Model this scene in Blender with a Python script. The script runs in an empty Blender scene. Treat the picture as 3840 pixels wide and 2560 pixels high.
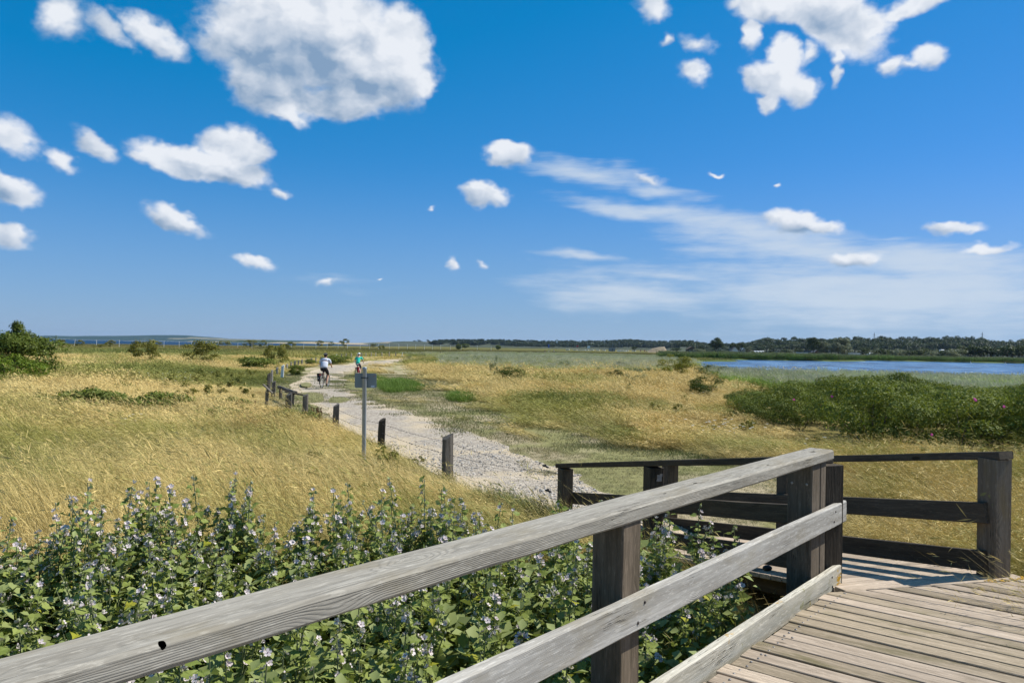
import bpy, bmesh, math, random
import numpy as np
from mathutils import Vector, Matrix, Euler

SC = bpy.context.scene
COL = SC.collection
R = math.radians

# ------------------------------------------------------------------ camera
CAM_H = 2.30                       # eye above the meadow; the deck lies 0.6 m above it
F_PX = 2941.0                      # focal length in pixels of the 3840 px frame
cam_data = bpy.data.cameras.new("camera")
cam_data.sensor_width = 36.0
cam_data.lens = F_PX / 3840 * 36.0
cam_data.clip_start = 0.05
cam_data.clip_end = 40000
cam = bpy.data.objects.new("camera", cam_data)
COL.objects.link(cam)
CAM_R = Matrix.Rotation(R(90.386), 3, 'X') @ Matrix.Rotation(R(1.0), 3, 'Z')
cam.matrix_world = Matrix.Translation((0, 0, CAM_H)) @ CAM_R.to_4x4()
SC.camera = cam

# ------------------------------------------------------------------ sun, exposure
SUN_EL = R(50.0)
SUN_DIR = Vector((0.960 * math.cos(SUN_EL), 0.280 * math.cos(SUN_EL), math.sin(SUN_EL)))
SKY_STRENGTH = 0.075
SUN_STRENGTH = 4.8
sd = bpy.data.lights.new("sun", 'SUN')
sd.energy = SUN_STRENGTH
sd.angle = R(0.53)
sd.color = (1.0, 0.955, 0.88)
sun = bpy.data.objects.new("sun", sd)
COL.objects.link(sun)
sun.rotation_euler = SUN_DIR.to_track_quat('Z', 'Y').to_euler()
sun.location = (20, 5, 30)
SC.view_settings.view_transform = 'Standard'
SC.view_settings.look = 'None'
SC.view_settings.exposure = 0.5
SC.view_settings.gamma = 1.0
SC.view_settings.use_curve_mapping = False
SC.render.engine = 'CYCLES'
SC.cycles.max_bounces = 6
SC.cycles.diffuse_bounces = 3
SC.cycles.transmission_bounces = 4
SC.cycles.transparent_max_bounces = 8
SC.cycles.volume_bounces = 0
SC.cycles.use_denoising = True
SC.cycles.denoiser = 'OPENIMAGEDENOISE'
SC.cycles.denoising_input_passes = 'RGB_ALBEDO_NORMAL'
SC.cycles.denoising_prefilter = 'ACCURATE'
SC.cycles.caustics_reflective = False
SC.cycles.caustics_refractive = False


# ------------------------------------------------------------------ survey helpers
def ray(px, py):
    v = Vector(((px - 1920) / F_PX, -(py - 1280) / F_PX, -1.0))
    return (CAM_R @ v)


def gp(px, py, z=0.0):
    """point at height z seen at a pixel of the photograph"""
    d = ray(px, py)
    t = (z - CAM_H) / d.z
    return Vector((d.x * t, d.y * t, z))


def at_dist(px, dist, z=0.0, py=1290):
    """point at a pixel column and a distance along y"""
    d = ray(px, py)
    return Vector((d.x / d.y * dist, dist, z))


def z_at(px, py, dist):
    d = ray(px, py)
    return CAM_H + d.z / d.y * dist


# ------------------------------------------------------------------ node helper
class NT:
    def __init__(self, tree):
        self.t = tree
        self.k = 0

    def n(self, kind, ins=None, out=0, **props):
        nd = self.t.nodes.new(kind)
        nd.location = ((self.k % 40) * 180, -(self.k // 40) * 260)
        self.k += 1
        for a, b in props.items():
            setattr(nd, a, b)
        for key, val in (ins or {}).items():
            s = nd.inputs[key]
            if isinstance(val, bpy.types.NodeSocket):
                self.t.links.new(val, s)
            elif isinstance(val, bpy.types.Node):
                self.t.links.new(val.outputs[0], s)
            else:
                s.default_value = val
        return nd

    def m(self, op, a, b=None, c=None, clamp=False):
        ins = {0: a}
        if b is not None:
            ins[1] = b
        if c is not None:
            ins[2] = c
        return self.n('ShaderNodeMath', ins, operation=op, use_clamp=clamp).outputs[0]

    def vm(self, op, a, b=None):
        ins = {0: a}
        if b is not None:
            ins[1] = b
        nd = self.n('ShaderNodeVectorMath', ins, operation=op)
        return nd.outputs['Value'] if op in ('LENGTH', 'DOT_PRODUCT', 'DISTANCE') else nd.outputs[0]

    def noise(self, vec, scale, detail=4, rough=0.55, lac=2.0, out='Fac', dist=0.0):
        nd = self.n('ShaderNodeTexNoise', {'Vector': vec, 'Scale': scale, 'Detail': detail,
                                           'Roughness': rough, 'Lacunarity': lac, 'Distortion': dist})
        return nd.outputs[out]

    def smooth(self, x, lo, hi, a=0.0, b=1.0):
        nd = self.n('ShaderNodeMapRange', {'Value': x, 'From Min': lo, 'From Max': hi, 'To Min': a, 'To Max': b},
                    interpolation_type='SMOOTHSTEP')
        return nd.outputs[0]

    def lin(self, x, lo, hi, a=0.0, b=1.0):
        return self.n('ShaderNodeMapRange', {'Value': x, 'From Min': lo, 'From Max': hi, 'To Min': a, 'To Max': b}).outputs[0]

    def mix(self, f, a, b, blend='MIX'):
        nd = self.n('ShaderNodeMix', None, data_type='RGBA', blend_type=blend)
        for i, v in ((0, f), (6, a), (7, b)):
            s = nd.inputs[i]
            if isinstance(v, bpy.types.NodeSocket):
                self.t.links.new(v, s)
            elif i == 0:
                s.default_value = v
            else:
                s.default_value = tuple(v)[:3] + (1.0,)
        return nd.outputs[2]

    def mapping(self, vec, loc=(0, 0, 0), rot=(0, 0, 0), scale=(1, 1, 1), kind='POINT'):
        return self.n('ShaderNodeMapping', {'Vector': vec, 'Location': loc, 'Rotation': rot, 'Scale': scale},
                      vector_type=kind).outputs[0]

    def sep(self, v):
        return self.n('ShaderNodeSeparateXYZ', {0: v}).outputs

    def comb(self, x, y, z):
        return self.n('ShaderNodeCombineXYZ', {0: x, 1: y, 2: z}).outputs[0]


# ------------------------------------------------------------------ world: Nishita sky and clouds
world = bpy.data.worlds.new("World")
SC.world = world
world.use_nodes = True
wt = world.node_tree
wt.nodes.clear()
W = NT(wt)
sky = W.n('ShaderNodeTexSky', None, sky_type='NISHITA')
sky.sun_disc = False
sky.sun_elevation = SUN_EL
sky.sun_rotation = math.atan2(SUN_DIR.x, SUN_DIR.y)
sky.altitude = 0
sky.air_density = 1.0
sky.dust_density = 0.0
sky.ozone_density = 6.0
tc = W.n('ShaderNodeTexCoord')
DIR = tc.outputs['Generated']
dx, dy, dz = W.sep(DIR)[0:3]
az = W.m('ARCTAN2', dx, dy)
el = W.m('ARCSINE', dz)
P0 = W.comb(az, el, 1.0)


def azel(px, py):
    d = ray(px, py).normalized()
    return math.atan2(d.x, d.y), math.asin(d.z)


# cumulus: (cx, cy, rx, ry, tilt degrees, weight)
CUMULUS = [
    (1150, 130, 430, 225, 0, 1.3), (1400, 270, 260, 165, 0, 1.25), (1010, 300, 215, 150, -25, 1.15), (1500, 180, 140, 170, 0, 1.2),
    (1060, 415, 120, 52, -22, .9), (850, 160, 125, 105, 0, .75), (1250, 390, 240, 80, 0, 1.0), (1570, 310, 80, 80, 0, .9),
    (890, 560, 165, 88, 0, 1.2), (690, 605, 205, 68, -6, 1.1), (860, 650, 190, 55, -4, 1.0), (560, 585, 80, 40, -20, .8),
    (40, 510, 115, 80, -25, .62), (350, 552, 95, 50, -25, .75), (235, 602, 85, 32, -20, .6), (40, 705, 105, 62, -20, .9),
    (35, 880, 90, 50, -15, .9), (575, 130, 165, 62, -25, .75), (410, 100, 120, 50, -25, .55), (225, 65, 105, 90, 30, .55),
    (650, 825, 140, 45, -20, .85), (960, 990, 110, 34, -15, .75), (1230, 1050, 65, 22, 15, .5), (1050, 720, 52, 22, -10, .55),
    (1905, 582, 120, 55, -3, 1.0), (1815, 730, 108, 56, -4, 1.05), (1695, 990, 40, 34, 0, .6), (1810, 990, 28, 22, -30, .45), (1418, 1040, 22, 9, 0, .5),
    (1610, 780, 30, 16, 15, .45),
    (3130, 70, 235, 125, -38, 1.15), (2890, 20, 160, 62, 0, .9), (3260, 100, 110, 62, 0, .85), (2820, 110, 40, 90, 0, .65), (2990, 30, 150, 70, 0, .95),
    (2945, 210, 75, 85, 20, .85), (2920, 300, 140, 82, -15, .95), (2880, 375, 70, 46, 0, .85), (2820, 290, 60, 65, 0, .8), (3000, 340, 80, 70, 0, .8),
    (3030, 195, 60, 42, 30, .55), (3140, 215, 44, 44, 0, .6), (3142, 285, 26, 62, 0, .6),
    (3480, 212, 66, 48, -10, .85), (3345, 255, 66, 42, 20, .7), (3420, 235, 70, 22, 15, .5), (2600, 268, 72, 46, -25, .62), (2610, 165, 90, 40, -20, .42),
    (2500, 150, 35, 30, 0, .5), (2440, 18, 95, 55, -30, .7), (3430, 20, 190, 45, 12, .8), (2760, 20, 60, 30, 0, .5),
    (2970, 830, 130, 52, -5, 1.0), (3060, 850, 120, 34, -3, .8), (3200, 968, 110, 32, 0, .9), (3575, 860, 105, 30, 0, .9),
    (3700, 930, 95, 20, 3, .7), (2690, 655, 32, 14, -10, .6), (2918, 692, 22, 12, 0, .5), (2440, 675, 90, 30, -25, .5),
]
SHADE = [  # thick, unlit undersides
    (1130, 250, 330, 165, -6, 1.2), (1330, 350, 250, 95, -8, 1.0), (1020, 190, 150, 90, 0, .9), (1250, 175, 190, 70, 0, .8), (1000, 360, 120, 90, -20, .9),
    (960, 625, 130, 50, 5, 1.0), (800, 655, 150, 26, -6, .7), (690, 620, 110, 20, 0, .45), (45, 730, 80, 32, -15, .5), (40, 905, 70, 26, -10, .5),
    (640, 845, 110, 18, -18, .4), (1820, 760, 80, 20, 0, .35), (1910, 615, 80, 16, 0, .35), (2990, 860, 120, 18, 0, .4), (3180, 992, 90, 14, 0, .45), (3130, 110, 90, 50, -30, .25),
]
CIRRUS = [
    (2190, 640, 330, 55, -8, .8), (2460, 700, 220, 40, -12, .8), (2420, 790, 420, 52, -9, .85), (2800, 870, 560, 80, -11, 1.0),
    (3000, 940, 560, 90, -8, .9), (3480, 1000, 520, 110, -6, 1.0), (2190, 975, 260, 26, -7, .75), (2500, 1035, 560, 50, -3, .55),
    (2350, 1110, 480, 95, -6, .85), (3300, 1110, 950, 170, -2, 1.0), (1230, 1060, 200, 30, 0, .25), (3350, 888, 190, 14, 0, .5),
]


def field(W, P, blobs, side=False):
    """how deep inside the nearest cloud body a direction lies; side: also which flank it is on (+ towards the sun)"""
    acc = sl = sw = None
    for k_, (cx, cy, rx, ry, tilt, w) in enumerate(blobs):
        if acc is not None and k_ % 6 == 0:
            # a numerically idle link keeps the shader evaluating the bodies in turn
            P = W.vm('ADD', P, W.m('MULTIPLY', acc, 1e-12))
        a, e = azel(cx, cy)
        c_, s_ = math.cos(R(tilt)), math.sin(R(tilt))
        rx, ry = rx / F_PX, ry / F_PX
        u = W.vm('DOT_PRODUCT', P, (c_ / rx, s_ / rx, -(a * c_ + e * s_) / rx))
        v = W.vm('DOT_PRODUCT', P, (-s_ / ry, c_ / ry, (a * s_ - e * c_) / ry))
        ln = W.m('SQRT', W.m('MULTIPLY_ADD', u, u, W.m('MULTIPLY', v, v)))
        m = W.m('MULTIPLY_ADD', ln, -w, w)
        acc = m if acc is None else W.n('ShaderNodeMath', {0: acc, 1: m, 2: 0.10}, operation='SMOOTH_MAX').outputs[0]
        if side:
            # lit flank: up and to the right within this body
            l = W.m('MULTIPLY_ADD', u, .45, W.m('MULTIPLY', v, .80))
            mp = W.m('MAXIMUM', W.m('ADD', m, .12), 0.0)
            sl = W.m('MULTIPLY', l, mp) if sl is None else W.m('MULTIPLY_ADD', l, mp, sl)
            sw = mp if sw is None else W.m('ADD', sw, mp)
    if side:
        return acc, W.m('DIVIDE', sl, W.m('ADD', sw, .02))
    return acc


def warped(W, P, s, amp, seed):
    q = W.mapping(P, loc=(seed, seed * .7, seed * 1.3), scale=(s, s * 1.35, 1))
    c = W.n('ShaderNodeTexNoise', {'Vector': q, 'Scale': 1.0, 'Detail': 3, 'Roughness': .6}).outputs['Color']
    c = W.vm('SUBTRACT', c, (0.5, 0.5, 0.5))
    c = W.n('ShaderNodeVectorMath', {0: c, 'Scale': amp}, operation='SCALE').outputs[0]
    c = W.vm('MULTIPLY', c, (1, .8, 0))
    return W.vm('ADD', P, c)


Pw = warped(W, P0, 22.0, 0.035, 3.1)


def cumulus_density(P, Pn):
    f, flank = field(W, P, CUMULUS, True)
    q = W.mapping(Pn, loc=(5.2, 1.1, 2.0), scale=(26, 34, 1))
    n1 = W.noise(q, 1.0, 8, .60)
    # rounded heads: the hollow side of a folded noise
    fold = W.m('ABSOLUTE', W.m('MULTIPLY_ADD', W.noise(W.mapping(Pn, loc=(1.2, 8.1, 3.0), scale=(44, 52, 1)), 1.0, 2, .5), 2.0, -1.0))
    nn = W.m('ADD', W.m('MULTIPLY_ADD', n1, 1.9, -0.98), W.m('MULTIPLY_ADD', fold, -.45, .10))
    return W.m('ADD', f, W.m('MULTIPLY', nn, .40)), f, n1, flank


dens, core, n1, flank = cumulus_density(Pw, P0)
def billow(P):
    q = W.mapping(P, loc=(2.2, 4.1, 7.0), scale=(17, 23, 1))
    return W.noise(q, 1.0, 4, .52)


# small billows catch the sun from the upper right
relief = W.m('MULTIPLY', W.m('SUBTRACT', billow(Pw), billow(W.vm('ADD', Pw, (0.010, 0.014, 0)))), 1.7)
fs = field(W, warped(W, P0, 14.0, 0.030, 1.7), SHADE)
a_cu = W.m('MULTIPLY', W.smooth(dens, 0.03, 0.47), W.smooth(core, -.08, .42, .35, 1.0))
# cirrus veils
Pc = warped(W, P0, 9.0, 0.05, 8.7)
fc = field(W, Pc, CIRRUS)
qs = W.mapping(P0, loc=(1.4, 9.2, 4.0), rot=(0, 0, R(9)), scale=(9, 60, 1))
st = W.noise(qs, 1.0, 7, .62)
dc = W.m('ADD', W.m('MULTIPLY', fc, .95), W.m('MULTIPLY_ADD', st, 1.3, -.72))
a_ci = W.m('MULTIPLY', W.smooth(dc, -0.12, 0.80), .84)
# unseen cloud added outside the frame, its cover raised to whiten the fill light
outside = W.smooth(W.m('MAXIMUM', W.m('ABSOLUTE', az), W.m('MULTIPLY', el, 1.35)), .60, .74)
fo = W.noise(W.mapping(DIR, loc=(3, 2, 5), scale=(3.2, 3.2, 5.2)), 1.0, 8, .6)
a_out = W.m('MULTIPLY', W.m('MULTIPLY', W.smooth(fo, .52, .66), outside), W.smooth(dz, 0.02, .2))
# cloud colour: white rims, blue-grey thick bases
dark = W.smooth(W.m('ADD', fs, W.m('MULTIPLY_ADD', n1, .7, -.35)), -.35, 1.0)
under = W.smooth(flank, -.60, .22, .46, 0.0)
shade = W.m('SUBTRACT', W.m('SUBTRACT', W.m('ADD', 1.0, relief), under), W.m('MULTIPLY', dark, .70), clamp=True)
ccol = W.mix(shade, (0.24, 0.36, 0.53), (0.86, 0.89, 0.94))
K = 1.0 / SKY_STRENGTH / 1.414
skyc = sky.outputs[0]
# the photograph's deep azure: less red and green scattered light than the model gives
S_ = 1.0 / SKY_STRENGTH
skyc = W.vm('MULTIPLY', skyc, (.66, .53, .84))
skyc = W.vm('ADD', skyc, (-.058 * S_, .064 * S_, .118 * S_))
skyc = W.vm('MAXIMUM', skyc, (.002 * S_, .01 * S_, .02 * S_))
hz = W.m('MULTIPLY', W.smooth(el, -.02, .24, 1, 0), W.smooth(az, -.7, .6, .50, .60))
skyc = W.mix(hz, skyc, (0.25 * K, 0.42 * K, 0.58 * K))
skyc = W.mix(a_ci, skyc, (0.62 * K, 0.71 * K, 0.82 * K))
cc = W.n('ShaderNodeVectorMath', {0: ccol, 'Scale': K}, operation='SCALE').outputs[0]
skyc = W.mix(W.m('MULTIPLY', a_cu, .96), skyc, cc)
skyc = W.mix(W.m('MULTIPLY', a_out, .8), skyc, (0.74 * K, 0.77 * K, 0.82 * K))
bg = W.n('ShaderNodeBackground', {'Color': skyc, 'Strength': SKY_STRENGTH})
wo = W.n('ShaderNodeOutputWorld', {'Surface': bg})
world.cycles.sampling_method = 'MANUAL'
world.cycles.sample_map_resolution = 512

# ------------------------------------------------------------------ object helpers
WM = {}


def tag(o, label=None, cat=None, group=None, kind=None):
    if label:
        o["label"] = label
    if cat:
        o["category"] = cat
    if group:
        o["group"] = group
    if kind:
        o["kind"] = kind
    return o


def link(o, parent=None, world=None):
    """world is the wanted world matrix (or None: identity / the parent's own place)"""
    COL.objects.link(o)
    if parent is not None:
        pm = WM[parent.name]
        w = world if world is not None else pm
        o.parent = parent
        o.matrix_basis = pm.inverted() @ w
    else:
        w = world if world is not None else Matrix.Identity(4)
        o.matrix_basis = w
    WM[o.name] = w.copy()
    return o


def empty(name, loc, label=None, cat=None, group=None, kind=None, rz=0.0):
    o = bpy.data.objects.new(name, None)
    o.empty_display_size = .2
    link(o, None, Matrix.Translation(loc) @ Matrix.Rotation(rz, 4, 'Z'))
    return tag(o, label, cat, group, kind)


def new_mesh(name, V, F, mats=(), attrs=None, smooth=False, cattr=None, midx=None):
    """V (n,3); F an (m,k) array or a list of index tuples"""
    me = bpy.data.meshes.new(name)
    V = np.asarray(V, dtype=np.float32).reshape(-1, 3)
    if isinstance(F, np.ndarray):
        m, k = F.shape
        me.vertices.add(len(V))
        me.vertices.foreach_set("co", V.ravel())
        me.loops.add(m * k)
        me.loops.foreach_set("vertex_index", F.astype(np.int32).ravel())
        me.polygons.add(m)
        me.polygons.foreach_set("loop_start", np.arange(0, m * k, k, dtype=np.int32))
        me.update(calc_edges=True)
    else:
        me.from_pydata([tuple(v) for v in V.tolist()], [], F)
    for a, arr in (attrs or {}).items():
        at = me.attributes.new(a, 'FLOAT', 'POINT')
        at.data.foreach_set("value", np.asarray(arr, dtype=np.float32).ravel())
    for a, arr in (cattr or {}).items():
        at = me.attributes.new(a, 'FLOAT_VECTOR', 'POINT')
        at.data.foreach_set("vector", np.asarray(arr, dtype=np.float32).ravel())
    for mt in mats:
        me.materials.append(mt)
    if midx is not None:
        me.polygons.foreach_set("material_index", np.asarray(midx, dtype=np.int32))
    if smooth:
        me.polygons.foreach_set("use_smooth", [True] * len(me.polygons))
    me.update()
    return me


def obj(name, me, parent=None, world=None, **kw):
    o = bpy.data.objects.new(name, me)
    link(o, parent, world)
    return tag(o, **kw)


def from_bm(name, bm, mats=(), smooth=False):
    me = bpy.data.meshes.new(name)
    bm.to_mesh(me)
    bm.free()
    for mt in mats:
        me.materials.append(mt)
    if smooth:
        me.polygons.foreach_set("use_smooth", [True] * len(me.polygons))
    return me


class MB:
    """collects simple solids into one mesh"""

    def __init__(self):
        self.V, self.F = [], []

    def add(self, V, F):
        b = len(self.V)
        self.V += [tuple(v) for v in V]
        self.F += [tuple(i + b for i in f) for f in F]
        return self

    def box(self, c, s, M=None):
        x, y, z = s[0] / 2, s[1] / 2, s[2] / 2
        P = [Vector(c) + Vector((i * x, j * y, k * z)) for k in (-1, 1) for j in (-1, 1) for i in (-1, 1)]
        if M is not None:
            P = [M @ p for p in P]
        return self.add(P, [(0, 2, 3, 1), (4, 5, 7, 6), (0, 1, 5, 4), (2, 6, 7, 3), (0, 4, 6, 2), (1, 3, 7, 5)])

    def tube(self, pts, rad, n=6, cap=True):
        pts = [Vector(p) for p in pts]
        if not hasattr(rad, '__len__'):
            rad = [rad] * len(pts)
        V, F = [], []
        ref = Vector((0.13, 0.27, 1)).normalized()
        for i, p in enumerate(pts):
            d = (pts[min(i + 1, len(pts) - 1)] - pts[max(i - 1, 0)]).normalized()
            if abs(d.dot(ref)) > .95:
                a = d.cross(Vector((1, 0, 0))).normalized()
            else:
                a = d.cross(ref).normalized()
            b = d.cross(a)
            for k in range(n):
                t = 2 * math.pi * k / n
                V.append(p + (a * math.cos(t) + b * math.sin(t)) * rad[i])
        for i in range(len(pts) - 1):
            for k in range(n):
                k2 = (k + 1) % n
                F.append((i * n + k, i * n + k2, (i + 1) * n + k2, (i + 1) * n + k))
        if cap:
            F.append(tuple(range(n - 1, -1, -1)))
            F.append(tuple((len(pts) - 1) * n + k for k in range(n)))
        return self.add(V, F)

    def ball(self, c, r, M=None, nu=8, nv=6):
        if not hasattr(r, '__len__'):
            r = (r, r, r)
        V, F = [], []
        for j in range(nv + 1):
            ph = math.pi * j / nv
            for i in range(nu):
                th = 2 * math.pi * i / nu
                V.append(Vector((c[0] + r[0] * math.sin(ph) * math.cos(th), c[1] + r[1] * math.sin(ph) * math.sin(th), c[2] + r[2] * math.cos(ph))))
        for j in range(nv):
            for i in range(nu):
                F.append((j * nu + i, (j + 1) * nu + i, (j + 1) * nu + (i + 1) % nu, j * nu + (i + 1) % nu))
        if M is not None:
            V = [M @ v for v in V]
        return self.add(V, F)

    def prism(self, poly, z0, z1, M=None):
        n = len(poly)
        V = [Vector((p[0], p[1], z0)) for p in poly] + [Vector((p[0], p[1], z1)) for p in poly]
        F = [tuple(range(n - 1, -1, -1)), tuple(range(n, 2 * n))] + [(i, (i + 1) % n, n + (i + 1) % n, n + i) for i in range(n)]
        if M is not None:
            V = [M @ v for v in V]
        return self.add(V, F)

    def lathe(self, prof, n=12, M=None):
        V, F = [], []
        for r_, z_ in prof:
            for k in range(n):
                t = 2 * math.pi * k / n
                V.append(Vector((r_ * math.cos(t), r_ * math.sin(t), z_)))
        for i in range(len(prof) - 1):
            for k in range(n):
                k2 = (k + 1) % n
                F.append((i * n + k, i * n + k2, (i + 1) * n + k2, (i + 1) * n + k))
        if M is not None:
            V = [M @ v for v in V]
        return self.add(V, F)

    def mesh(self, name, mat, smooth=False, bevel=0.0):
        me = bpy.data.meshes.new(name)
        me.from_pydata([tuple(v) for v in self.V], [], self.F)
        bm = bmesh.new()
        bm.from_mesh(me)
        bmesh.ops.recalc_face_normals(bm, faces=bm.faces)
        if bevel:
            bmesh.ops.bevel(bm, geom=list(bm.edges), offset=bevel, segments=1, affect='EDGES')
        bm.to_mesh(me)
        bm.free()
        me.materials.append(mat)
        if smooth:
            me.polygons.foreach_set("use_smooth", [True] * len(me.polygons))
        return me

    def obj(self, name, mat, parent=None, world=None, smooth=False, bevel=0.0, **kw):
        return obj(name, self.mesh(name, mat, smooth, bevel), parent, world, **kw)


def frame(origin, xdir, up=(0, 0, 1)):
    x = Vector(xdir).normalized()
    y = Vector(up).cross(x).normalized()
    z = x.cross(y)
    M = Matrix((x, y, z)).transposed().to_4x4()
    M.translation = Vector(origin)
    return M


# ------------------------------------------------------------------ numpy noise
def _hash(ix, iy, seed):
    h = (ix.astype(np.int64) * 374761393 + iy.astype(np.int64) * 668265263 + seed * 1442695041) & 0xFFFFFFFF
    h = ((h ^ (h >> 13)) * 1274126177) & 0xFFFFFFFF
    return ((h ^ (h >> 16)) & 0xFFFF) / 65535.0


def vnoise(x, y, seed=0):
    x = np.asarray(x, float); y = np.asarray(y, float)
    ix = np.floor(x); iy = np.floor(y)
    fx = x - ix; fy = y - iy
    fx = fx * fx * (3 - 2 * fx); fy = fy * fy * (3 - 2 * fy)
    a = _hash(ix, iy, seed); b = _hash(ix + 1, iy, seed); c = _hash(ix, iy + 1, seed); d = _hash(ix + 1, iy + 1, seed)
    return (a * (1 - fx) + b * fx) * (1 - fy) + (c * (1 - fx) + d * fx) * fy


def fbm(x, y, octs=4, seed=0):
    s = 0; a = .5; t = 0
    for o in range(octs):
        s = s + a * vnoise(np.asarray(x) * 2 ** o, np.asarray(y) * 2 ** o, seed + o * 17)
        t += a; a *= .5
    return s / t


def sstep(x, a, b):
    t = np.clip((np.asarray(x, float) - a) / (b - a), 0, 1)
    return t * t * (3 - 2 * t)


def inside(poly, x, y):
    x = np.asarray(x, float); y = np.asarray(y, float)
    c = np.zeros(x.shape, bool)
    n = len(poly)
    for i in range(n):
        x0, y0 = poly[i][0], poly[i][1]
        x1, y1 = poly[(i + 1) % n][0], poly[(i + 1) % n][1]
        if y0 == y1:
            continue
        k = ((y0 > y) != (y1 > y)) & (x < (x1 - x0) * (y - y0) / (y1 - y0) + x0)
        c ^= k
    return c


def poly_dist(pts, x, y, closed=False):
    x = np.asarray(x, float); y = np.asarray(y, float)
    best = np.full(x.shape, 1e9)
    n = len(pts)
    for i in range(n if closed else n - 1):
        ax, ay = pts[i][0], pts[i][1]
        bx, by = pts[(i + 1) % n][0], pts[(i + 1) % n][1]
        dx_, dy_ = bx - ax, by - ay
        t = np.clip(((x - ax) * dx_ + (y - ay) * dy_) / (dx_ * dx_ + dy_ * dy_ + 1e-9), 0, 1)
        best = np.minimum(best, np.hypot(x - ax - t * dx_, y - ay - t * dy_))
    return best

# ------------------------------------------------------------------ materials
def new_mat(name):
    m = bpy.data.materials.new(name)
    m.use_nodes = True
    m.node_tree.nodes.clear()
    return m, NT(m.node_tree)


def finish(N, col, rough=.8, bump=None, bump_d=.01, bump_s=1.0, spec=.3, metal=0.0, trans=None, alpha=None):
    ins = {'Base Color': col, 'Roughness': rough, 'Specular IOR Level': spec, 'Metallic': metal}
    if bump is not None:
        ins['Normal'] = N.n('ShaderNodeBump', {'Height': bump, 'Distance': bump_d, 'Strength': bump_s}).outputs[0]
    p = N.n('ShaderNodeBsdfPrincipled', ins)
    sh = p.outputs[0]
    if trans is not None:
        tcol, f = trans
        tr = N.n('ShaderNodeBsdfTranslucent', {'Color': tcol})
        sh = N.n('ShaderNodeMixShader', {0: f, 1: sh, 2: tr.outputs[0]}).outputs[0]
    N.n('ShaderNodeOutputMaterial', {'Surface': sh})


def c4(c):
    return (c[0], c[1], c[2], 1.0)


def flat(name, col, rough=.7, vary=.15, scale=8.0, spec=.3, metal=0.0):
    m, N = new_mat(name)
    o = N.n('ShaderNodeTexCoord').outputs['Object']
    f = N.noise(o, scale, 5, .6)
    c = N.mix(N.lin(f, .3, .7), [v * (1 - vary) for v in col], [min(1, v * (1 + vary)) for v in col])
    finish(N, c, rough, spec=spec, metal=metal)
    return m


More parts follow.
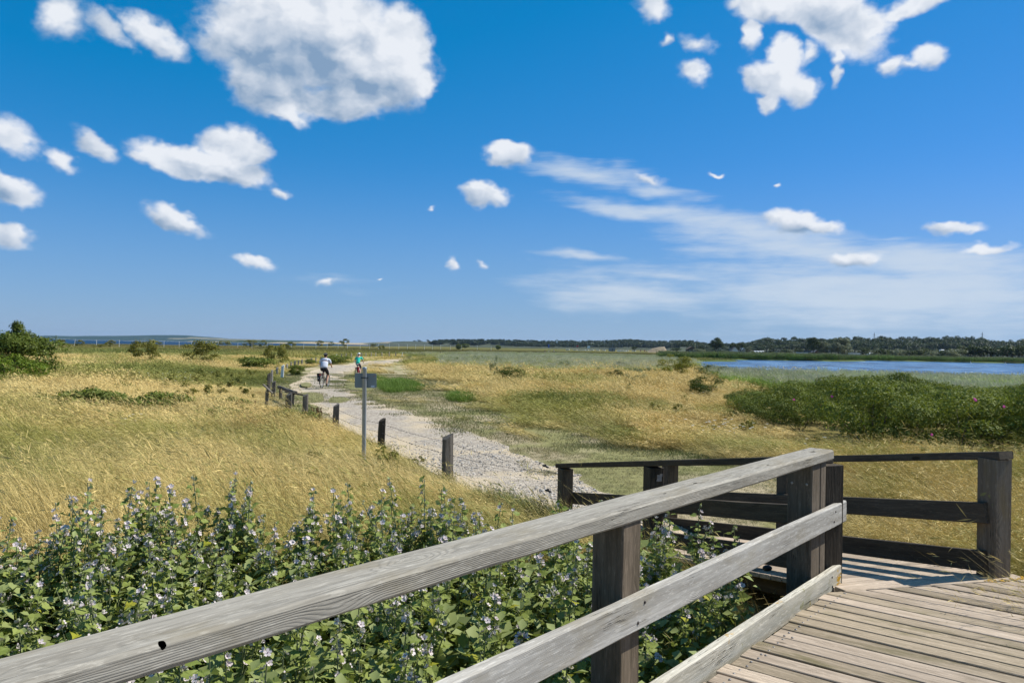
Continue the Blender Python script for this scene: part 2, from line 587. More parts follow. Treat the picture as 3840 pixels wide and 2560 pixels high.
def wood(name, light, dark, stain, grain=1.0, lichen=0.0, ring=210.0, tan=0.0, worn=.5):
    """weathered timber, x along the grain"""
    m, N = new_mat(name)
    o = N.n('ShaderNodeTexCoord').outputs['Object']
    rnd = N.n('ShaderNodeObjectInfo').outputs['Random']
    off = N.comb(N.m('MULTIPLY', rnd, 37.0), N.m('MULTIPLY', rnd, 11.0), N.m('MULTIPLY', rnd, 23.0))
    p = N.vm('ADD', o, off)
    # knots
    kv = N.n('ShaderNodeTexVoronoi', {'Vector': N.mapping(p, scale=(1.5, 4.2, 4.2)), 'Scale': 1.0, 'Randomness': 1.0})
    kd = kv.outputs['Distance']
    kpull = N.smooth(kd, .0, .34, 1, 0)
    warp = N.noise(N.mapping(p, scale=(.8, 3.2, 3.2)), 1.0, 3, .5)
    x, y, z = N.sep(o)[0:3]
    yy = N.m('ADD', y, N.m('MULTIPLY_ADD', rnd, .09, -.02))
    zz = N.m('ADD', z, N.m('MULTIPLY_ADD', rnd, -.13, .16))
    r = N.m('SQRT', N.m('ADD', N.m('MULTIPLY', yy, yy), N.m('MULTIPLY', zz, zz)))
    r = N.m('ADD', r, N.m('MULTIPLY_ADD', warp, .060, -.030))
    r = N.m('ADD', r, N.m('MULTIPLY', kpull, .03))
    r = N.m('ADD', r, N.m('MULTIPLY_ADD', N.noise(N.mapping(p, scale=(4, 26, 26)), 1.0, 3, .6), .012, -.006))
    rings = N.m('SINE', N.m('MULTIPLY', r, ring * 5.2))
    rings = N.m('MULTIPLY_ADD', rings, .5, .5)
    rings = N.m('POWER', rings, 2.2)
    ringamp = N.smooth(N.noise(N.mapping(p, scale=(.8, 9, 9)), 1.0, 2, .5), .35, .62)
    rings = N.m('MULTIPLY', rings, N.m('MULTIPLY_ADD', ringamp, .75, .25))
    fib = N.noise(N.mapping(p, scale=(5, 160, 160)), 1.0, 4, .65)
    streak = N.noise(N.mapping(p, scale=(1.6, 30, 30)), 1.0, 5, .6)
    blot = N.noise(N.mapping(p, scale=(2.2, 6, 6)), 1.0, 5, .6)
    c = N.mix(N.lin(streak, .3, .72), dark, light)
    c = N.mix(N.m('MULTIPLY', rings, .46 * grain), c, [v * .34 for v in dark])
    mot = N.noise(N.mapping(p, scale=(14, 90, 90)), 1.0, 5, .7)
    c = N.mix(N.m('MULTIPLY', N.smooth(mot, .52, .66), .42), c, [min(1, v * 1.5) for v in light])
    c = N.mix(N.m('MULTIPLY', N.lin(fib, .45, .8), .40), c, [v * .45 for v in dark])
    c = N.mix(N.m('MULTIPLY', N.smooth(blot, .5, .72), worn), c, stain)
    # cracks (checks) along the grain
    ck = N.noise(N.mapping(p, scale=(.9, 44, 44)), 1.0, 3, .55)
    crack = N.smooth(N.m('ABSOLUTE', N.m('SUBTRACT', ck, .5)), .0, .010, 1, 0)
    crack = N.m('MULTIPLY', crack, N.smooth(N.noise(N.mapping(p, scale=(1.7, 5, 5)), 1.0, 2), .54, .66))
    c = N.mix(N.m('MULTIPLY', crack, .85), c, (.012, .010, .009))
    ring_k = N.smooth(kd, .05, .085, 1, 0)
    kn = N.smooth(N.n('ShaderNodeTexWhiteNoise', {'Vector': kv.outputs['Position']}).outputs['Value'], .45, .5)
    ring_k = N.m('MULTIPLY', ring_k, kn)
    c = N.mix(N.m('MULTIPLY', ring_k, .75), c, [v * .28 for v in stain])
    if lichen > 0:
        ln = N.noise(N.mapping(p, scale=(9, 9, 9)), 1.0, 6, .65)
        lm = N.smooth(ln, .66 - .16 * lichen, .70 - .12 * lichen)
        lcol = N.mix(N.smooth(N.noise(p, 5.0, 2), .4, .6), (.20, .19, .06), (.42, .24, .03))
        c = N.mix(N.m('MULTIPLY', lm, .8), c, lcol)
    h = N.m('ADD', N.m('MULTIPLY', rings, -.7 * grain), N.m('MULTIPLY', fib, .35))
    h = N.m('ADD', h, N.m('MULTIPLY', crack, -3.0))
    h = N.m('ADD', h, N.m('MULTIPLY', ring_k, -1.2))
    h = N.m('ADD', h, N.m('MULTIPLY', streak, .7))
    c = N.n('ShaderNodeVectorMath', {0: c, 'Scale': N.m('MULTIPLY_ADD', rnd, .44, .76)}, operation='SCALE').outputs[0]
    finish(N, c, .85, bump=h, bump_d=.0026, bump_s=.9, spec=.15)
    return m


M_RAIL = wood("weathered_silver_timber", (.44, .41, .345), (.27, .245, .20), (.23, .19, .115), .72)
M_RAILW = wood("bleached_rail_board", (.56, .54, .49), (.33, .31, .27), (.27, .23, .15), .9, ring=260)
M_POST = wood("weathered_brown_timber", (.19, .148, .105), (.085, .066, .045), (.05, .042, .022), .9, ring=160)
M_POSTC = wood("weathered_grey_post_timber", (.165, .135, .10), (.085, .067, .048), (.07, .05, .03), .7, ring=150)
M_DARK = wood("shade_dark_timber", (.118, .094, .066), (.058, .046, .033), (.045, .038, .022), .7, ring=150)  # darker copy of the weathered timber, the ramp rails' shade put into its colour
M_PLANK = wood("pale_worn_decking", (.52, .425, .325), (.34, .27, .20), (.20, .16, .10), .55, lichen=.0, ring=120, worn=.4)
M_PLANKG = wood("mossy_worn_decking", (.37, .30, .215), (.20, .16, .105), (.12, .105, .045), .6, lichen=.0, ring=120, worn=.8)
M_STAKE = wood("split_oak_stake", (.20, .18, .155), (.09, .08, .065), (.06, .055, .04), 1.0, ring=190)
M_STAKE_DK = wood("dark_split_oak_stake", (.10, .082, .062), (.045, .038, .03), (.04, .036, .025), 1.0, ring=190)
M_STAKE_FAR = wood("sunbleached_oak_stake", (.42, .38, .33), (.26, .23, .20), (.20, .18, .14), 1.0, ring=190)
M_WHITEPOST = flat("white_painted_wood", (.74, .73, .70), .7, .12, 14)
M_SCREW = flat("dull_steel_screw", (.32, .30, .28), .45, .3, 40, spec=.5, metal=.8)
M_BOLT = flat("dark_rusty_bolt", (.045, .035, .03), .6, .3, 40)
M_HOLE = flat("dark_hole", (.06, .05, .038), .9, .2, 30)
M_WIRE = flat("dull_barbed_wire", (.13, .12, .11), .6, .2, 30, metal=.5)
M_BLACK = flat("black_plastic", (.02, .02, .022), .45, .2, 20)
M_GALV = flat("galvanised_pole_steel", (.30, .34, .38), .42, .08, 6, spec=.5, metal=.35)
M_SIGNB = flat("grey_sign_back", (.24, .27, .27), .5, .08, 4)
M_CLAMP = flat("dark_clamp", (.05, .06, .07), .5, .2, 9)
M_PAPER = flat("white_sticker", (.62, .66, .70), .6, .06, 60)
M_MARK = flat("faded_red_mark", (.34, .20, .17), .7, .4, 60)
M_WHITE = flat("white_paint", (.80, .80, .78), .5, .05, 5)


def leaf_mat(name, a, b, back=None, trans=.28, rough=.6, spec=.14, scale=3.0):
    """per leaf variation comes from the 'v' attribute baked on the mesh"""
    m, N = new_mat(name)
    v = N.n('ShaderNodeAttribute', None, attribute_name='v').outputs['Fac']
    rnd = N.n('ShaderNodeObjectInfo').outputs['Random']
    f = N.m('MULTIPLY_ADD', N.m('SUBTRACT', rnd, .5), .35, v, clamp=True)
    c = N.mix(f, a, b)
    if back:
        g = N.n('ShaderNodeNewGeometry').outputs['Backfacing']
        c = N.mix(N.m('MULTIPLY', g, .8), c, back)
    finish(N, c, rough, spec=spec, trans=(N.mix(.4, c, (.26, .32, .04), 'MIX'), trans))
    return m


M_MALLOW = leaf_mat("mallow_leaf", (.120, .165, .030), (.31, .35, .095), (.27, .31, .12), .25, .55)
M_MALLOW_Y = leaf_mat("yellowing_mallow_leaf", (.30, .32, .03), (.42, .38, .05), None, .35, .55)
M_MSTEM = flat("mallow_stem", (.15, .17, .08), .7, .3, 20)
M_BUD = flat("mallow_bud", (.33, .33, .21), .8, .3, 60)
M_PETAL = leaf_mat("pale_lilac_petal", (.55, .47, .47), (.80, .72, .72), None, .22, .6)
M_EYE = flat("dark_mauve_flower_eye", (.16, .07, .13), .8, .3, 90)
M_SEED = flat("dry_brown_stalk", (.16, .10, .045), .85, .4, 30)
M_DOCK = flat("rust_brown_dock_seed", (.075, .028, .014), .85, .45, 30)
M_ROSE = leaf_mat("rosehip_leaf", (.026, .044, .005), (.31, .36, .040), (.13, .16, .04), .18, .6, .08)
M_ROSED = leaf_mat("dark_rosehip_leaf", (.018, .034, .006), (.115, .15, .024), None, .15, .6, .1)
M_ROSEF = flat("pink_rose_petal", (.62, .05, .30), .6, .15, 30)
M_HAW = leaf_mat("hawthorn_leaf", (.038, .065, .010), (.165, .20, .030), None, .2, .45)
M_BROOM = leaf_mat("light_green_scrub_leaf", (.075, .130, .010), (.19, .25, .022), None, .3, .5)
M_YEL = leaf_mat("yellow_green_bush_leaf", (.13, .14, .015), (.30, .27, .03), None, .3, .5)
M_OLIVE = leaf_mat("olive_scrub_leaf", (.085, .088, .014), (.24, .225, .045), None, .25, .55)
M_GREY = leaf_mat("grey_green_leaf", (.13, .16, .075), (.32, .34, .19), None, .22, .6)
M_WILLOW = leaf_mat("silvery_willow_leaf", (.085, .10, .060), (.24, .26, .175), None, .2, .55)
M_WOOD1 = leaf_mat("dark_broadleaf", (.012, .026, .010), (.036, .058, .018), None, .15, .5)
M_WOOD2 = leaf_mat("mid_broadleaf", (.018, .036, .012), (.050, .076, .022), None, .15, .5)
M_BARK = flat("bark", (.10, .085, .065), .9, .3, 12)


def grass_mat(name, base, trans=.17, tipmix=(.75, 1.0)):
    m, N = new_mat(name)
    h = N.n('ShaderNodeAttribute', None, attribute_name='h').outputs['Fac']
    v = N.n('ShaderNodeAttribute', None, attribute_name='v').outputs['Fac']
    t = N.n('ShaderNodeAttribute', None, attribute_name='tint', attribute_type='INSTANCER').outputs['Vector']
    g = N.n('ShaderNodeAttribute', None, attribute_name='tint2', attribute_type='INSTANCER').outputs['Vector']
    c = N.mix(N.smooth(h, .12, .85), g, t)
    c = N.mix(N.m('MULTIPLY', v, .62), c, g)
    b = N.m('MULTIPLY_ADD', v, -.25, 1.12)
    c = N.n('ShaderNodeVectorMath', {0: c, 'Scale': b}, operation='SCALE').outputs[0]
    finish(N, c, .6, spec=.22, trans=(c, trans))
    return m


M_GRASS = grass_mat("windblown_grass", None)

# ------------------------------------------------------------------ plan of the place
def G(*pts):
    return [tuple(gp(px, py)[:2]) for px, py in pts]


RAIL_P = Vector((-1.160, 1.801, 0))         # on the back edge of the near handrail
RAIL_D = Vector((.6344, .7730, 0)).normalized()
RAIL_N = Vector((.7730, -.6344, 0)).normalized()  # towards the deck
J0 = Vector((2.351, 5.606, 0))              # joint between platform and ramp
J1 = Vector((3.933, 5.988, 0))
RAMP_D = Vector((-.325, .946, 0)).normalized()
RAMP_N = Vector((.946, .325, 0)).normalized()
NEAR0 = Vector((2.42, 5.98, 0))             # first post of the near ramp rail
FAR0 = Vector((3.76, 6.09, 0))              # first post of the far ramp rail
DECK_Z = .60
SLOPE = .158
RAMP_A0 = J0.dot(RAMP_D)


def ramp_drop(p):
    return SLOPE * max(Vector((p[0], p[1], 0)).dot(RAMP_D) - RAMP_A0, 0)


PATH_L = [(2105, 2010), (2080, 1940), (1950, 1905), (1790, 1855), (1700, 1800), (1600, 1765), (1500, 1712), (1440, 1672), (1370, 1640), (1290, 1605),
          (1240, 1570), (1190, 1535), (1135, 1500), (1088, 1478), (1072, 1462), (1100, 1438), (1140, 1412), (1175, 1395), (1215, 1384),
          (1262, 1373), (1300, 1366), (1335, 1359), (1385, 1353.5), (1440, 1350), (1500, 1347.5), (1560, 1345.5)]
PATH_R = [(2620, 2010), (2420, 1880), (2260, 1835), (2180, 1790), (2060, 1745), (1935, 1700), (1830, 1655), (1740, 1620), (1640, 1590), (1560, 1560),
          (1480, 1535), (1420, 1512), (1370, 1490), (1335, 1470), (1318, 1452), (1300, 1434), (1288, 1418), (1292, 1402), (1325, 1388),
          (1375, 1376), (1420, 1367), (1460, 1361), (1490, 1356), (1520, 1352.5), (1550, 1350), (1600, 1347.3)]
PL, PR = G(*PATH_L), G(*PATH_R)


def resample(pts, n):
    p = np.array(pts)
    # a parameter by the logarithm of the distance keeps the samples even on the ground we see
    d = np.r_[0, np.cumsum(np.hypot(*np.diff(p, axis=0).T) / (3 + np.hypot(p[1:, 0], p[1:, 1])))]
    t = np.linspace(0, d[-1], n)
    return np.c_[np.interp(t, d, p[:, 0]), np.interp(t, d, p[:, 1])]


def resample_pair(a, b, n):
    a, b = np.array(a), np.array(b)
    c = (a + b) / 2
    d = np.r_[0, np.cumsum(np.hypot(*np.diff(c, axis=0).T) / (3 + np.hypot(c[1:, 0], c[1:, 1])))]
    t = np.linspace(0, d[-1], n)
    f = lambda q: np.c_[np.interp(t, d, q[:, 0]), np.interp(t, d, q[:, 1])]
    return f(a), f(b)


NPATH = 260
LP, RP = resample_pair(PL, PR, NPATH)
# ragged edges
for P_, s_, sg in ((LP, 3, 1), (RP, 9, -1)):
    k = np.arange(NPATH)
    w = RP - LP
    wl = np.hypot(w[:, 0], w[:, 1])[:, None]
    am = np.clip(.05 + .012 * np.hypot(P_[:, 0], P_[:, 1]), .05, .35)[:, None]
    P_ += sg * (w / wl) * (((fbm(k * .21, k * 0 + s_, 4, s_) - .5)[:, None] * 2.2) * am * (1.0 if sg > 0 else 1.6))
PATH_POLY = [tuple(p) for p in LP] + [tuple(p) for p in RP[::-1]]
SEA_X = -186.0
LAKE = [(39, 176), (28, 120), (17, 72), (20, 62), (36, 58), (60, 58), (95, 60), (160, 66), (260, 80), (420, 150), (420, 300), (300, 268),
        (215, 262), (160, 262), (128, 268), (118, 276), (112, 250), (96, 230), (80, 228), (60, 224), (50, 214), (54, 190)]
TURF_R = G((1500, 1360), (1440, 1385), (1450, 1430), (1470, 1480), (1560, 1535), (1700, 1560), (1900, 1600), (2100, 1640), (2400, 1690),
           (2600, 1735), (2900, 1800), (2900, 1960), (2620, 2010))
BED = [(-5.2, 3.2), (-5.0, 4.6), (-3.9, 5.5), (-2.6, 6.1), (-1.2, 6.3), (-.5, 6.0), (.25, 6.2), (.55, 6.9), (1.2, 6.6), (1.62, 5.7), (1.45, 5.0),
       (.3, 3.55), (-.75, 2.35), (-2.0, .9), (-3.6, 1.1)]
THICKET = [tuple(gp(px, py)[:2]) for px, py in ((2770, 1552), (2880, 1590), (3050, 1642), (3200, 1685), (3500, 1700), (3900, 1745), (4050, 1740), (4050, 1500), (3700, 1475), (3300, 1450), (3000, 1455), (2850, 1490))]


def path_mask(x, y):
    return inside(PATH_POLY, x, y)


def turf_w(x, y):
    """1 on the short, trodden verge"""
    x = np.asarray(x, float); y = np.asarray(y, float)
    n = (fbm(x * .35, y * .35, 3, 5) - .5) * 3.0 * np.clip(y / 14, .4, 3)
    d = poly_dist([tuple(p) for p in RP[::6]], x, y)
    xq, yq = x + n * .5, y + n
    sd = poly_dist(TURF_R, xq, yq, True) * np.where(inside(TURF_R, xq, yq), 1, -1)
    w_r = sstep(sd, -4.5, 1.0)
    dl = poly_dist([tuple(p) for p in LP[90::6]], x, y)
    w_l = np.where(y > 19, 1 - sstep(dl + n * .25, .5, 1.7), 0)
    dl2 = poly_dist([tuple(p) for p in LP[::6]], x, y)
    w_e = 1 - sstep(dl2, .02, .22)
    w_f = 1 - sstep(d + n * .2, .4, 1.6)
    return np.maximum.reduce([w_r, w_l, w_f, w_e * .8])


def blob_w(x, y, px, py, rx, ry):
    """patch centred on a ground point; rx in photo pixels across, ry up-down"""
    c = gp(px, py)
    d = c.y
    wx = rx / F_PX * d
    y0, y1 = gp(px, py + ry).y, gp(px, py - ry).y
    cy, wy = (y0 + y1) / 2, (y1 - y0) / 2
    u = (x - c.x - (y - cy) * c.x / max(d, 1)) / wx
    v = (y - cy) / wy
    return np.clip(1.0 - np.hypot(u, v), 0, 1)


GREEN_PATCH = [(2150, 1610, 520, 60, .8), (1800, 1560, 260, 40, .7), (2900, 1740, 400, 60, .5),   # px, py, rx, ry, weight
    (2230, 1532, 330, 22, 1.5), (2080, 1518, 260, 16, 1.0), (2650, 1560, 260, 26, .7), (2250, 1650, 280, 25, .6), (2160, 1465, 330, 14, .5),
    (620, 1430, 480, 34, .5), (800, 1420, 250, 26, .5), (1150, 1430, 120, 40, .7), (500, 1322, 800, 12, .8), (1050, 1320, 700, 16, .8),
    (420, 1700, 420, 60, .45), (900, 1730, 400, 60, .35), (60, 1900, 220, 70, .8), (1100, 1400, 180, 30, .6), (1960, 1317, 700, 9, .8),
    (560, 1480, 240, 16, .4), (2350, 1345, 260, 12, 1.0), (3560, 1990, 420, 190, .2), (3100, 1760, 520, 60, .25), (1700, 1370, 330, 12, .5),
    (1360, 1780, 300, 60, .25), (700, 1640, 500, 30, .35), (2700, 1680, 500, 40, .3), (2200, 1326, 500, 6, .7),
]
GOLD_PATCH = [(350, 1520, 700, 70, .8), (900, 1640, 500, 40, .5), (500, 1500, 700, 50, .8), (300, 1560, 500, 60, .5), (1700, 1410, 420, 32, .8), (2300, 1425, 520, 30, .7), (1120, 1330 + 50, 60, 20, .6), (2550, 1480, 300, 40, .7),
              (900, 1350, 400, 18, .45), (1500, 1375, 120, 14, .8), (2650, 1460, 200, 40, .5), (1250, 1660, 300, 50, .35), (600, 1585, 700, 30, .5)]
C_GOLD = np.array((.76, .585, .235)); C_GOLD2 = np.array((.64, .45, .17))
C_OLIVE = np.array((.36, .34, .085)); C_GREEN = np.array((.175, .20, .040)); C_RUST = np.array((.36, .20, .085))
C_PALE = np.array((.52, .43, .20))


def green_weight(x, y):
    x = np.asarray(x, float); y = np.asarray(y, float)
    d = np.hypot(x, y)
    # streaks lie across the view in the distance as wind rows do
    n = fbm(x * .22 + 31, y * .16, 4, 2)
    n2 = fbm(x * .055, y * .03 + 9, 4, 8)
    n3 = fbm(x * 1.3, y * 1.0, 3, 21)
    g = .37 + (n - .5) * 1.5 + (n2 - .5) * 1.5 + (n3 - .5) * .7
    for px, py, rx, ry, w in GREEN_PATCH:
        g = g + .62 * w * sstep(blob_w(x, y, px, py, rx * 1.25, ry * 1.4) + (n3 - .5) * .25, .02, .6)
    for px, py, rx, ry, w in GOLD_PATCH:
        g = g - .48 * w * sstep(blob_w(x, y, px, py, rx * 1.2, ry * 1.3) + (n3 - .5) * .25, .02, .6)
    g = g + .36 * (1 - sstep(d, 9, 17)) * (x < 3) + .22 * (1 - sstep(d, 9, 17)) * (x >= 3) + .32 * sstep(d, 75, 150)
    return np.clip(g, 0, 1.4)


def meadow_tint(x, y):
    g = green_weight(x, y)[:, None]
    r = sstep(fbm(np.asarray(x) * .4 + 3, np.asarray(y) * .3, 3, 77), .52, .66)[:, None] * .5
    gold = C_GOLD * (1 - r) + C_GOLD2 * r
    a = sstep(g, .25, .72)
    b = sstep(g, .80, 1.25)
    tip = gold * (1 - a) + C_OLIVE * a
    tip = tip * (1 - b) + C_GREEN * b
    sw = fbm(np.asarray(x) * .75 + 50, np.asarray(y) * .55, 3, 66)[:, None]
    tip = tip * (.72 + .56 * sw)
    far = sstep(np.hypot(x, y), 130, 300)[:, None]
    tip = tip * (1 - .75 * far) + np.array((.115, .098, .026)) * .75 * far
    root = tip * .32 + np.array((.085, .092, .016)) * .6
    return tip, root


# terrain ----------------------------------------------------------------
def terrain_z(x, y):
    x = np.asarray(x, float); y = np.asarray(y, float)
    d = np.hypot(x, y)
    left = 1 - sstep(x, -14, -6.5)
    right = sstep(x, 5 + .25 * y, 9 + .3 * y)
    w = np.maximum(left * sstep(y, 6, 14), right) * (1 - sstep(d, 90, 200))
    z = w * ((fbm(x * .12, y * .12, 3, 4) - .42) * .55)
    z = z + .25 * sstep(x, -150, -172) * 0
    # low dune crest before the beach on the sea side
    z = z - 1.9 * (1 - sstep(x, SEA_X - 9, SEA_X + 2)) * (y > -400)
    dl = poly_dist(LAKE, x, y, True)
    ins = inside(LAKE, x, y)
    z = np.where(ins, z * (1 - sstep(dl, 0, 3)) - 1.3 * sstep(dl, 0, 4), z)
    # hollow under the boardwalk and the mallow bed
    u = (x - 1.0) / 5.5; v = (y - 3.0) / 4.2
    z = z - .10 * sstep(1 - np.hypot(u, v), 0, .5)
    return z


na, nr = 440, 330
ang = np.linspace(R(-58), R(58), na)
rad = np.r_[0.3, np.geomspace(1.2, 9000, nr - 1)]
A_, Rr = np.meshgrid(ang, rad)
X = (Rr * np.sin(A_)); Y = (Rr * np.cos(A_)) - 1.0
Z = terrain_z(X, Y)
idx = np.arange(nr * na).reshape(nr, na)
F = np.stack([idx[:-1, :-1], idx[:-1, 1:], idx[1:, 1:], idx[1:, :-1]], -1).reshape(-1, 4)
xf, yf = X.ravel(), Y.ravel()
tip, root = meadow_tint(xf, yf)
dist = np.hypot(xf, yf)
tw = turf_w(xf, yf)[:, None] * (dist < 160)[:, None]
C_TURF = np.array((.215, .205, .085))
lk = poly_dist(LAKE, xf, yf, True)
lakeside = ((lk < 45) & (dist > 120))[:, None]
# between the blades one sees thatch, so the near ground is darker than the tips
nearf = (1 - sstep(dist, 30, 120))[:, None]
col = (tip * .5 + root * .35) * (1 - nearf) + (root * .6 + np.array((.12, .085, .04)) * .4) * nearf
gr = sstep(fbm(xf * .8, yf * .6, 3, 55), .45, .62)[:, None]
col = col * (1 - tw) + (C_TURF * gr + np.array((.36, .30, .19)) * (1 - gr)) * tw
col = np.where(lakeside, np.array((.085, .115, .028)), col)
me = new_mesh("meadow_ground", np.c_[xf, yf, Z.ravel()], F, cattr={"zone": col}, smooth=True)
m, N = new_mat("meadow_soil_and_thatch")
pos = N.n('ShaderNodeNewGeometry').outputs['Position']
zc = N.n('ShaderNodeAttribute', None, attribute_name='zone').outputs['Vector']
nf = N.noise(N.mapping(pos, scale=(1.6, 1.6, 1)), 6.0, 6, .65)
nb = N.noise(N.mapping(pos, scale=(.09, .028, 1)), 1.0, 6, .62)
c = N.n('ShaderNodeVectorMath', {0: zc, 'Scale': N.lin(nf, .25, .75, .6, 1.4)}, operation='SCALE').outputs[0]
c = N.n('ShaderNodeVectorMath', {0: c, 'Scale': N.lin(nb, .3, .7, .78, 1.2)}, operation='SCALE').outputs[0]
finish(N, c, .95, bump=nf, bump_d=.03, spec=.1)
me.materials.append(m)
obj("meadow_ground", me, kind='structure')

# water ------------------------------------------------------------------
def water_mat(name, deep, ripple_light, sc, rough, sx=1.0, bump_d=.2, spec_=.5):
    m, N = new_mat(name)
    pos = N.n('ShaderNodeNewGeometry').outputs['Position']
    q = N.mapping(pos, rot=(0, 0, R(12)), scale=(sc * sx, sc, 1))
    w1 = N.noise(q, 1.0, 5, .62)
    w2 = N.noise(N.mapping(pos, rot=(0, 0, R(-20)), scale=(sc * .23, sc * .35, 1)), 1.0, 4, .55)
    h = N.m('ADD', w1, N.m('MULTIPLY', w2, .7))
    st = N.noise(N.mapping(pos, rot=(0, 0, R(4)), scale=(sc * .22, sc * .10, 1)), 1.0, 6, .72)
    c = N.mix(N.smooth(st, .44, .57), deep, ripple_light)  # ripples' light and dark put into the water colour as streaks
    finish(N, c, rough, bump=h, bump_d=bump_d, spec=spec_)
    return m


seaV = [(-9000, 100, -.75), (SEA_X + 30, 100, -.75), (SEA_X + 30, 900, -.75), (300, 1500, -.75), (2500, 9500, -.75), (-9000, 9500, -.75)]
obj("sea_water", new_mesh("sea_water", seaV, [tuple(range(6))], [water_mat("navy_sea", (.004, .022, .055), (.010, .04, .085), .12, .5, .4, 1.2, .10)]), kind='structure')
lakeV = [(x_, y_, -.32) for x_, y_ in [(20, 50), (440, 50), (440, 330), (100, 330), (30, 200), (10, 100)]]
obj("lake_water", new_mesh("lake_water", lakeV, [tuple(range(6))], [water_mat("wind_ruffled_lake", (.006, .028, .08), (.07, .17, .31), .85, .22, .55, .55, .32)]), kind='structure')

# path -------------------------------------------------------------------
NA = 14
tt = np.linspace(0, 1, NA)[None, :, None]
PP = LP[:, None, :] * (1 - tt) + RP[:, None, :] * tt
px_, py_ = PP[..., 0].ravel(), PP[..., 1].ravel()
pz_ = np.maximum(terrain_z(px_, py_), -.11) + .012 + .006 * (fbm(px_ * 3, py_ * 3, 2, 1) - .5)
gi = np.arange(NPATH * NA).reshape(NPATH, NA)
Fp = np.stack([gi[:-1, :-1], gi[:-1, 1:], gi[1:, 1:], gi[1:, :-1]], -1).reshape(-1, 4)
m, N = new_mat("pale_gravel")
pos = N.n('ShaderNodeNewGeometry').outputs['Position']
v1 = N.n('ShaderNodeTexVoronoi', {'Vector': pos, 'Scale': 26.0})
v2 = N.n('ShaderNodeTexVoronoi', {'Vector': N.vm('ADD', pos, (3, 1, 0)), 'Scale': 60.0})
big = N.noise(pos, .55, 5, .6)
ed = N.n('ShaderNodeAttribute', None, attribute_name='edge').outputs['Fac']
stone = N.sep(v1.outputs['Color'])[0]
stone2 = N.sep(v2.outputs['Color'])[0]
c = N.mix(stone, (.17, .145, .115), (.62, .54, .43))
c = N.mix(N.m('MULTIPLY', stone2, .35), c, (.44, .38, .30))
lump = N.noise(pos, 7.0, 4, .7)
c = N.n('ShaderNodeVectorMath', {0: c, 'Scale': N.lin(lump, .3, .7, .66, 1.12)}, operation='SCALE').outputs[0]
sandm = N.smooth(N.m('ADD', big, N.m('MULTIPLY', ed, .30)), .50, .66)
sc_ = N.mix(N.noise(pos, 30, 4), (.47, .37, .235), (.60, .49, .33))
c = N.mix(N.m('MULTIPLY', sandm, .75), c, sc_)
c = N.mix(N.m('MULTIPLY', N.smooth(N.noise(pos, 1.1, 4, .6), .52, .7), .25), c, (.24, .20, .14))
hh = N.m('ADD', N.m('MULTIPLY', v1.outputs['Distance'], -1.0), N.m('MULTIPLY', v2.outputs['Distance'], -.4))
finish(N, c, .9, bump=hh, bump_d=.02, spec=.2)
edge = np.abs(np.tile(np.linspace(-1, 1, NA), NPATH)) ** 2
edge = np.where(np.tile(np.linspace(-1, 1, NA), NPATH) < 0, edge, edge * .3)
obj("gravel_path", new_mesh("gravel_path", np.c_[px_, py_, pz_], Fp, [m], attrs={"edge": edge}, smooth=True), kind='structure')

# turf islands trodden into the path
def turf_patch(px, py, rx, ry, seed, rot=0):
    n = 40
    pts = []
    for k in range(n):
        a = 2 * math.pi * k / n
        rr = 1 + .35 * (float(fbm(math.cos(a) * 1.3 + seed, math.sin(a) * 1.3, 3, seed)) - .5) * 2
        x = px + math.cos(a) * rx * rr
        y = py + math.sin(a) * ry * rr + (x - px) * rot
        q = gp(x, y)
        pts.append((q.x, q.y, .026))
    cx = sum(p[0] for p in pts) / n; cy = sum(p[1] for p in pts) / n
    V = [(cx, cy, .05)] + pts + [(p[0], p[1], -.02) for p in pts]
    F = [(0, i + 1, (i + 1) % n + 1) for i in range(n)] + [(i + 1, n + i + 1, n + (i + 1) % n + 1, (i + 1) % n + 1) for i in range(n)]
    TURF_ISL.append([(p[0], p[1]) for p in pts])
    return V, F


TURF_ISL = []
M_TURF = flat("trodden_turf", (.175, .165, .062), .95, .35, 7)
for i, a in enumerate([(1162, 1492, 55, 19, 3), (1270, 1501, 38, 11, 5), (1148, 1442, 18, 8, 7), (1174, 1419, 9, 4.5, 11),
                       (1186, 1403, 16, 3, 12), (1330, 1402, 45, 13, 13, -.05), (1345, 1421, 60, 5, 17), (1325, 1440, 38, 6, 19), (1350, 1456, 55, 8, 23, .08), (1172, 1523, 13, 5, 29, .3),
                       (1259, 1378.5, 12, 1.6, 31), (1420, 1353, 24, 1.8, 37)]):
    V, F = turf_patch(*a)
    obj("turf_patch", new_mesh("turf_patch", V, F, [M_TURF]), kind='structure')

# ------------------------------------------------------------------ timber pieces
def beam_mesh(name, L, w, h, mat, seed=0, nseg=6, bev=.007, wob=.0016, bow=0.0, taper=None):
    """a sawn board: x along 0..L, y across (centred), z up (0..h)"""
    rg = random.Random(seed)
    prof = [(-w / 2 + bev, 0), (w / 2 - bev, 0), (w / 2, bev), (w / 2, h - bev), (w / 2 - bev, h), (-w / 2 + bev, h), (-w / 2, h - bev), (-w / 2, bev)]
    V, F = [], []
    for i in range(nseg + 1):
        t = i / nseg
        x = L * t
        by = bow * math.sin(math.pi * t) * (1 if seed % 2 else -1)
        for (y, z) in prof:
            V.append((x + (rg.uniform(-.002, .002) if i in (0, nseg) else 0), y + by + rg.uniform(-wob, wob), z + rg.uniform(-wob, wob)))
    for i in range(nseg):
        for k in range(8):
            k2 = (k + 1) % 8
            F.append((i * 8 + k, (i + 1) * 8 + k, (i + 1) * 8 + k2, i * 8 + k2))
    F.append(tuple(range(8)))
    F.append(tuple(nseg * 8 + k for k in range(7, -1, -1)))
    me = bpy.data.meshes.new(name)
    me.from_pydata(V, [], F)
    me.materials.append(mat)
    return me


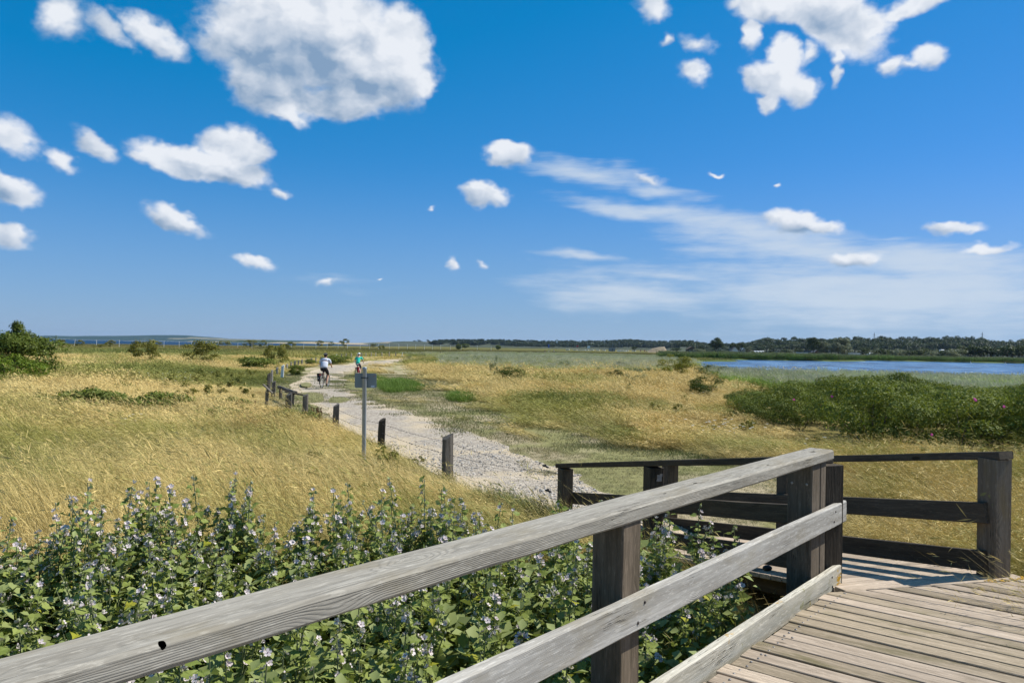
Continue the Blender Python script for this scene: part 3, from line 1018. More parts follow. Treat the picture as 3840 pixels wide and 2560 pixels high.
def upright(center, z0, z1, side, mat, xdir, parent, seed, name="post", **kw):
    """square post whose grain runs up: local x is world z"""
    xd = Vector(xdir).normalized()
    yd = Vector((0, 0, 1)).cross(xd).normalized()
    M = Matrix((Vector((0, 0, 1)), xd, yd)).transposed().to_4x4()
    M.translation = Vector((center[0], center[1], z0)) - yd * (side / 2)
    me = beam_mesh(name, z1 - z0, side, side, mat, seed, 5, .006, .0012)
    return obj(name, me, parent, M, **kw)


def screw(parent, p, nrm, mat, r=.009, name="screw"):
    b = MB()
    b.lathe([(0.0001, .004), (r * .7, .0035), (r, .001), (r, -.004)], 8, Matrix.Translation(p) @ Vector(nrm).to_track_quat('Z', 'Y').to_matrix().to_4x4())
    return b


def near_rail_pt(s, off, z):
    p = RAIL_P + RAIL_D * s + RAIL_N * off
    return Vector((p.x, p.y, z))


# ---- near railing
near = empty("timber_railing", near_rail_pt(2.52, .09, 0), "silvery weathered railing crossing the foreground before the mallow bed, its handrail brightly lit", "railing", "boardwalk railings")
# handrail with the knot hole
L0, L1 = -2.4, 5.42
hm = beam_mesh("handrail", L1 - L0, .186, .074, M_RAIL, 3, 26, .011, .0018)
tmp = bpy.data.objects.new("tmp", hm)
COL.objects.link(tmp)
hole = gp(616, 2428, 1.567)
FH = frame(near_rail_pt(L0, .093, 1.497), RAIL_D)
hl = FH.inverted() @ hole
cut = MB()
cut.ball((0, 0, 0), (.009, .012, .024), Matrix.Translation((hl.x + .012, -.088, .066)) @ Matrix.Rotation(R(25), 4, 'Z') @ Matrix.Rotation(R(40), 4, 'X'), 14, 10)
cut.ball((0, 0, 0), (.022, .008, .010), Matrix.Translation((L1 - L0 - 1.13, -.03, .078)), 10, 6)
cut.ball((0, 0, 0), (.030, .007, .008), Matrix.Translation((L1 - L0 - 2.1, -.0, .077)), 10, 6)
cut.ball((0, 0, 0), (.020, .006, .008), Matrix.Translation((L1 - L0 - 2.5, -.03, .077)), 10, 6)
cut.ball((0, 0, 0), (.012, .008, .010), Matrix.Translation((L1 - L0 - .20, -.01, .077)), 10, 6)
cme = cut.mesh("tmpcut", M_HOLE)
cob = bpy.data.objects.new("tmpcut", cme)
COL.objects.link(cob)
md = tmp.modifiers.new("b", 'BOOLEAN')
md.operation = 'DIFFERENCE'
md.object = cob
md.solver = 'EXACT'
dg = bpy.context.evaluated_depsgraph_get()
hm2 = bpy.data.meshes.new_from_object(tmp.evaluated_get(dg))
hm2.name = "handrail"
if len(hm2.materials) < 2:
    hm2.materials.append(M_HOLE)
bpy.data.objects.remove(tmp)
bpy.data.objects.remove(cob)
obj("handrail", hm2, near, FH)


def near_board(s1, z, h, seed, mat=M_RAIL):
    me = beam_mesh("rail_board", s1 + 2.4, .05, h, mat, seed, 22, .008, .0020)
    return obj("rail_board", me, near, frame(near_rail_pt(-2.4, .197, z), RAIL_D))


near_board(5.63, 1.010, .158, 5, M_RAILW)
M_RAIL2 = wood("lichen_spotted_timber", (.54, .51, .43), (.34, .315, .25), (.22, .20, .10), 1.0, lichen=.25)
bb = near_board(5.52, .545, .158, 8, M_RAIL2)
pmid = upright(near_rail_pt(2.52, .09, 0), -.35, 1.496, .165, M_POST, RAIL_D, near, 11)
upright(near_rail_pt(5.105, .075, 0), -.35, 1.496, .175, M_POSTC, RAIL_D, near, 12)
upright(near_rail_pt(5.265, .105, 0), -.35, 1.495, .115, M_POSTC, RAIL_D, near, 13)
upright(near_rail_pt(-.2, .09, 0), -.35, 1.496, .165, M_POST, RAIL_D, near, 14)
# screws, each one a piece of the railing
SCREW = MB().lathe([(0.0001, .004), (.0056, .0035), (.008, .001), (.008, -.004)], 8).mesh("screw", M_BOLT)
SCREW_L = MB().lathe([(0.0001, .004), (.0066, .0035), (.0095, .001), (.0095, -.004)], 8).mesh("screw", M_SCREW)


def put_screw(p, nrm, me, parent):
    obj("screw", me, parent, Matrix.Translation(p) @ Vector(nrm).to_track_quat('Z', 'Y').to_matrix().to_4x4())


for (s, off, z, nd) in [(5.36, .2235, 1.125, RAIL_N), (5.33, .2235, 1.055, RAIL_N), (5.30, .2235, .655, RAIL_N), (5.31, .2235, .585, RAIL_N),
                        (2.56, .2235, 1.13, RAIL_N), (2.50, .2235, 1.05, RAIL_N), (2.52, .2235, .66, RAIL_N), (2.54, .2235, .58, RAIL_N)]:
    put_screw(near_rail_pt(s, off, z), nd, SCREW, near)
for o_ in (.02, .125):
    put_screw(near_rail_pt(5.0165, o_, 1.355), -RAIL_D, SCREW_L, near)
inv = WM[near.name].inverted()
for a_, b_, r_ in ((near_rail_pt(5.42, .15, 1.535), near_rail_pt(5.434, .15, 1.535), .007), (near_rail_pt(5.60, .20, 1.075), near_rail_pt(5.655, .20, 1.08), .006)):
    sm = MB().tube([a_, b_], r_, 6).mesh("bolt", M_BOLT)
    sm.transform(inv)
    obj("bolt", sm, near, WM[near.name])


# ---- ramp railings
M_POSTG = wood("grey_brown_corner_post", (.18, .145, .105), (.10, .078, .055), (.16, .11, .04), .8, ring=150, lichen=.12)
def ramp_rail(root, start, stations, a_lo, a_hi, side, seeds, label):
    def P(a, off, z):
        p = start + RAMP_D * a + RAMP_N * off
        return Vector((p.x, p.y, z - ramp_drop(p)))
    e = empty(root, start + Vector((0, 0, 0)), label, "railing", "boardwalk railings")

    def sloped(a0, a1, off, z, w, h, seed, name):
        # a level stretch before the joint does not matter here: the rail starts at it
        p0, p1 = P(a0, off, z), P(a1, off, z)
        me = beam_mesh(name, (p1 - p0).length, w, h, M_DARK, seed, 12, .006, .0015)
        return obj(name, me, e, frame(p0, p1 - p0))
    sloped(a_lo, a_hi, 0, 1.507, .145, .062, seeds, "handrail")
    for i, z in enumerate((1.01, .64)):
        sloped(a_lo * .35, a_hi - .12, side * .104, z, .045, .158, seeds + 3 + i, "rail_board")
    for i, a in enumerate(stations):
        p = P(a, 0, 0)
        upright(p, -.4, 1.50 - ramp_drop(p), .165, M_DARK if not (side < 0 and i == 0) else M_POSTG, RAMP_N, e, seeds + 20 + i)
    return e


rr1 = ramp_rail("timber_railing", NEAR0, (0, 2.66, 5.09), .02, 5.28, 1, 40, "dark brown ramp railing on the mallow side, ending at a post beside the gravel path")
rr2 = ramp_rail("timber_railing", FAR0, (0, 2.43, 4.86), -.10, 5.05, -1, 70, "dark brown ramp railing on the meadow side, ending at the thick lichen-footed post")
# metal plate with holes nailed to the middle ramp post
pp = NEAR0 + RAMP_D * 2.66 - RAMP_N * .0 - RAMP_D * .088
b = MB().box((0, 0, 0), (.055, .004, .07)).box((.02, -.001, .03), (.03, .004, .03)).box((-.02, -.001, -.025), (.03, .004, .02))
b.obj("perforated_plate", M_SCREW, rr1, Matrix.Translation((pp.x + .02, pp.y, 1.50 - ramp_drop(pp) - .12)) @ Matrix.Rotation(math.atan2(RAMP_N.y, RAMP_N.x), 4, 'Z'))

# ---- deck planks (pieces of the walking surface)
deck = empty("boardwalk", (2.4, 4.6, 0), kind='structure')
ramp = empty("ramp", (2.4, 8.0, 0), kind='structure')


def clip_poly(poly, p, n):
    """keep the side where (q-p).n <= 0"""
    out = []
    for i in range(len(poly)):
        a, b_ = poly[i], poly[(i + 1) % len(poly)]
        da, db = (a - p).dot(n), (b_ - p).dot(n)
        if da <= 0:
            out.append(a)
        if (da <= 0) != (db <= 0):
            out.append(a + (b_ - a) * (da / (da - db)))
    return out


JD = (J1 - J0).normalized()
JN = Vector((-JD.y, JD.x, 0))       # away from the camera
rg = random.Random(77)
pitch = .1475
k = 0
s = 7.685
while s > -2.9:
    gap = .015 + rg.random() * .011
    w = pitch - gap
    off0 = .262 + rg.uniform(-.012, .012)
    P0_ = lambda s_, o_: RAIL_P + RAIL_D * s_ + RAIL_N * o_
    poly = [P0_(s - w, off0), P0_(s - w, 3.9), P0_(s, 3.9), P0_(s, off0)]
    poly = clip_poly(poly, J0 - JN * .014, JN)
    if len(poly) >= 3:
        M = frame((P0_(s - w / 2, off0).x, P0_(s - w / 2, off0).y, DECK_Z - .046 + rg.uniform(-.003, .003)), RAIL_N)
        Mi = M.inverted()
        loc = [Mi @ Vector((q.x, q.y, M.translation.z)) for q in poly]
        area = sum(loc[i].x * loc[(i + 1) % len(loc)].y - loc[(i + 1) % len(loc)].x * loc[i].y for i in range(len(loc)))
        if abs(area) > .004:
            if area < 0:
                loc = loc[::-1]
            MB().prism([(q.x, q.y) for q in loc], 0, .046).obj("plank", M_PLANKG if rg.random() < .40 else M_PLANK, deck, M, bevel=.0035)
    s -= pitch
    k += 1
# far strip of planks beyond J1 is cut by the same joint; a trimmed edge board closes it
# ramp planks
c0, c1 = -.10 + 0, 1.303 + .17
a = -.16
while a < 4.15:
    w = .138
    wv = rg.uniform(-.012, .012)
    org = NEAR0 - RAMP_D * (NEAR0.dot(RAMP_D) - RAMP_A0)
    Q = lambda a_, c_: org + RAMP_D * a_ + RAMP_N * c_
    poly = [Q(a, c0), Q(a, c1 + wv), Q(a + w, c1 + wv), Q(a + w, c0)]
    poly = clip_poly(poly, J0, -JN)
    if len(poly) >= 3:
        zz = DECK_Z - SLOPE * max(a + w / 2, 0)
        xax = RAMP_N
        up = (Vector((0, 0, 1)) + RAMP_D * (SLOPE if a > 0 else 0)).normalized()
        ctr = Q(a + w / 2, c0)
        M = frame((ctr.x, ctr.y, zz - .038), xax, up)
        Mi = M.inverted()
        loc = []
        for q in poly:
            v = Mi @ Vector((q.x, q.y, zz))
            loc.append((v.x, v.y))
        area = sum(loc[i][0] * loc[(i + 1) % len(loc)][1] - loc[(i + 1) % len(loc)][0] * loc[i][1] for i in range(len(loc)))
        if abs(area) > .004:
            if area < 0:
                loc = loc[::-1]
            MB().prism(loc, 0, .038).obj("plank", M_PLANK, ramp, M, bevel=.003)
    a += .1475
# bearers
for o_ in (.36, 1.6, 3.2):
    p0 = near_rail_pt(-2.6, o_, .40); p1 = near_rail_pt(5.0, o_, .40)
    obj("bearer", beam_mesh("bearer", (p1 - p0).length, .09, .155, M_DARK, 5, 4), deck, frame(p0, p1 - p0))
for c_ in (.05, .7, 1.36):
    org = NEAR0 - RAMP_D * (NEAR0.dot(RAMP_D) - RAMP_A0)
    p0 = org + RAMP_D * .02 + RAMP_N * c_ + Vector((0, 0, .42))
    p1 = org + RAMP_D * 3.9 + RAMP_N * c_ + Vector((0, 0, .42 - SLOPE * 3.9))
    obj("bearer", beam_mesh("bearer", (p1 - p0).length, .08, .13, M_DARK, 6, 4), ramp, frame(p0, p1 - p0))
# screws in the deck
sb = MB()
s = 5.62
rg = random.Random(5)
while s > 1.0:
    for o_ in (.345, .375, 1.6, 3.0):
        for ds in (-.035, -.105):
            if o_ == .345 or rg.random() < .8:
                p = RAIL_P + RAIL_D * (s + ds + rg.uniform(-.006, .006)) + RAIL_N * (o_ + rg.uniform(-.012, .012))
                if (p - J0).dot(JN) < -.04 and (o_ != .375 or rg.random() < .3):
                    t = screw(None, Vector((p.x, p.y, DECK_Z + .0015)), (0, 0, 1), None, .0075)
                    sb.add(t.V, t.F)
    s -= pitch
sm = sb.mesh("screw", M_SCREW)
sm.transform(WM[deck.name].inverted())
obj("screw", sm, deck, WM[deck.name], kind='stuff')
# black rubber lump at the foot of the ramp rail
q = gp(2877, 2155, .52)
MB().ball((0, 0, .02), (.04, .03, .025)).obj("rubber_pad", M_BLACK, None, Matrix.Translation((q.x, q.y, .555)), smooth=True, label="black rubber pad lying on the ramp edge beside the corner post", cat="pad")
# lichen cushions on the board ends
m, N = new_mat("orange_lichen")
o = N.n('ShaderNodeTexCoord').outputs['Object']
finish(N, N.mix(N.smooth(N.noise(o, 60, 4), .4, .6), (.30, .19, .02), (.50, .27, .02)), .95, bump=N.noise(o, 160, 3), bump_d=.004)
M_LICHEN = m


def lichen_crust(name, origin, ux, uy, nrm, w, h, n, seed, parent):
    rg = random.Random(seed)
    mb = MB()
    for i in range(n):
        c = Vector(origin) + Vector(ux) * rg.uniform(-w, w) + Vector(uy) * rg.uniform(-h, h)
        k = rg.randint(5, 7)
        r_ = rg.uniform(.004, .013)
        ring = []
        for j in range(k):
            t = 2 * math.pi * j / k
            rr_ = r_ * rg.uniform(.6, 1.2)
            ring.append(c + Vector(ux) * math.cos(t) * rr_ + Vector(uy) * math.sin(t) * rr_ + Vector(nrm) * .0004)
        mb.add([c + Vector(nrm) * rg.uniform(.0025, .005)] + ring, [(0, j + 1, (j + 1) % k + 1) for j in range(k)])
    me = mb.mesh(name, M_LICHEN, True)
    me.transform(WM[parent.name].inverted())
    return obj(name, me, parent, WM[parent.name], kind='stuff')


lichen_crust("lichen", near_rail_pt(5.46, .2225, .60), RAIL_D, (0, 0, 1), RAIL_N, .05, .045, 46, 3, near)
cp = FAR0 - RAMP_N * .02 - RAMP_D * .13
lichen_crust("lichen", (cp.x, cp.y, DECK_Z + .002), RAMP_N, -RAMP_D, (0, 0, 1), .20, .035, 60, 4, deck)
ce = FAR0 + RAMP_N * .12 + RAMP_D * .25
lichen_crust("lichen", (ce.x - .05, ce.y + .1, DECK_Z - .03), RAMP_D, RAMP_N, (0, 0, 1), .30, .03, 60, 6, deck)

# ------------------------------------------------------------------ sign post
sg = gp(1364, 1768)
sign = empty("sign_post", sg, "grey metal sign post seen from behind, its rounded plate bearing a small white sticker", "sign")
T = Matrix.Translation(sg) @ Matrix.Rotation(R(-.6), 4, 'Y')
ztop = z_at(1371, 1376, sg.y)
MB().lathe([(.0001, ztop), (.036, ztop), (.041, ztop - .008), (.041, ztop - .045), (.038, ztop - .05), (.038, -.5)], 20).obj("pole", M_GALV, sign, T, smooth=True)
zc_ = (z_at(1374, 1399, sg.y) + z_at(1374, 1455, sg.y)) / 2
pw, ph = 82 / F_PX * sg.y, 55 / F_PX * sg.y


def rrect(w, h, r, n=5):
    out = []
    for cx, cy, a0 in ((w / 2 - r, h / 2 - r, 0), (-w / 2 + r, h / 2 - r, 90), (-w / 2 + r, -h / 2 + r, 180), (w / 2 - r, -h / 2 + r, 270)):
        for i in range(n + 1):
            a = R(a0 + 90 * i / n)
            out.append((cx + r * math.cos(a), cy + r * math.sin(a)))
    return out


PT = T @ Matrix.Translation((.012, .052, zc_)) @ Matrix.Rotation(R(90), 4, 'X')
MB().prism(rrect(pw, ph, .028), -.0015, .0015, Matrix.Identity(4)).obj("plate", M_SIGNB, sign, PT)
MB().box((0, 0, .0025), (.062, .036, .001)).obj("sticker", M_PAPER, sign, PT @ Matrix.Translation((pw / 2 - .068, -ph / 2 + .026, 0)))
MB().prism([(.0, .016), (.006, .006), (.018, .006), (.012, 0), (.02, -.012), (.008, -.012), (0, -.016), (-.008, -.012), (-.02, -.012), (-.012, 0), (-.018, .006), (-.006, .006)], .002, .003).obj("faded_emblem", M_MARK, sign, PT @ Matrix.Translation((pw / 2 - .045, ph / 2 - .05, 0)))
cb = MB()
cb.lathe([(.0395, -.014), (.046, -.012), (.046, .012), (.0395, .014)], 16)
cb.tube([(-.062, .0, 0), (-.036, 0, 0)], .012, 8).tube([(.036, 0, 0), (.066, 0, 0)], .012, 8).box((0, .045, 0), (.12, .012, .024))
cb.obj("clamp", M_CLAMP, sign, T @ Matrix.Translation((0, 0, z_at(1374, 1416, sg.y))))

# ------------------------------------------------------------------ path-side fence: split stakes and barbed wire
fence = empty("stake_fence", gp(1674, 1795), "old barbed wire fence of weathered split stakes curving along the gravel path", "fence")
# px, y top, y bottom, width px, material, lean (px at top)
STAKES = [(1674, 1637, 1800, 44, 0, -2), (1432, 1573, 1694, 29, 1, 4), (1261, 1518, 1630, 26, 0, 2), (1144, 1481, 1562, 23, 0, 2),
          (1002, 1462, 1524, 14, 0, 3), (1027, 1431, 1488, 17, 0, 3), (1008, 1401, 1472, 15, 0, 4), (1083, 1478, 1532, 26, 0, 0), (1052, 1456, 1496, 13, 0, 0), (1097, 1474, 1522, 14, 0, 0),
          (1019, 1388, 1432, 8, 0, 0), (1039, 1378, 1406, 9, 0, 0), (1061, 1370, 1416, 12, 2, 4), (1076, 1365, 1392, 7, 0, 0), (1091, 1357, 1390, 6, 0, 0),
          (1106, 1353, 1387, 8, 0, 0), (1119, 1351, 1381, 5, 0, 1), (1132, 1348, 1376, 7, 0, 0), (1147, 1349, 1371, 6, 0, 0), (1167, 1343, 1370, 7, 0, 0), (1184, 1340, 1367, 5, 0, 0),
          (1205, 1337, 1362, 5, 0, 0), (1226, 1335, 1356, 4, 0, 0), (1244, 1331, 1348, 5, 0, 0), (1261, 1330, 1347, 6, 2, 2), (1281, 1327, 1345, 4, 0, 0), (1298, 1325, 1345, 4, 0, 1),
          (1317, 1324, 1342, 4, 0, 0), (1340, 1324, 1342, 4, 0, 0), (1356, 1323, 1343, 4, 0, 0), (1372, 1323, 1341, 3, 0, 0), (1392, 1321, 1339, 4, 0, 0), (1409, 1321, 1338, 3, 0, 0),
          (1432, 1321, 1339, 4, 0, 0), (1459, 1319, 1340, 4, 0, 0), (1484, 1321, 1339, 4, 0, 0), (1510, 1322, 1338, 3, 2, 5), (1530, 1322, 1335, 3, 0, 0), (1555, 1322, 1335, 3, 0, 0), (1582, 1321, 1336, 3, 0, 0),
          (1614, 1321, 1336, 3, 0, 0), (1651, 1320, 1334, 3, 0, 0), (1685, 1320, 1333, 3, 0, 0)]
rg = random.Random(4)
tops = []
for i, (px, yt, yb, wp, mk, lean) in enumerate(STAKES):
    yb_c = min(yb, 1800)
    g0 = gp(px - lean, yb_c)
    d = g0.y
    h = z_at(px, yt, d)
    w = max(wp / F_PX * d, .07 if d < 45 else .13)
    mat = (M_STAKE if d < 45 else M_STAKE_FAR, M_STAKE_DK, M_WHITEPOST)[mk]
    # split stake: uneven five-sided section, slanted top
    n = 6
    th0 = rg.uniform(0, 3)
    V, F = [], []
    lv = 5
    for j in range(lv):
        t = j / (lv - 1)
        for q in range(n):
            a_ = 2 * math.pi * q / n + .35
            rr_ = (1 + .22 * math.sin(3 * a_ + th0) + rg.uniform(-.07, .07)) * (1 - .06 * t)
            x = math.cos(a_) * w / 2 * rr_
            y = math.sin(a_) * w / 2 * .7 * rr_
            z = -.4 + (h + .4) * t
            if j == lv - 1:
                z += x * rg.choice([.35, .5]) + y * .5
            V.append((z, x + (gp(px, yb_c).x - g0.x) * t, y))
    for j in range(lv - 1):
        for q in range(n):
            q2 = (q + 1) % n
            F.append((j * n + q, j * n + q2, (j + 1) * n + q2, (j + 1) * n + q))
    F.append(tuple((lv - 1) * n + q for q in range(n)))
    bm_ = MB().add(V, F)
    # local x is world z so that the grain runs up
    Mx = Matrix(((0, 1, 0, 0), (0, 0, 1, 0), (1, 0, 0, 0), (0, 0, 0, 1)))
    o = bm_.obj("stake", mat, fence, Matrix.Translation((g0.x, g0.y, 0)) @ Mx)
    if mk == 2:
        o["label"] = "white painted leaning stake"
    tops.append((g0.x, g0.y, h))
# wires
def wire(P0w, P1w, sag, barbs, r=.0035):
    b = MB()
    n = 10
    pts = []
    for j in range(n + 1):
        t = j / n
        p = Vector(P0w).lerp(Vector(P1w), t)
        p.z -= sag * 4 * t * (1 - t)
        pts.append(p)
    b.tube(pts, r, 4, False)
    L = (Vector(P1w) - Vector(P0w)).length
    for j in range(int(L / .17) if barbs else 0):
        t = (j + .5) * .17 / L
        p = Vector(P0w).lerp(Vector(P1w), t)
        p.z -= sag * 4 * t * (1 - t)
        b.box(p, (.006, .008, .020), None)
    me = b.mesh("wire", M_WIRE)
    me.transform(WM[fence.name].inverted())
    obj("wire", me, fence, WM[fence.name])


endp = NEAR0 + RAMP_D * 5.09 - RAMP_N * .09
chain = [(endp.x, endp.y, .62)] + [tops[i] for i in (0, 1, 2, 3, 7, 9, 8)]
for i in range(len(chain) - 1):
    a_, b_ = chain[i], chain[i + 1]
    for frac, barbs in ((.88, True), (.60, True), (.25, False)):
        h0 = a_[2] * frac if i else (.57, .57, .12)[(.88, .60, .25).index(frac)]
        wire((a_[0], a_[1], h0), (b_[0], b_[1], b_[2] * frac), .02 + rg.random() * .04, barbs and a_[1] < 19, .0024)
chain = [tops[i] for i in (4, 5, 6, 10, 11, 12, 13, 14, 15, 16, 17, 18, 19, 20)]
for i in range(len(chain) - 1):
    a_, b_ = chain[i], chain[i + 1]
    wire((a_[0], a_[1], a_[2] * .85), (b_[0], b_[1], b_[2] * .85), .02, False, .004)
# black strainers by the ramp post
for px, py, zz in ((2042, 1746, .60), (2052, 1838, .30)):
    dd = 10.75 if zz > .5 else 10.7
    c = Vector((ray(px, py).x / ray(px, py).y * dd, dd, z_at(px, py, dd)))
    b = MB().ball((0, 0, 0), (.036, .016, .016), None, 8, 5).ball((.04, 0, -.008), (.026, .014, .013), None, 8, 5).box((.008, 0, .015), (.022, .016, .022))
    b.obj("wire_strainer", M_BLACK, fence, Matrix.Translation(c) @ Matrix.Rotation(R(12), 4, 'Y'), smooth=True)
# fallen rails and a slanted cap board at the broken corner
g1, g2 = gp(1049, 1497), gp(1098, 1524)
dz1, dz2 = z_at(1049, 1458, g1.y), z_at(1098, 1484, g2.y)
fl = empty("fallen_rail", (g1.x, g1.y, 0), "grey round rail sagging across the broken corner of the stake fence", "rail")
p0, p1 = Vector((g1.x - .05, g1.y, dz1 + .02)), Vector((g2.x + .1, g2.y, dz2 + .05))
obj("rail_beam", beam_mesh("rail_beam", (p1 - p0).length, .13, .12, M_STAKE, 9, 5, .03, .006), fl, frame(p0, p1 - p0))
p0, p1 = Vector((g2.x - .25, g2.y - .1, dz2 + .13)), Vector((g2.x + .42, g2.y - .15, dz2 + .03))
b2 = obj("plank", beam_mesh("plank", (p1 - p0).length, .16, .04, M_STAKE_DK, 19, 3, .006, .004), None, frame(p0, p1 - p0), label="short dark plank lying on the grey fallen rail beside the path", cat="plank")
g3 = gp(1002, 1524)
zt = z_at(1002, 1462, g3.y)
p0, p1 = Vector((g3.x - .17, g3.y, zt + .19)), Vector((g3.x + .17, g3.y - .02, zt - .12))
obj("plank", beam_mesh("plank", (p1 - p0).length, .15, .035, M_STAKE, 23, 3, .006, .003), None, frame(p0, p1 - p0), label="small slanting grey board nailed on top of the short stake", cat="board")

# ------------------------------------------------------------------ vegetation kits
def leaf_cloud(pts, nrm, size, rng, aspect=.55, fold=.25, vclump=None):
    n = len(pts)
    nrm = nrm / (np.linalg.norm(nrm, axis=1)[:, None] + 1e-9)
    t = rng.normal(size=(n, 3))
    t -= (t * nrm).sum(1)[:, None] * nrm
    t /= (np.linalg.norm(t, axis=1)[:, None] + 1e-9)
    b = np.cross(nrm, t)
    s = (size * rng.uniform(.6, 1.3, n))[:, None]
    V = np.empty((n, 4, 3))
    V[:, 0] = pts - t * s * .5
    V[:, 1] = pts + b * s * aspect * .5 + nrm * s * fold * .5
    V[:, 2] = pts + t * s * .5
    V[:, 3] = pts - b * s * aspect * .5 + nrm * s * fold * .5
    i = np.arange(n)[:, None] * 4
    F = np.concatenate([i + np.array([[0, 1, 2]]), i + np.array([[0, 2, 3]])], 0)
    v = rng.uniform(0, 1, n)
    if vclump is not None:
        v = .55 * v + .45 * vclump
    return V.reshape(-1, 3), F, np.repeat(v, 4)


def crown_mesh(name, n, r3, nb, leaf, seed, mat, zc=None, hollow=.72, top=1.0, spire=0.0, rb=(.28, .5)):
    rng = np.random.default_rng(seed)
    rx_, ry_, rz_ = r3
    zc = rz_ if zc is None else zc
    C = []
    while len(C) < nb:
        p = rng.uniform(-1, 1, 3)
        l = np.linalg.norm(p)
        if l < 1:
            p = p / max(l, .01) * (l ** .45) * .72
            if spire and p[2] > 0:
                p[:2] *= (1 - p[2] * spire)
            C.append(p)
    C = np.array(C)
    br = rng.uniform(rb[0], rb[1], nb)
    k = rng.choice(nb, n, p=br ** 2 / (br ** 2).sum())
    d = rng.normal(size=(n, 3))
    d /= np.linalg.norm(d, axis=1)[:, None]
    d[:, 2] = np.where(d[:, 2] < -.35, -d[:, 2], d[:, 2])
    rr = rng.uniform(hollow, 1.05, n) ** .8
    lump = 1 + .25 * np.sin(d[:, 0] * 7 + k) * np.sin(d[:, 1] * 6 + k * 2)
    p = C[k] + d * (br[k] * rr * lump)[:, None]
    p = p * np.array([rx_, ry_, rz_]) + np.array([0, 0, zc])
    nrm = d + rng.normal(size=(n, 3)) * .55 + np.array([0, 0, .35])
    vc = rng.uniform(0, 1, nb)[k]
    V, F, v = leaf_cloud(p, nrm, leaf, rng, vclump=vc)
    V[:, 2] = np.maximum(V[:, 2], .02)
    me = new_mesh(name, V, F, [mat], attrs={"v": v})
    return me, C * np.array([rx_, ry_, rz_]) + np.array([0, 0, zc])


def branch_mesh(name, C, base_r, seed, mat=None, zt=None, n=10):
    rg = random.Random(seed)
    b = MB()
    zt = zt if zt is not None else 0
    if zt > 0:
        b.tube([(0, 0, -.3), (rg.uniform(-.05, .05) * zt, 0, zt * .5), (0, 0, zt)], [base_r * 1.2, base_r, base_r * .75], 7)
    for c in C[:n]:
        c = Vector(c)
        s = Vector((rg.uniform(-1, 1) * base_r, rg.uniform(-1, 1) * base_r, zt * .9 if zt else -.1))
        mid = s.lerp(c, .5) + Vector((rg.uniform(-.1, .1), rg.uniform(-.1, .1), .08)) * c.length * .4
        b.tube([s, mid, c], [base_r * .55, base_r * .35, base_r * .12], 5)
    return b.mesh(name, mat or M_BARK, True)


ORD = ["first", "second", "third", "fourth", "fifth", "sixth", "seventh", "eighth", "ninth", "tenth", "eleventh", "twelfth", "thirteenth",
       "fourteenth", "fifteenth", "sixteenth", "seventeenth", "eighteenth", "nineteenth", "twentieth"]


class Kit:
    """a plant kind: several variants, each a list of (part name, mesh)"""

    def __init__(self, root, variants):
        self.root, self.variants, self.protos = root, variants, {}

    def place(self, loc, scale, rz, label, cat, group=None, var=0, root=None, lean=(0, 0)):
        sx, sy, sz = scale if hasattr(scale, '__len__') else (scale,) * 3
        M = Matrix.Translation(loc) @ Matrix.Rotation(lean[0], 4, 'Y') @ Matrix.Rotation(rz, 4, 'Z')
        e = bpy.data.objects.new(root or self.root, None)
        e.empty_display_size = .1
        link(e, None, M)
        tag(e, label, cat, group)
        S = Matrix.Diagonal((sx, sy, sz, 1))
        for pn, me in self.variants[var % len(self.variants)]:
            o = bpy.data.objects.new(pn, me)
            COL.objects.link(o)
            o.parent = e
            o.matrix_basis = S
            WM[o.name] = M @ S
            if pn in ('crown', 'foliage'):
                o["kind"] = 'stuff'
        return e


def bush_kit(root, nvar, n, r3, nb, leaf, mat, seed, br=.03, part='foliage', **kw):
    vs = []
    for i in range(nvar):
        me, C = crown_mesh(part, n, r3, nb, leaf, seed + i, mat, **kw)
        bm_ = branch_mesh("branches", C, br, seed + i)
        # unit size: half width 1, height 1
        co = np.empty(len(me.vertices) * 3, np.float32)
        me.vertices.foreach_get("co", co)
        co = co.reshape(-1, 3)
        hx, hy, tz = np.percentile(np.abs(co[:, 0]), 98.5), np.percentile(np.abs(co[:, 1]), 98.5), np.percentile(co[:, 2], 99)
        for q in (me, bm_):
            q.transform(Matrix.Diagonal((1 / hx, 1 / hy, 1 / tz, 1)))
        vs.append([(part, me), ("branches", bm_)])
    return Kit(root, vs)


# the hawthorn's own footprint comes first
SHRUBS = []
CLEAR = [(-26.0, 40.0, 2.4)]


def shrub(kit, px, pyb, wpx, hpx, label, cat='bush', group=None, var=0, depth=.8, root=None):
    SHRUBS.append((kit, px, pyb, wpx, hpx, label, cat, group, var, depth, root))
    g = gp(px, pyb)
    w = wpx / F_PX * g.y / 2
    n = max(1, int(round(w / (w * depth)))) if wpx < 150 else 3
    for k in range(n):
        CLEAR.append((g.x + (k - (n - 1) / 2) * w * 1.3 / n, g.y - w * .25, (w if n == 1 else w * .5) * .80))


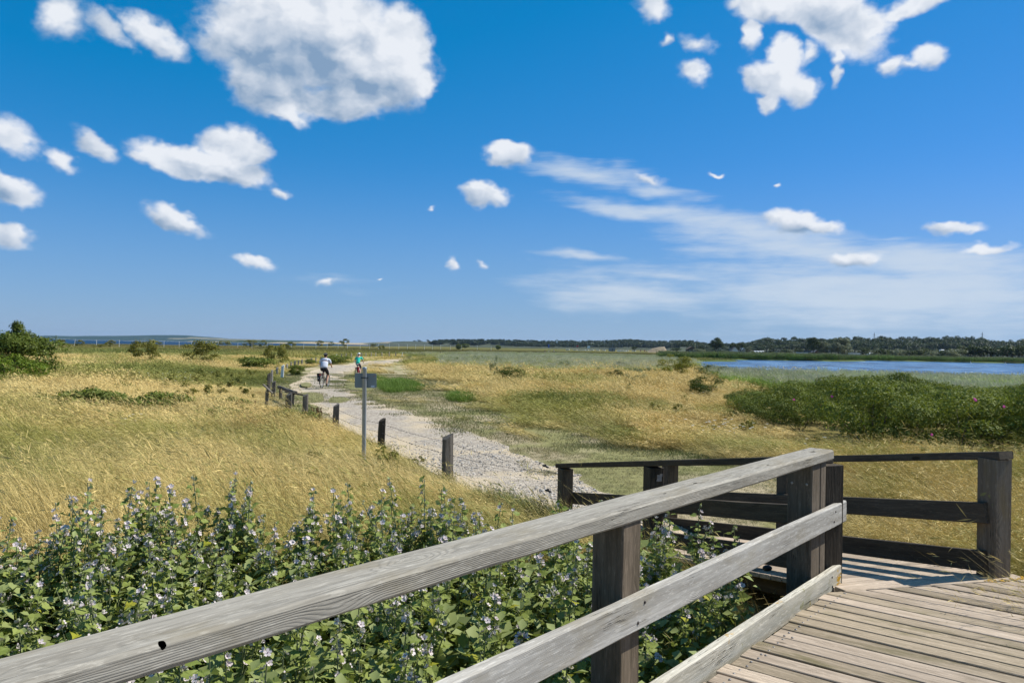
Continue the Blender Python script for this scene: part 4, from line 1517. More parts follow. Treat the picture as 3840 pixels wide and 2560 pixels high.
def SHRUB_TABLE():
    shrub('K_BROOM', 40, 1462, 230, 112, "bright green low scrub at the foot of the tall hawthorn", var=0)
    shrub('K_BROOM', 150, 1448, 120, 70, "darker green scrub at the hawthorn's meadow side, above the pale grass", var=1)
    left = [(222, 1298, 44, 26, "small round bush before the sea, leftmost along the wire fence"), (297, 1300, 36, 26, "small thin bush between the second and third fence rods"),
            (412, 1303, 46, 28, "yellow-green bush before the sea between the third and fourth rods"), (545, 1372, 110, 82, "larger of two sparse olive bushes in the golden meadow, with a thin upright shoot"),
            (745, 1374, 150, 84, "wide sparse olive bush in the golden meadow with a raised spike"), (572, 1302, 60, 26, "flat bush on the skyline over the sparse bushes"),
            (372, 1306, 60, 14, "low dark scrub line under the fence rods"), (843, 1298, 54, 20, "flat olive bush just over the meadow's edge against the sea"), (935, 1303, 62, 28, "broad olive bush on the meadow's far edge"),
            (985, 1301, 36, 26, "small bush touching the broad olive bush on its path side"), (1085, 1312, 50, 30, "dim bush in the far meadow straight above the grey-shirted rider's helmet"),
            (1038, 1382, 92, 78, "dense dark bush behind the fence stakes, over the low leafy patch"), (1196, 1300, 32, 24, "round bush on the skyline to the left of two others"),
            (1241, 1298, 24, 16, "smallest round bush on the skyline, between two others"), (1291, 1302, 38, 32, "ragged bush with open top on the skyline near the green-shirted rider"),
            (1432, 1312, 26, 18, "small bush behind the far bend of the stake fence"), (1395, 1303, 34, 14, "flat dim bush on the far meadow edge past the riders")]
    for i, (px, pyb, w, h, lab) in enumerate(left):
        shrub('K_OLIVE', px, pyb, w, h, lab, var=i)
    for i, (px, pyb, w, h, lab) in enumerate([(150 + 35, 1560, 150, 24, "thin low rose trail at the picture-left end of the green patches in pale grass"), (340, 1566, 260, 58, "widest low rose patch in the pale golden grass"),
                                              (600, 1566, 230, 54, "low rose patch beside the widest one in the pale grass"), (845, 1592, 125, 36, "small low rose patch in the grass short of the broken fence corner"),
                                              (870, 1545, 130, 26, "faint rose sprigs in pale grass above the small patch"), (1080, 1612, 220, 46, "low rose patch beside the dark dock clump at the fence"),
                                              (965, 1388, 140, 34, "low leafy patch under the dense dark bush behind the fence"), (1110, 1408, 60, 26, "low leafy patch among the stakes by the path verge"),
                                              (1262, 1366, 110, 26, "long dark leafy patch between the two riders at the path bend"), (1165, 1375, 40, 14, "tiny leafy patch at the fence beside the grey-shirted rider")]):
        shrub('K_ROSELOW', px, pyb, w, h, lab, "shrub", "low rose patches", var=i)
    for i, (px, pyb, w, h, lab) in enumerate([(1925, 1434, 118, 44, "lone green bush in the golden grass right of the sign post"),
                                              (2655, 1494, 140, 66, "rounded dark green bush standing alone before the rose thicket"), (2303, 1431, 66, 34, "small green bush in golden grass beside brown dock stalks"),
                                              (2440, 1412, 56, 22, "little green bush at the reedbed's edge left of the yellow bush"), (2335, 1393, 66, 28, "dark bush at the front edge of the grey reeds"),
                                              (2650, 1420, 90, 42, "dark bush just past the yellow bush at the lake reeds"), (2725, 1425, 90, 40, "dark bush at the lake reeds, second past the yellow bush"), (2490, 1398, 70, 26, "dark low bush touching the yellow bush")]):
        shrub('K_ROSED', px, pyb, w, h, lab, var=i)
    shrub('K_YEL', 2532, 1415, 130, 74, "yellowish bush by the lake's near tip, tallest in the reeds", var=0)
    for i, (px, pyb, w, h, lab) in enumerate([(1530, 1349, 50, 30, "grey-green herb clump at the far path bend"), (1582, 1350, 42, 24, "grey-green herb clump right of the one at the path bend"), (1700, 1380, 48, 34, "grey-green herb clump at the golden meadow's far edge"),
                                              (1748, 1376, 22, 18, "small herb clump at the reedbed edge, left of a pair"), (1785, 1377, 26, 20, "small herb clump at the reedbed edge beside its twin"), (1850, 1425, 34, 78, "pale tall herb standing alone in front of the reedbed"),
                                              (2120, 1400, 46, 40, "dark herb clump at the reedbed's front"), (2380, 1442, 90, 52, "loose grey herb clump in the golden grass"), (2230, 1412, 50, 26, "grey herb clump left of the dark bush at the reeds"),
                                              (2640, 1392, 60, 26, "pale herb clump between the yellow bush and the lake reeds")]):
        shrub('K_GREY', px, pyb, w, h, lab, "herb", var=i)
    for px, pyb, w, h, lab in [(1720, 1312, 26, 22, "dark round bush on the far meadow edge above the herb clumps"), (1868, 1312, 20, 18, "small dark bush on the far meadow edge, right of the round one"), (1745, 1306, 30, 18, "thin bare-topped bush beside the dark round one")]:
        shrub('K_HAW', px, pyb, w, h, lab, var=1)



SHRUB_TABLE()

# ------------------------------------------------------------------ grass tufts
LEAN = np.array([-1.0, -.28, 0]); LEAN /= np.linalg.norm(LEAN)


def tuft(name, nb, h, spread, w, lean, seed, seedf=.4, curl=.5, mat=None, seg=3, hv=.35, headw=1.6, headl=.16, rnd=.35):
    rng = np.random.default_rng(seed)
    V, F, H, Vv = [], [], [], []
    base = 0
    for i in range(nb):
        a = rng.uniform(0, 2 * math.pi); rr = spread * math.sqrt(rng.uniform(0, 1))
        root = np.array([math.cos(a) * rr, math.sin(a) * rr, -.02])
        hh = h * rng.uniform(1 - hv, 1 + hv)
        dirr = LEAN * lean + np.array([rng.normal() * rnd, rng.normal() * rnd, 0])
        az_ = rng.uniform(0, math.pi)
        wd = np.array([math.cos(az_), math.sin(az_), rng.uniform(-.3, .3)])
        ww = w * rng.uniform(.7, 1.3)
        vv = rng.uniform(0, 1)
        lv = []
        for j in range(seg + 1):
            t = j / seg
            p = root + np.array([0, 0, hh]) * t * (1 - .28 * curl * t) + dirr * hh * (.35 * t + .55 * curl * t * t)
            lv.append(p)
        n0 = len(V)
        for j in range(seg):
            k = ww * (1 - .55 * j / seg)
            V += [lv[j] - wd * k / 2, lv[j] + wd * k / 2]
            H += [j / seg, j / seg]
        V.append(lv[-1]); H.append(1.0)
        Vv += [vv] * (2 * seg + 1)
        for j in range(seg - 1):
            a0 = n0 + 2 * j
            F += [(a0, a0 + 1, a0 + 3), (a0, a0 + 3, a0 + 2)]
        F.append((n0 + 2 * seg - 2, n0 + 2 * seg - 1, n0 + 2 * seg))
        if rng.uniform() < seedf:
            d = lv[-1] - lv[-2]
            d = d / np.linalg.norm(d) + LEAN * .35 - np.array([0, 0, .25])
            d /= np.linalg.norm(d)
            p = lv[-1]
            for q in range(3):
                n0 = len(V)
                dd = d + rng.normal(size=3) * .35
                dd /= np.linalg.norm(dd)
                s0 = p + d * headl * h * q * .35
                wv = np.cross(dd, rng.normal(size=3)); wv /= np.linalg.norm(wv)
                L = headl * h
                V += [s0, s0 + dd * L * .45 + wv * ww * headw * .5, s0 + dd * L, s0 + dd * L * .45 - wv * ww * headw * .5]
                H += [1.1] * 4
                Vv += [vv * .6] * 4
                F += [(n0, n0 + 1, n0 + 2), (n0, n0 + 2, n0 + 3)]
    return new_mesh(name, np.array(V), np.array(F), [mat or M_GRASS], attrs={"h": H, "v": Vv})


def scatter(name, meshes, P, Rz, S, tint, tint2, seed=0, kind='stuff', tilt=None):
    """one object: points that carry place, turn, size and colour of every tuft"""
    lib = bpy.data.collections.new(name + "_kinds")
    for i, me in enumerate(meshes):
        o = bpy.data.objects.new(name + "_kind_%02d" % i, me)
        lib.objects.link(o)
    n = len(P)
    rng = np.random.default_rng(seed)
    me = bpy.data.meshes.new(name)
    me.vertices.add(n)
    me.vertices.foreach_set("co", np.asarray(P, np.float32).ravel())
    rot = np.zeros((n, 3), np.float32)
    rot[:, 2] = Rz
    if tilt is not None:
        rot[:, 0] = tilt
    S = np.asarray(S, float)
    if S.ndim == 1:
        S = np.repeat(S[:, None], 3, 1)
    for nm, arr in (("rot", rot), ("scl", S), ("tint", tint), ("tint2", tint2)):
        at = me.attributes.new(nm, 'FLOAT_VECTOR', 'POINT')
        at.data.foreach_set("vector", np.asarray(arr, np.float32).ravel())
    at = me.attributes.new("pick", 'INT', 'POINT')
    at.data.foreach_set("value", rng.integers(0, len(meshes), n).astype(np.int32))
    o = bpy.data.objects.new(name, me)
    link(o)
    tag(o, kind=kind)
    g = bpy.data.node_groups.new(name + "_spread", 'GeometryNodeTree')
    g.interface.new_socket("Geometry", in_out='INPUT', socket_type='NodeSocketGeometry')
    g.interface.new_socket("Geometry", in_out='OUTPUT', socket_type='NodeSocketGeometry')
    gi = g.nodes.new('NodeGroupInput'); go = g.nodes.new('NodeGroupOutput')
    iop = g.nodes.new('GeometryNodeInstanceOnPoints')
    ci = g.nodes.new('GeometryNodeCollectionInfo')
    ci.inputs['Collection'].default_value = lib
    ci.inputs['Separate Children'].default_value = True
    ci.inputs['Reset Children'].default_value = True
    L = g.links.new

    def named(nm, ty):
        a = g.nodes.new('GeometryNodeInputNamedAttribute')
        a.data_type = ty
        a.inputs['Name'].default_value = nm
        return a.outputs['Attribute']
    L(gi.outputs[0], iop.inputs['Points'])
    L(ci.outputs[0], iop.inputs['Instance'])
    iop.inputs['Pick Instance'].default_value = True
    L(named("pick", 'INT'), iop.inputs['Instance Index'])
    L(named("rot", 'FLOAT_VECTOR'), iop.inputs['Rotation'])
    L(named("scl", 'FLOAT_VECTOR'), iop.inputs['Scale'])
    L(iop.outputs[0], go.inputs[0])
    md = o.modifiers.new("spread", 'NODES')
    md.node_group = g
    return o


def sector(rng, dens, r0, r1, half=42):
    area = R(half) * (r1 * r1 - r0 * r0)
    n = int(area * dens)
    r = np.sqrt(rng.uniform(r0 * r0, r1 * r1, n))
    a = rng.uniform(-R(half), R(half), n)
    return r * np.sin(a), r * np.cos(a)


DECK_POLY = [tuple((RAIL_P + RAIL_D * s_ + RAIL_N * o_)[:2]) for s_, o_ in ((-3, .0), (5.6, .0), (5.6, 4.0), (-3, 4.0))]
_o = NEAR0 - RAMP_D * (NEAR0.dot(RAMP_D) - RAMP_A0)
RAMP_POLY = [tuple((_o + RAMP_D * a_ + RAMP_N * c_)[:2]) for a_, c_ in ((-.6, -.28), (4.3, -.28), (4.3, 2.15), (-.6, 2.15))]


def free(x, y, water=True):
    ok = ~path_mask(x, y) & ~inside(DECK_POLY, x, y) & ~inside(RAMP_POLY, x, y) & (x > SEA_X)
    for p in TURF_ISL:
        ok &= ~inside(p, x, y)
    if water:
        ok &= ~inside(LAKE, x, y)
    return ok


rng = np.random.default_rng(11)
FENCE_LINE = [tuple(gp(px, py)[:2]) for px, py in ((1083, 1530), (1010, 1490), (1019, 1432), (1061, 1416), (1106, 1387), (1147, 1371), (1184, 1367), (1244, 1348), (1317, 1342), (1409, 1338), (1510, 1338), (1651, 1334))]


def meadow(name, kinds, dens, r0, r1, seed, smin=.75, smax=1.25, half=42, hshape=True, hm=.76):
    rng = np.random.default_rng(seed)
    x, y = sector(rng, dens, r0, r1, half)
    ok = free(x, y) & ~inside(BED, x, y)
    tw = turf_w(x, y)
    ok &= rng.uniform(0, 1, len(x)) > np.where(y < 150, sstep(tw, .45, .95), 0) * 1.05
    thd = poly_dist(THICKET, x, y, True)
    ok &= ~(inside(THICKET, x, y) | (thd < .15))
    for cx, cy, cr in CLEAR:
        ok &= (np.hypot(x - cx, (y - cy) * .5) > cr)
    x, y = x[ok], y[ok]
    tw0 = tw[ok]
    th0 = sstep(thd[ok], .7, 5.0)
    tip, root = meadow_tint(x, y)
    tip = tip * (1 + (rng.uniform(-.16, .16, len(x))[:, None]))
    s = rng.uniform(smin, smax, len(x))
    hn = .5 + (fbm(x * .6, y * .6, 3, 12) - .5) * 1.5 + (vnoise(x * 2.3, y * 1.9, 14) - .5) * .55
    edge = poly_dist([tuple(p) for p in RP[::8]], x, y)
    edge2 = poly_dist([tuple(p) for p in LP[::8]], x, y)
    hs = s * np.exp(rng.normal(0, .16, len(x))) * (.60 + .8 * hn) * np.clip(.45 + .35 * np.minimum(edge, edge2), .45, 1)
    P = np.c_[x, y, terrain_z(x, y)]
    hs = hs * hm * (1 - .62 * tw0) * (.55 + .45 * th0)
    dfe = poly_dist(FENCE_LINE, x, y)
    hs = hs * np.where(y > 24, .36 + .64 * sstep(dfe, 1.5, 9), 1)
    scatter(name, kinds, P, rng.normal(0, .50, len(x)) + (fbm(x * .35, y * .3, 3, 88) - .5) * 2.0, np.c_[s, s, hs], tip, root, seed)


MULT = 1.0
near_k = [tuft("grass_tuft", 42, .50, .17, .0034, 1.35, 100 + i, .35, hv=.5, rnd=.42, headw=1.1, headl=.11) for i in range(8)]
stray_k = [tuft("grass_tuft", 5, .74, .20, .0048, 1.1, 180 + i, .3, hv=.3, rnd=.6, seg=4, curl=.8) for i in range(6)]
mid_k = [tuft("grass_tuft", 34, .50, .26, .0085, 1.3, 120 + i, .45, headw=1.3) for i in range(5)]
far_k = [tuft("grass_tuft", 44, .50, .65, .022, 1.3, 140 + i, .35, seg=2, headw=1.2) for i in range(4)]
vfar_k = [tuft("grass_tuft", 60, .45, 2.2, .075, .9, 160 + i, .2, seg=2, headw=1.0) for i in range(3)]
meadow("meadow_grass", near_k, 60 * MULT, 3.2, 11.5, 1, hm=1.12)
meadow("meadow_grass", near_k, 30 * MULT, 11.5, 19, 2, .95, 1.5, 40, hm=.92)
meadow("meadow_grass", stray_k, 6 * MULT, 6.6, 16, 6, .9, 1.3, 41, hm=1.15)
meadow("meadow_grass", mid_k, 11 * MULT, 16, 42, 3, .9, 1.4, 39)
meadow("meadow_grass", far_k, 2.4 * MULT, 40, 110, 4, .9, 1.4, 38)
meadow("meadow_grass", vfar_k, .16 * MULT, 105, 420, 5, .8, 1.2, 37)

meadow("meadow_grass", stray_k, 2.2 * MULT, 16, 40, 7, 1.2, 1.7, 39, hm=.85)
# low olive herbs standing among the grass
herb_k = [crown_mesh("herb_clump", 150, (.16, .16, .18), 5, .05, 270 + i, M_OLIVE, zc=.16, hollow=.3)[0] for i in range(4)]
rng = np.random.default_rng(43)
x, y = sector(rng, .42, 6, 60, 40)
ok = free(x, y) & ~inside(BED, x, y) & (turf_w(x, y) < .3) & (fbm(x * .4, y * .4, 3, 44) > .47)
x, y = x[ok], y[ok]
zz = np.zeros((len(x), 3))
scatter("meadow_herbs", herb_k, np.c_[x, y, terrain_z(x, y) + .04], rng.uniform(0, 6.28, len(x)), rng.uniform(.7, 1.7, len(x)), zz, zz, 43)

# short trodden turf
turf_k = [tuft("turf_tuft", 26, .055, .12, .0042, .5, 200 + i, .05, seg=2, rnd=.7) for i in range(4)]
turf_kf = [tuft("turf_tuft", 30, .07, .34, .012, .5, 210 + i, .05, seg=2, rnd=.7) for i in range(3)]


def turf(name, kinds, dens, r0, r1, seed, smax=1.3):
    rng = np.random.default_rng(seed)
    x, y = sector(rng, dens, r0, r1, 36)
    tw = turf_w(x, y)
    onp = path_mask(x, y)
    isl = np.zeros(len(x), bool)
    for p in TURF_ISL:
        isl |= inside(p, x, y)
    # gravel comes through at the path's edge and turf creeps onto it
    near_e = poly_dist([tuple(p) for p in RP[::3]], x, y)
    creep = onp & (near_e < .25 + .9 * fbm(x * .9, y * .7, 3, 91) ** 2 * (y / 12)) & (fbm(x * 1.1, y * .8, 3, 92) > .50)
    bare = fbm(x * .8 + 7, y * .6, 4, 93) > .60
    ok = ((~onp & (rng.uniform(0, 1, len(x)) < sstep(tw, .3, .8)) & ~(bare & (near_e < 3.0) & (x > 0))) | isl | creep)
    ok &= ~inside(BED, x, y) & ~inside(DECK_POLY, x, y) & ~inside(RAMP_POLY, x, y) & ~inside(LAKE, x, y) & (x > SEA_X)
    x, y = x[ok], y[ok]
    n1_ = fbm(x * .7, y * .5, 4, 33)[:, None]
    g = np.array((.20, .245, .075)); st_ = np.array((.45, .39, .20))
    f = sstep(n1_ + rng.normal(0, .1, (len(x), 1)) + .10 * (near_e[ok][:, None] < 1.5), .47, .72)
    tip = g * (1 - f) + st_ * f
    root = np.tile(np.array((.12, .12, .045)), (len(x), 1))
    scatter(name, kinds, np.c_[x, y, np.maximum(terrain_z(x, y), -.12) + np.where(onp[ok], .02, 0)], rng.uniform(-3, 3, len(x)), rng.uniform(.7, smax, len(x)), tip, root, seed)


turf("trodden_turf_grass", turf_k, 90 * MULT, 7, 19, 21)
turf("trodden_turf_grass", turf_kf, 16 * MULT, 17, 60, 22, 1.5)

# lush green tussocks by the path and loose tussocks at the near edge
lush_k = [tuft("tussock", 60, .34, .30, .009, .5, 230 + i, .05, rnd=.55) for i in range(3)]
def tussocks(name, spots, seed, col, sc=(.8, 1.3), n=60):
    rng = np.random.default_rng(seed)
    P, S, T, T2 = [], [], [], []
    for px, py, rx, ry, cnt in spots:
        c = gp(px, py)
        y0, y1 = gp(px, py + ry).y, gp(px, py - ry).y
        for _ in range(cnt):
            a = rng.uniform(0, 2 * math.pi); q = math.sqrt(rng.uniform(0, 1))
            yy = (y0 + y1) / 2 + (y1 - y0) / 2 * q * math.sin(a)
            xx = c.x + rx / F_PX * c.y * q * math.cos(a) + (yy - c.y) * c.x / c.y
            if not free(np.array([xx]), np.array([yy]))[0]:
                continue
            P.append((xx, yy, float(terrain_z(xx, yy)))); S.append(rng.uniform(*sc) * (1.15 - .5 * q))
            cc = np.array(col) * rng.uniform(.8, 1.2)
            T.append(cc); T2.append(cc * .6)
    scatter(name, lush_k, np.array(P), rng.normal(0, .6, len(P)), np.array(S), np.array(T), np.array(T2), seed)


tussocks("green_tussock_grass", [(1500, 1452, 85, 24, 240), (1735, 1497, 52, 13, 90), (1420, 1432, 40, 14, 60)], 31, (.13, .22, .025))
tussocks("green_tussock_grass", [(2080, 1522, 220, 10, 200), (2330, 1545, 180, 12, 170), (2250, 1337, 220, 4, 90)], 32, (.10, .17, .025), (.6, 1.0))
tussocks("edge_tussock_grass", [(1700, 1815, 50, 30, 16), (1850, 1890, 70, 25, 26), (1440, 1705, 40, 18, 10), (2070, 1950, 30, 25, 10), (1960, 1930, 50, 20, 12)], 33, (.16, .19, .045), (.6, 1.0))
# broad-leaved marram-like clumps in the near grass on the picture's sides
broad_k = [tuft("broad_grass", 16, .62, .16, .011, .8, 250 + i, .0, curl=.9, rnd=.6, seg=4) for i in range(4)]
rng = np.random.default_rng(41)
x, y = sector(rng, 2.2, 4.5, 14, 42)
gw = green_weight(x, y)
ok = free(x, y) & ~inside(BED, x, y) & (turf_w(x, y) < .2) & ((gw > .72) | (rng.uniform(0, 1, len(x)) < .12))
x, y = x[ok], y[ok]
tc_ = np.tile(np.array((.17, .24, .075)), (len(x), 1)) * rng.uniform(.75, 1.35, (len(x), 1))
scatter("broad_leaved_grass", broad_k, np.c_[x, y, terrain_z(x, y)], rng.normal(0, .7, len(x)), rng.uniform(.7, 1.25, len(x)), tc_, tc_ * .5, 41)


# ------------------------------------------------------------------ reeds
def reed_kind(name, nb, h, spread, w, seed, plume=.8):
    rng = np.random.default_rng(seed)
    V, F, H, Vv = [], [], [], []
    for i in range(nb):
        a = rng.uniform(0, 2 * math.pi); rr = spread * math.sqrt(rng.uniform(0, 1))
        p = np.array([math.cos(a) * rr, math.sin(a) * rr, 0])
        hh = h * rng.uniform(.75, 1.12)
        vv = rng.uniform(0, 1)
        top = p + np.array([-.10 * hh + rng.normal() * .05, rng.normal() * .05, hh])

        def quad(a0, a1, wv, h0, h1):
            n0 = len(V)
            V.extend([a0 - wv, a0 + wv, a1]); H.extend([h0, h0, h1]); Vv.extend([vv] * 3)
            F.append((n0, n0 + 1, n0 + 2))
        wv = np.array([w * .5, 0, 0])
        quad(p, top, wv, .2, .8)
        for j in range(5):
            t = rng.uniform(.3, .92)
            q = p + (top - p) * t
            d = np.array([rng.normal() * .8 - .5, rng.normal() * .8, rng.uniform(.1, .7)])
            d /= np.linalg.norm(d)
            c = np.cross(d, np.array([0, 0, 1.0])); c /= np.linalg.norm(c) + 1e-6
            quad(q, q + d * h * .22, c * w * .9, t * .75, .75)
        if rng.uniform() < plume:
            for j in range(3):
                d = np.array([-.5 + rng.normal() * .3, rng.normal() * .3, .8])
                c = np.array([1, 0, 0]) * w * 1.1
                quad(top - d * .03, top + d * h * .13, c, 1.0, 1.0)
    return new_mesh(name, np.array(V), np.array(F), [M_REED], attrs={"h": H, "v": Vv})


m, N = new_mat("reed")
h = N.n('ShaderNodeAttribute', None, attribute_name='h').outputs['Fac']
v = N.n('ShaderNodeAttribute', None, attribute_name='v').outputs['Fac']
t = N.n('ShaderNodeAttribute', None, attribute_name='tint', attribute_type='INSTANCER').outputs['Vector']
t2 = N.n('ShaderNodeAttribute', None, attribute_name='tint2', attribute_type='INSTANCER').outputs['Vector']
c = N.mix(N.m('MULTIPLY', N.smooth(h, .86, .98), .8), t, t2)
c = N.n('ShaderNodeVectorMath', {0: c, 'Scale': N.m('MULTIPLY_ADD', v, -.4, 1.2)}, operation='SCALE').outputs[0]
finish(N, c, .6, spec=.25, trans=(c, .25))
M_REED = m
reed_k = [reed_kind("reed_clump", 26, 1.2, .5, .018, 300 + i) for i in range(4)]
reed_f = [reed_kind("reed_clump", 50, 1.2, 1.6, .06, 310 + i, .5) for i in range(3)]


def reeds(name, kinds, poly, dens, seed, tint, plume, s=(.85, 1.15), zf=None):
    rng = np.random.default_rng(seed)
    xs = [p[0] for p in poly]; ys = [p[1] for p in poly]
    n = int((max(xs) - min(xs)) * (max(ys) - min(ys)) * dens)
    x = rng.uniform(min(xs), max(xs), n); y = rng.uniform(min(ys), max(ys), n)
    ok = inside(poly, x + (fbm(x * .4, y * .4, 3, seed) - .5) * 3, y + (fbm(x * .3 + 5, y * .3, 3, seed) - .5) * 4)
    x, y = x[ok], y[ok]
    c1 = np.array(tint) * rng.uniform(.75, 1.25, (len(x), 1)) * (.45 + 1.1 * fbm(x * .30, y * .2, 4, seed + 1))[:, None]
    c2 = np.array(plume) * rng.uniform(.8, 1.2, (len(x), 1))
    sc = rng.uniform(*s, len(x)) * (.78 + .3 * fbm(x * .3, y * .3, 2, seed + 2))
    z = np.zeros(len(x)) if zf is None else np.full(len(x), zf)
    scatter(name, kinds, np.c_[x, y, z], rng.uniform(-.5, .5, len(x)), sc, c1, c2, seed)


# belt along the near lake shore
reeds("lakeside_reeds", reed_k, [(16, 66), (14, 50), (14.5, 36), (20, 33), (30, 33), (44, 36), (70, 44), (62, 58), (34, 57), (19, 61)], 3.3, 51, (.25, .35, .065), (.58, .54, .40), (.62, .86))
reeds("lakeside_reeds", reed_k, [(17, 34), (20, 30), (30, 29), (30, 34), (20, 36)], 2.6, 52, (.25, .35, .065), (.58, .54, .40), (.5, .75))
# grey-green sea of reeds in the middle distance
def belt(pts, d_near, d_far):
    a = [tuple(gp(px, py)[:2]) for px, py in pts]
    return a


reeds("grey_green_reedbed", reed_k, belt([(1660, 1392), (1900, 1398), (2150, 1408), (2400, 1408), (2560, 1400), (2620, 1376), (2600, 1362), (2300, 1352), (1900, 1340), (1650, 1347)], 0, 0), 1.9, 53,
      (.31, .35, .085), (.66, .62, .46), (.42, .78))
reeds("grey_green_reedbed", reed_f, belt([(1650, 1352), (2300, 1358), (2560, 1362), (2500, 1338), (2100, 1329), (1800, 1325), (1500, 1331)], 0, 0), .35, 54,
      (.31, .34, .085), (.60, .56, .40), (.36, .66))
# bright reeds on the far side of the lake
reeds("far_shore_reeds", reed_f, [(46, 200), (52, 220), (64, 226), (90, 230), (106, 242), (112, 262), (96, 262), (70, 250), (44, 225), (38, 196)], .7, 55, (.12, .19, .035), (.24, .24, .12), (1.0, 1.5))
reeds("far_shore_reeds", reed_f, [(104, 246), (112, 276), (128, 270), (160, 264), (215, 264), (300, 272), (300, 284), (210, 276), (150, 276), (120, 284), (100, 262)], .5, 56, (.11, .175, .03), (.24, .24, .12), (1.0, 1.4))
reeds("far_shore_reeds", reed_f, [(52, 232), (130, 290), (240, 300), (240, 310), (120, 305), (46, 240)], .22, 57, (.14, .18, .045), (.24, .22, .12), (.7, 1.1))

# ------------------------------------------------------------------ pebbles on the near path
peb = []
rgp = random.Random(9)
for i in range(5):
    b = MB().ball((0, 0, 0), (1, rgp.uniform(.6, .9), rgp.uniform(.4, .6)), Matrix.Rotation(rgp.uniform(0, 3), 4, 'Z'), 6, 4)
    m, N = new_mat("pebble")
    t = N.n('ShaderNodeAttribute', None, attribute_name='tint', attribute_type='INSTANCER').outputs['Vector']
    finish(N, t, .8, spec=.3)
    peb.append(b.mesh("pebble", m, True))
rng = np.random.default_rng(61)
x, y = sector(rng, 520, 7.5, 19, 24)
ok = path_mask(x, y) & ~inside(RAMP_POLY, x, y)
ok &= rng.uniform(0, 1, len(x)) < np.clip(.25 + 1.6 * (fbm(x * .6, y * .6, 3, 62) - .35), .08, 1) * np.where(y < 13, 1, .55)
x, y = x[ok], y[ok]
g = rng.uniform(.10, .62, (len(x), 1)) * np.array((1.0, .93, .83))
scatter("path_pebbles", peb, np.c_[x, y, np.maximum(terrain_z(x, y), -.11) + .016], rng.uniform(0, 6, len(x)), rng.lognormal(-4.25, .38, len(x)), g, g, 61)

# ------------------------------------------------------------------ marsh mallow bed
def mallow_leaf(seed, mat):
    rg = random.Random(seed)
    half = [(.0, .0), (.20, -.10), (.42, .02), (.40, .16), (.54, .34), (.40, .44), (.36, .60), (.20, .70), (.12, .86), (0, 1.02)]
    fold = rg.uniform(.10, .35); droop = rg.uniform(.1, .45)
    V = [(0, .38, 0)]
    for x, y in half:
        V.append((x, y))
    for x, y in half[-2:0:-1]:
        V.append((-x, y))
    out = [(0, .38, -.02)]
    for x, y in V[1:]:
        out.append((x, y, abs(x) * fold - droop * max(y - .3, 0) ** 2 + rg.uniform(-.03, .03)))
    n = len(out) - 1
    F = [(0, i + 1, (i + 1) % n + 1) for i in range(n)]
    v = [rg.uniform(.3, .7)] * len(out)
    V = np.array(out)
    pet = np.array([(0.015, 0, 0), (-.015, 0, 0), (-.012, -.55, -.12), (.012, -.55, -.12)])
    F = F + [(n + 1, n + 2, n + 3), (n + 1, n + 3, n + 4)]
    return new_mesh("leaf", np.r_[V, pet], F, [mat], attrs={"v": v + [.5] * 4})


def blossom_mesh(seed, openness):
    rg = random.Random(seed)
    V, F, mi = [], [], []
    for k in range(5):
        a = 2 * math.pi * k / 5
        pts = [(.02, 0), (.12, .55), (.30, .95), (0, 1.0), (-.30, .95), (-.12 - .1, .55)]
        pts = [(-.05, .05), (.05, .05), (.38, .62), (.34, .95), (0, 1.02), (-.34, .95), (-.38, .62)]
        b = len(V)
        for (x, y) in pts:
            up = openness * y ** 1.5 + .05 * rg.uniform(-1, 1)
            xx, yy = x * math.cos(a) - y * math.sin(a), x * math.sin(a) + y * math.cos(a)
            V.append((xx * (1 - .25 * openness), yy * (1 - .25 * openness), up))
        F += [(b, b + 1, b + 2), (b, b + 2, b + 6), (b + 2, b + 3, b + 4), (b + 2, b + 4, b + 6), (b + 4, b + 5, b + 6)]
        mi += [0] * 5
    e = MB().lathe([(.0001, .42), (.07, .36), (.08, .2), (.16, .06), (.14, -.06), (.0001, -.10)], 6)
    b = len(V)
    V += e.V
    F += [tuple(i + b for i in f) for f in e.F]
    mi += [1] * len(e.F)
    return new_mesh("blossom", np.array([tuple(v) for v in V]), F, [M_PETAL, M_EYE], attrs={"v": [rg.uniform(.1, 1)] * len(V)}, midx=mi)


LEAVES = [mallow_leaf(400 + i, M_MALLOW) for i in range(6)] + [mallow_leaf(420, M_MALLOW_Y)]
BLOOMS = [blossom_mesh(430 + i, o_) for i, o_ in enumerate((.25, .45, .7, .95, .35))]


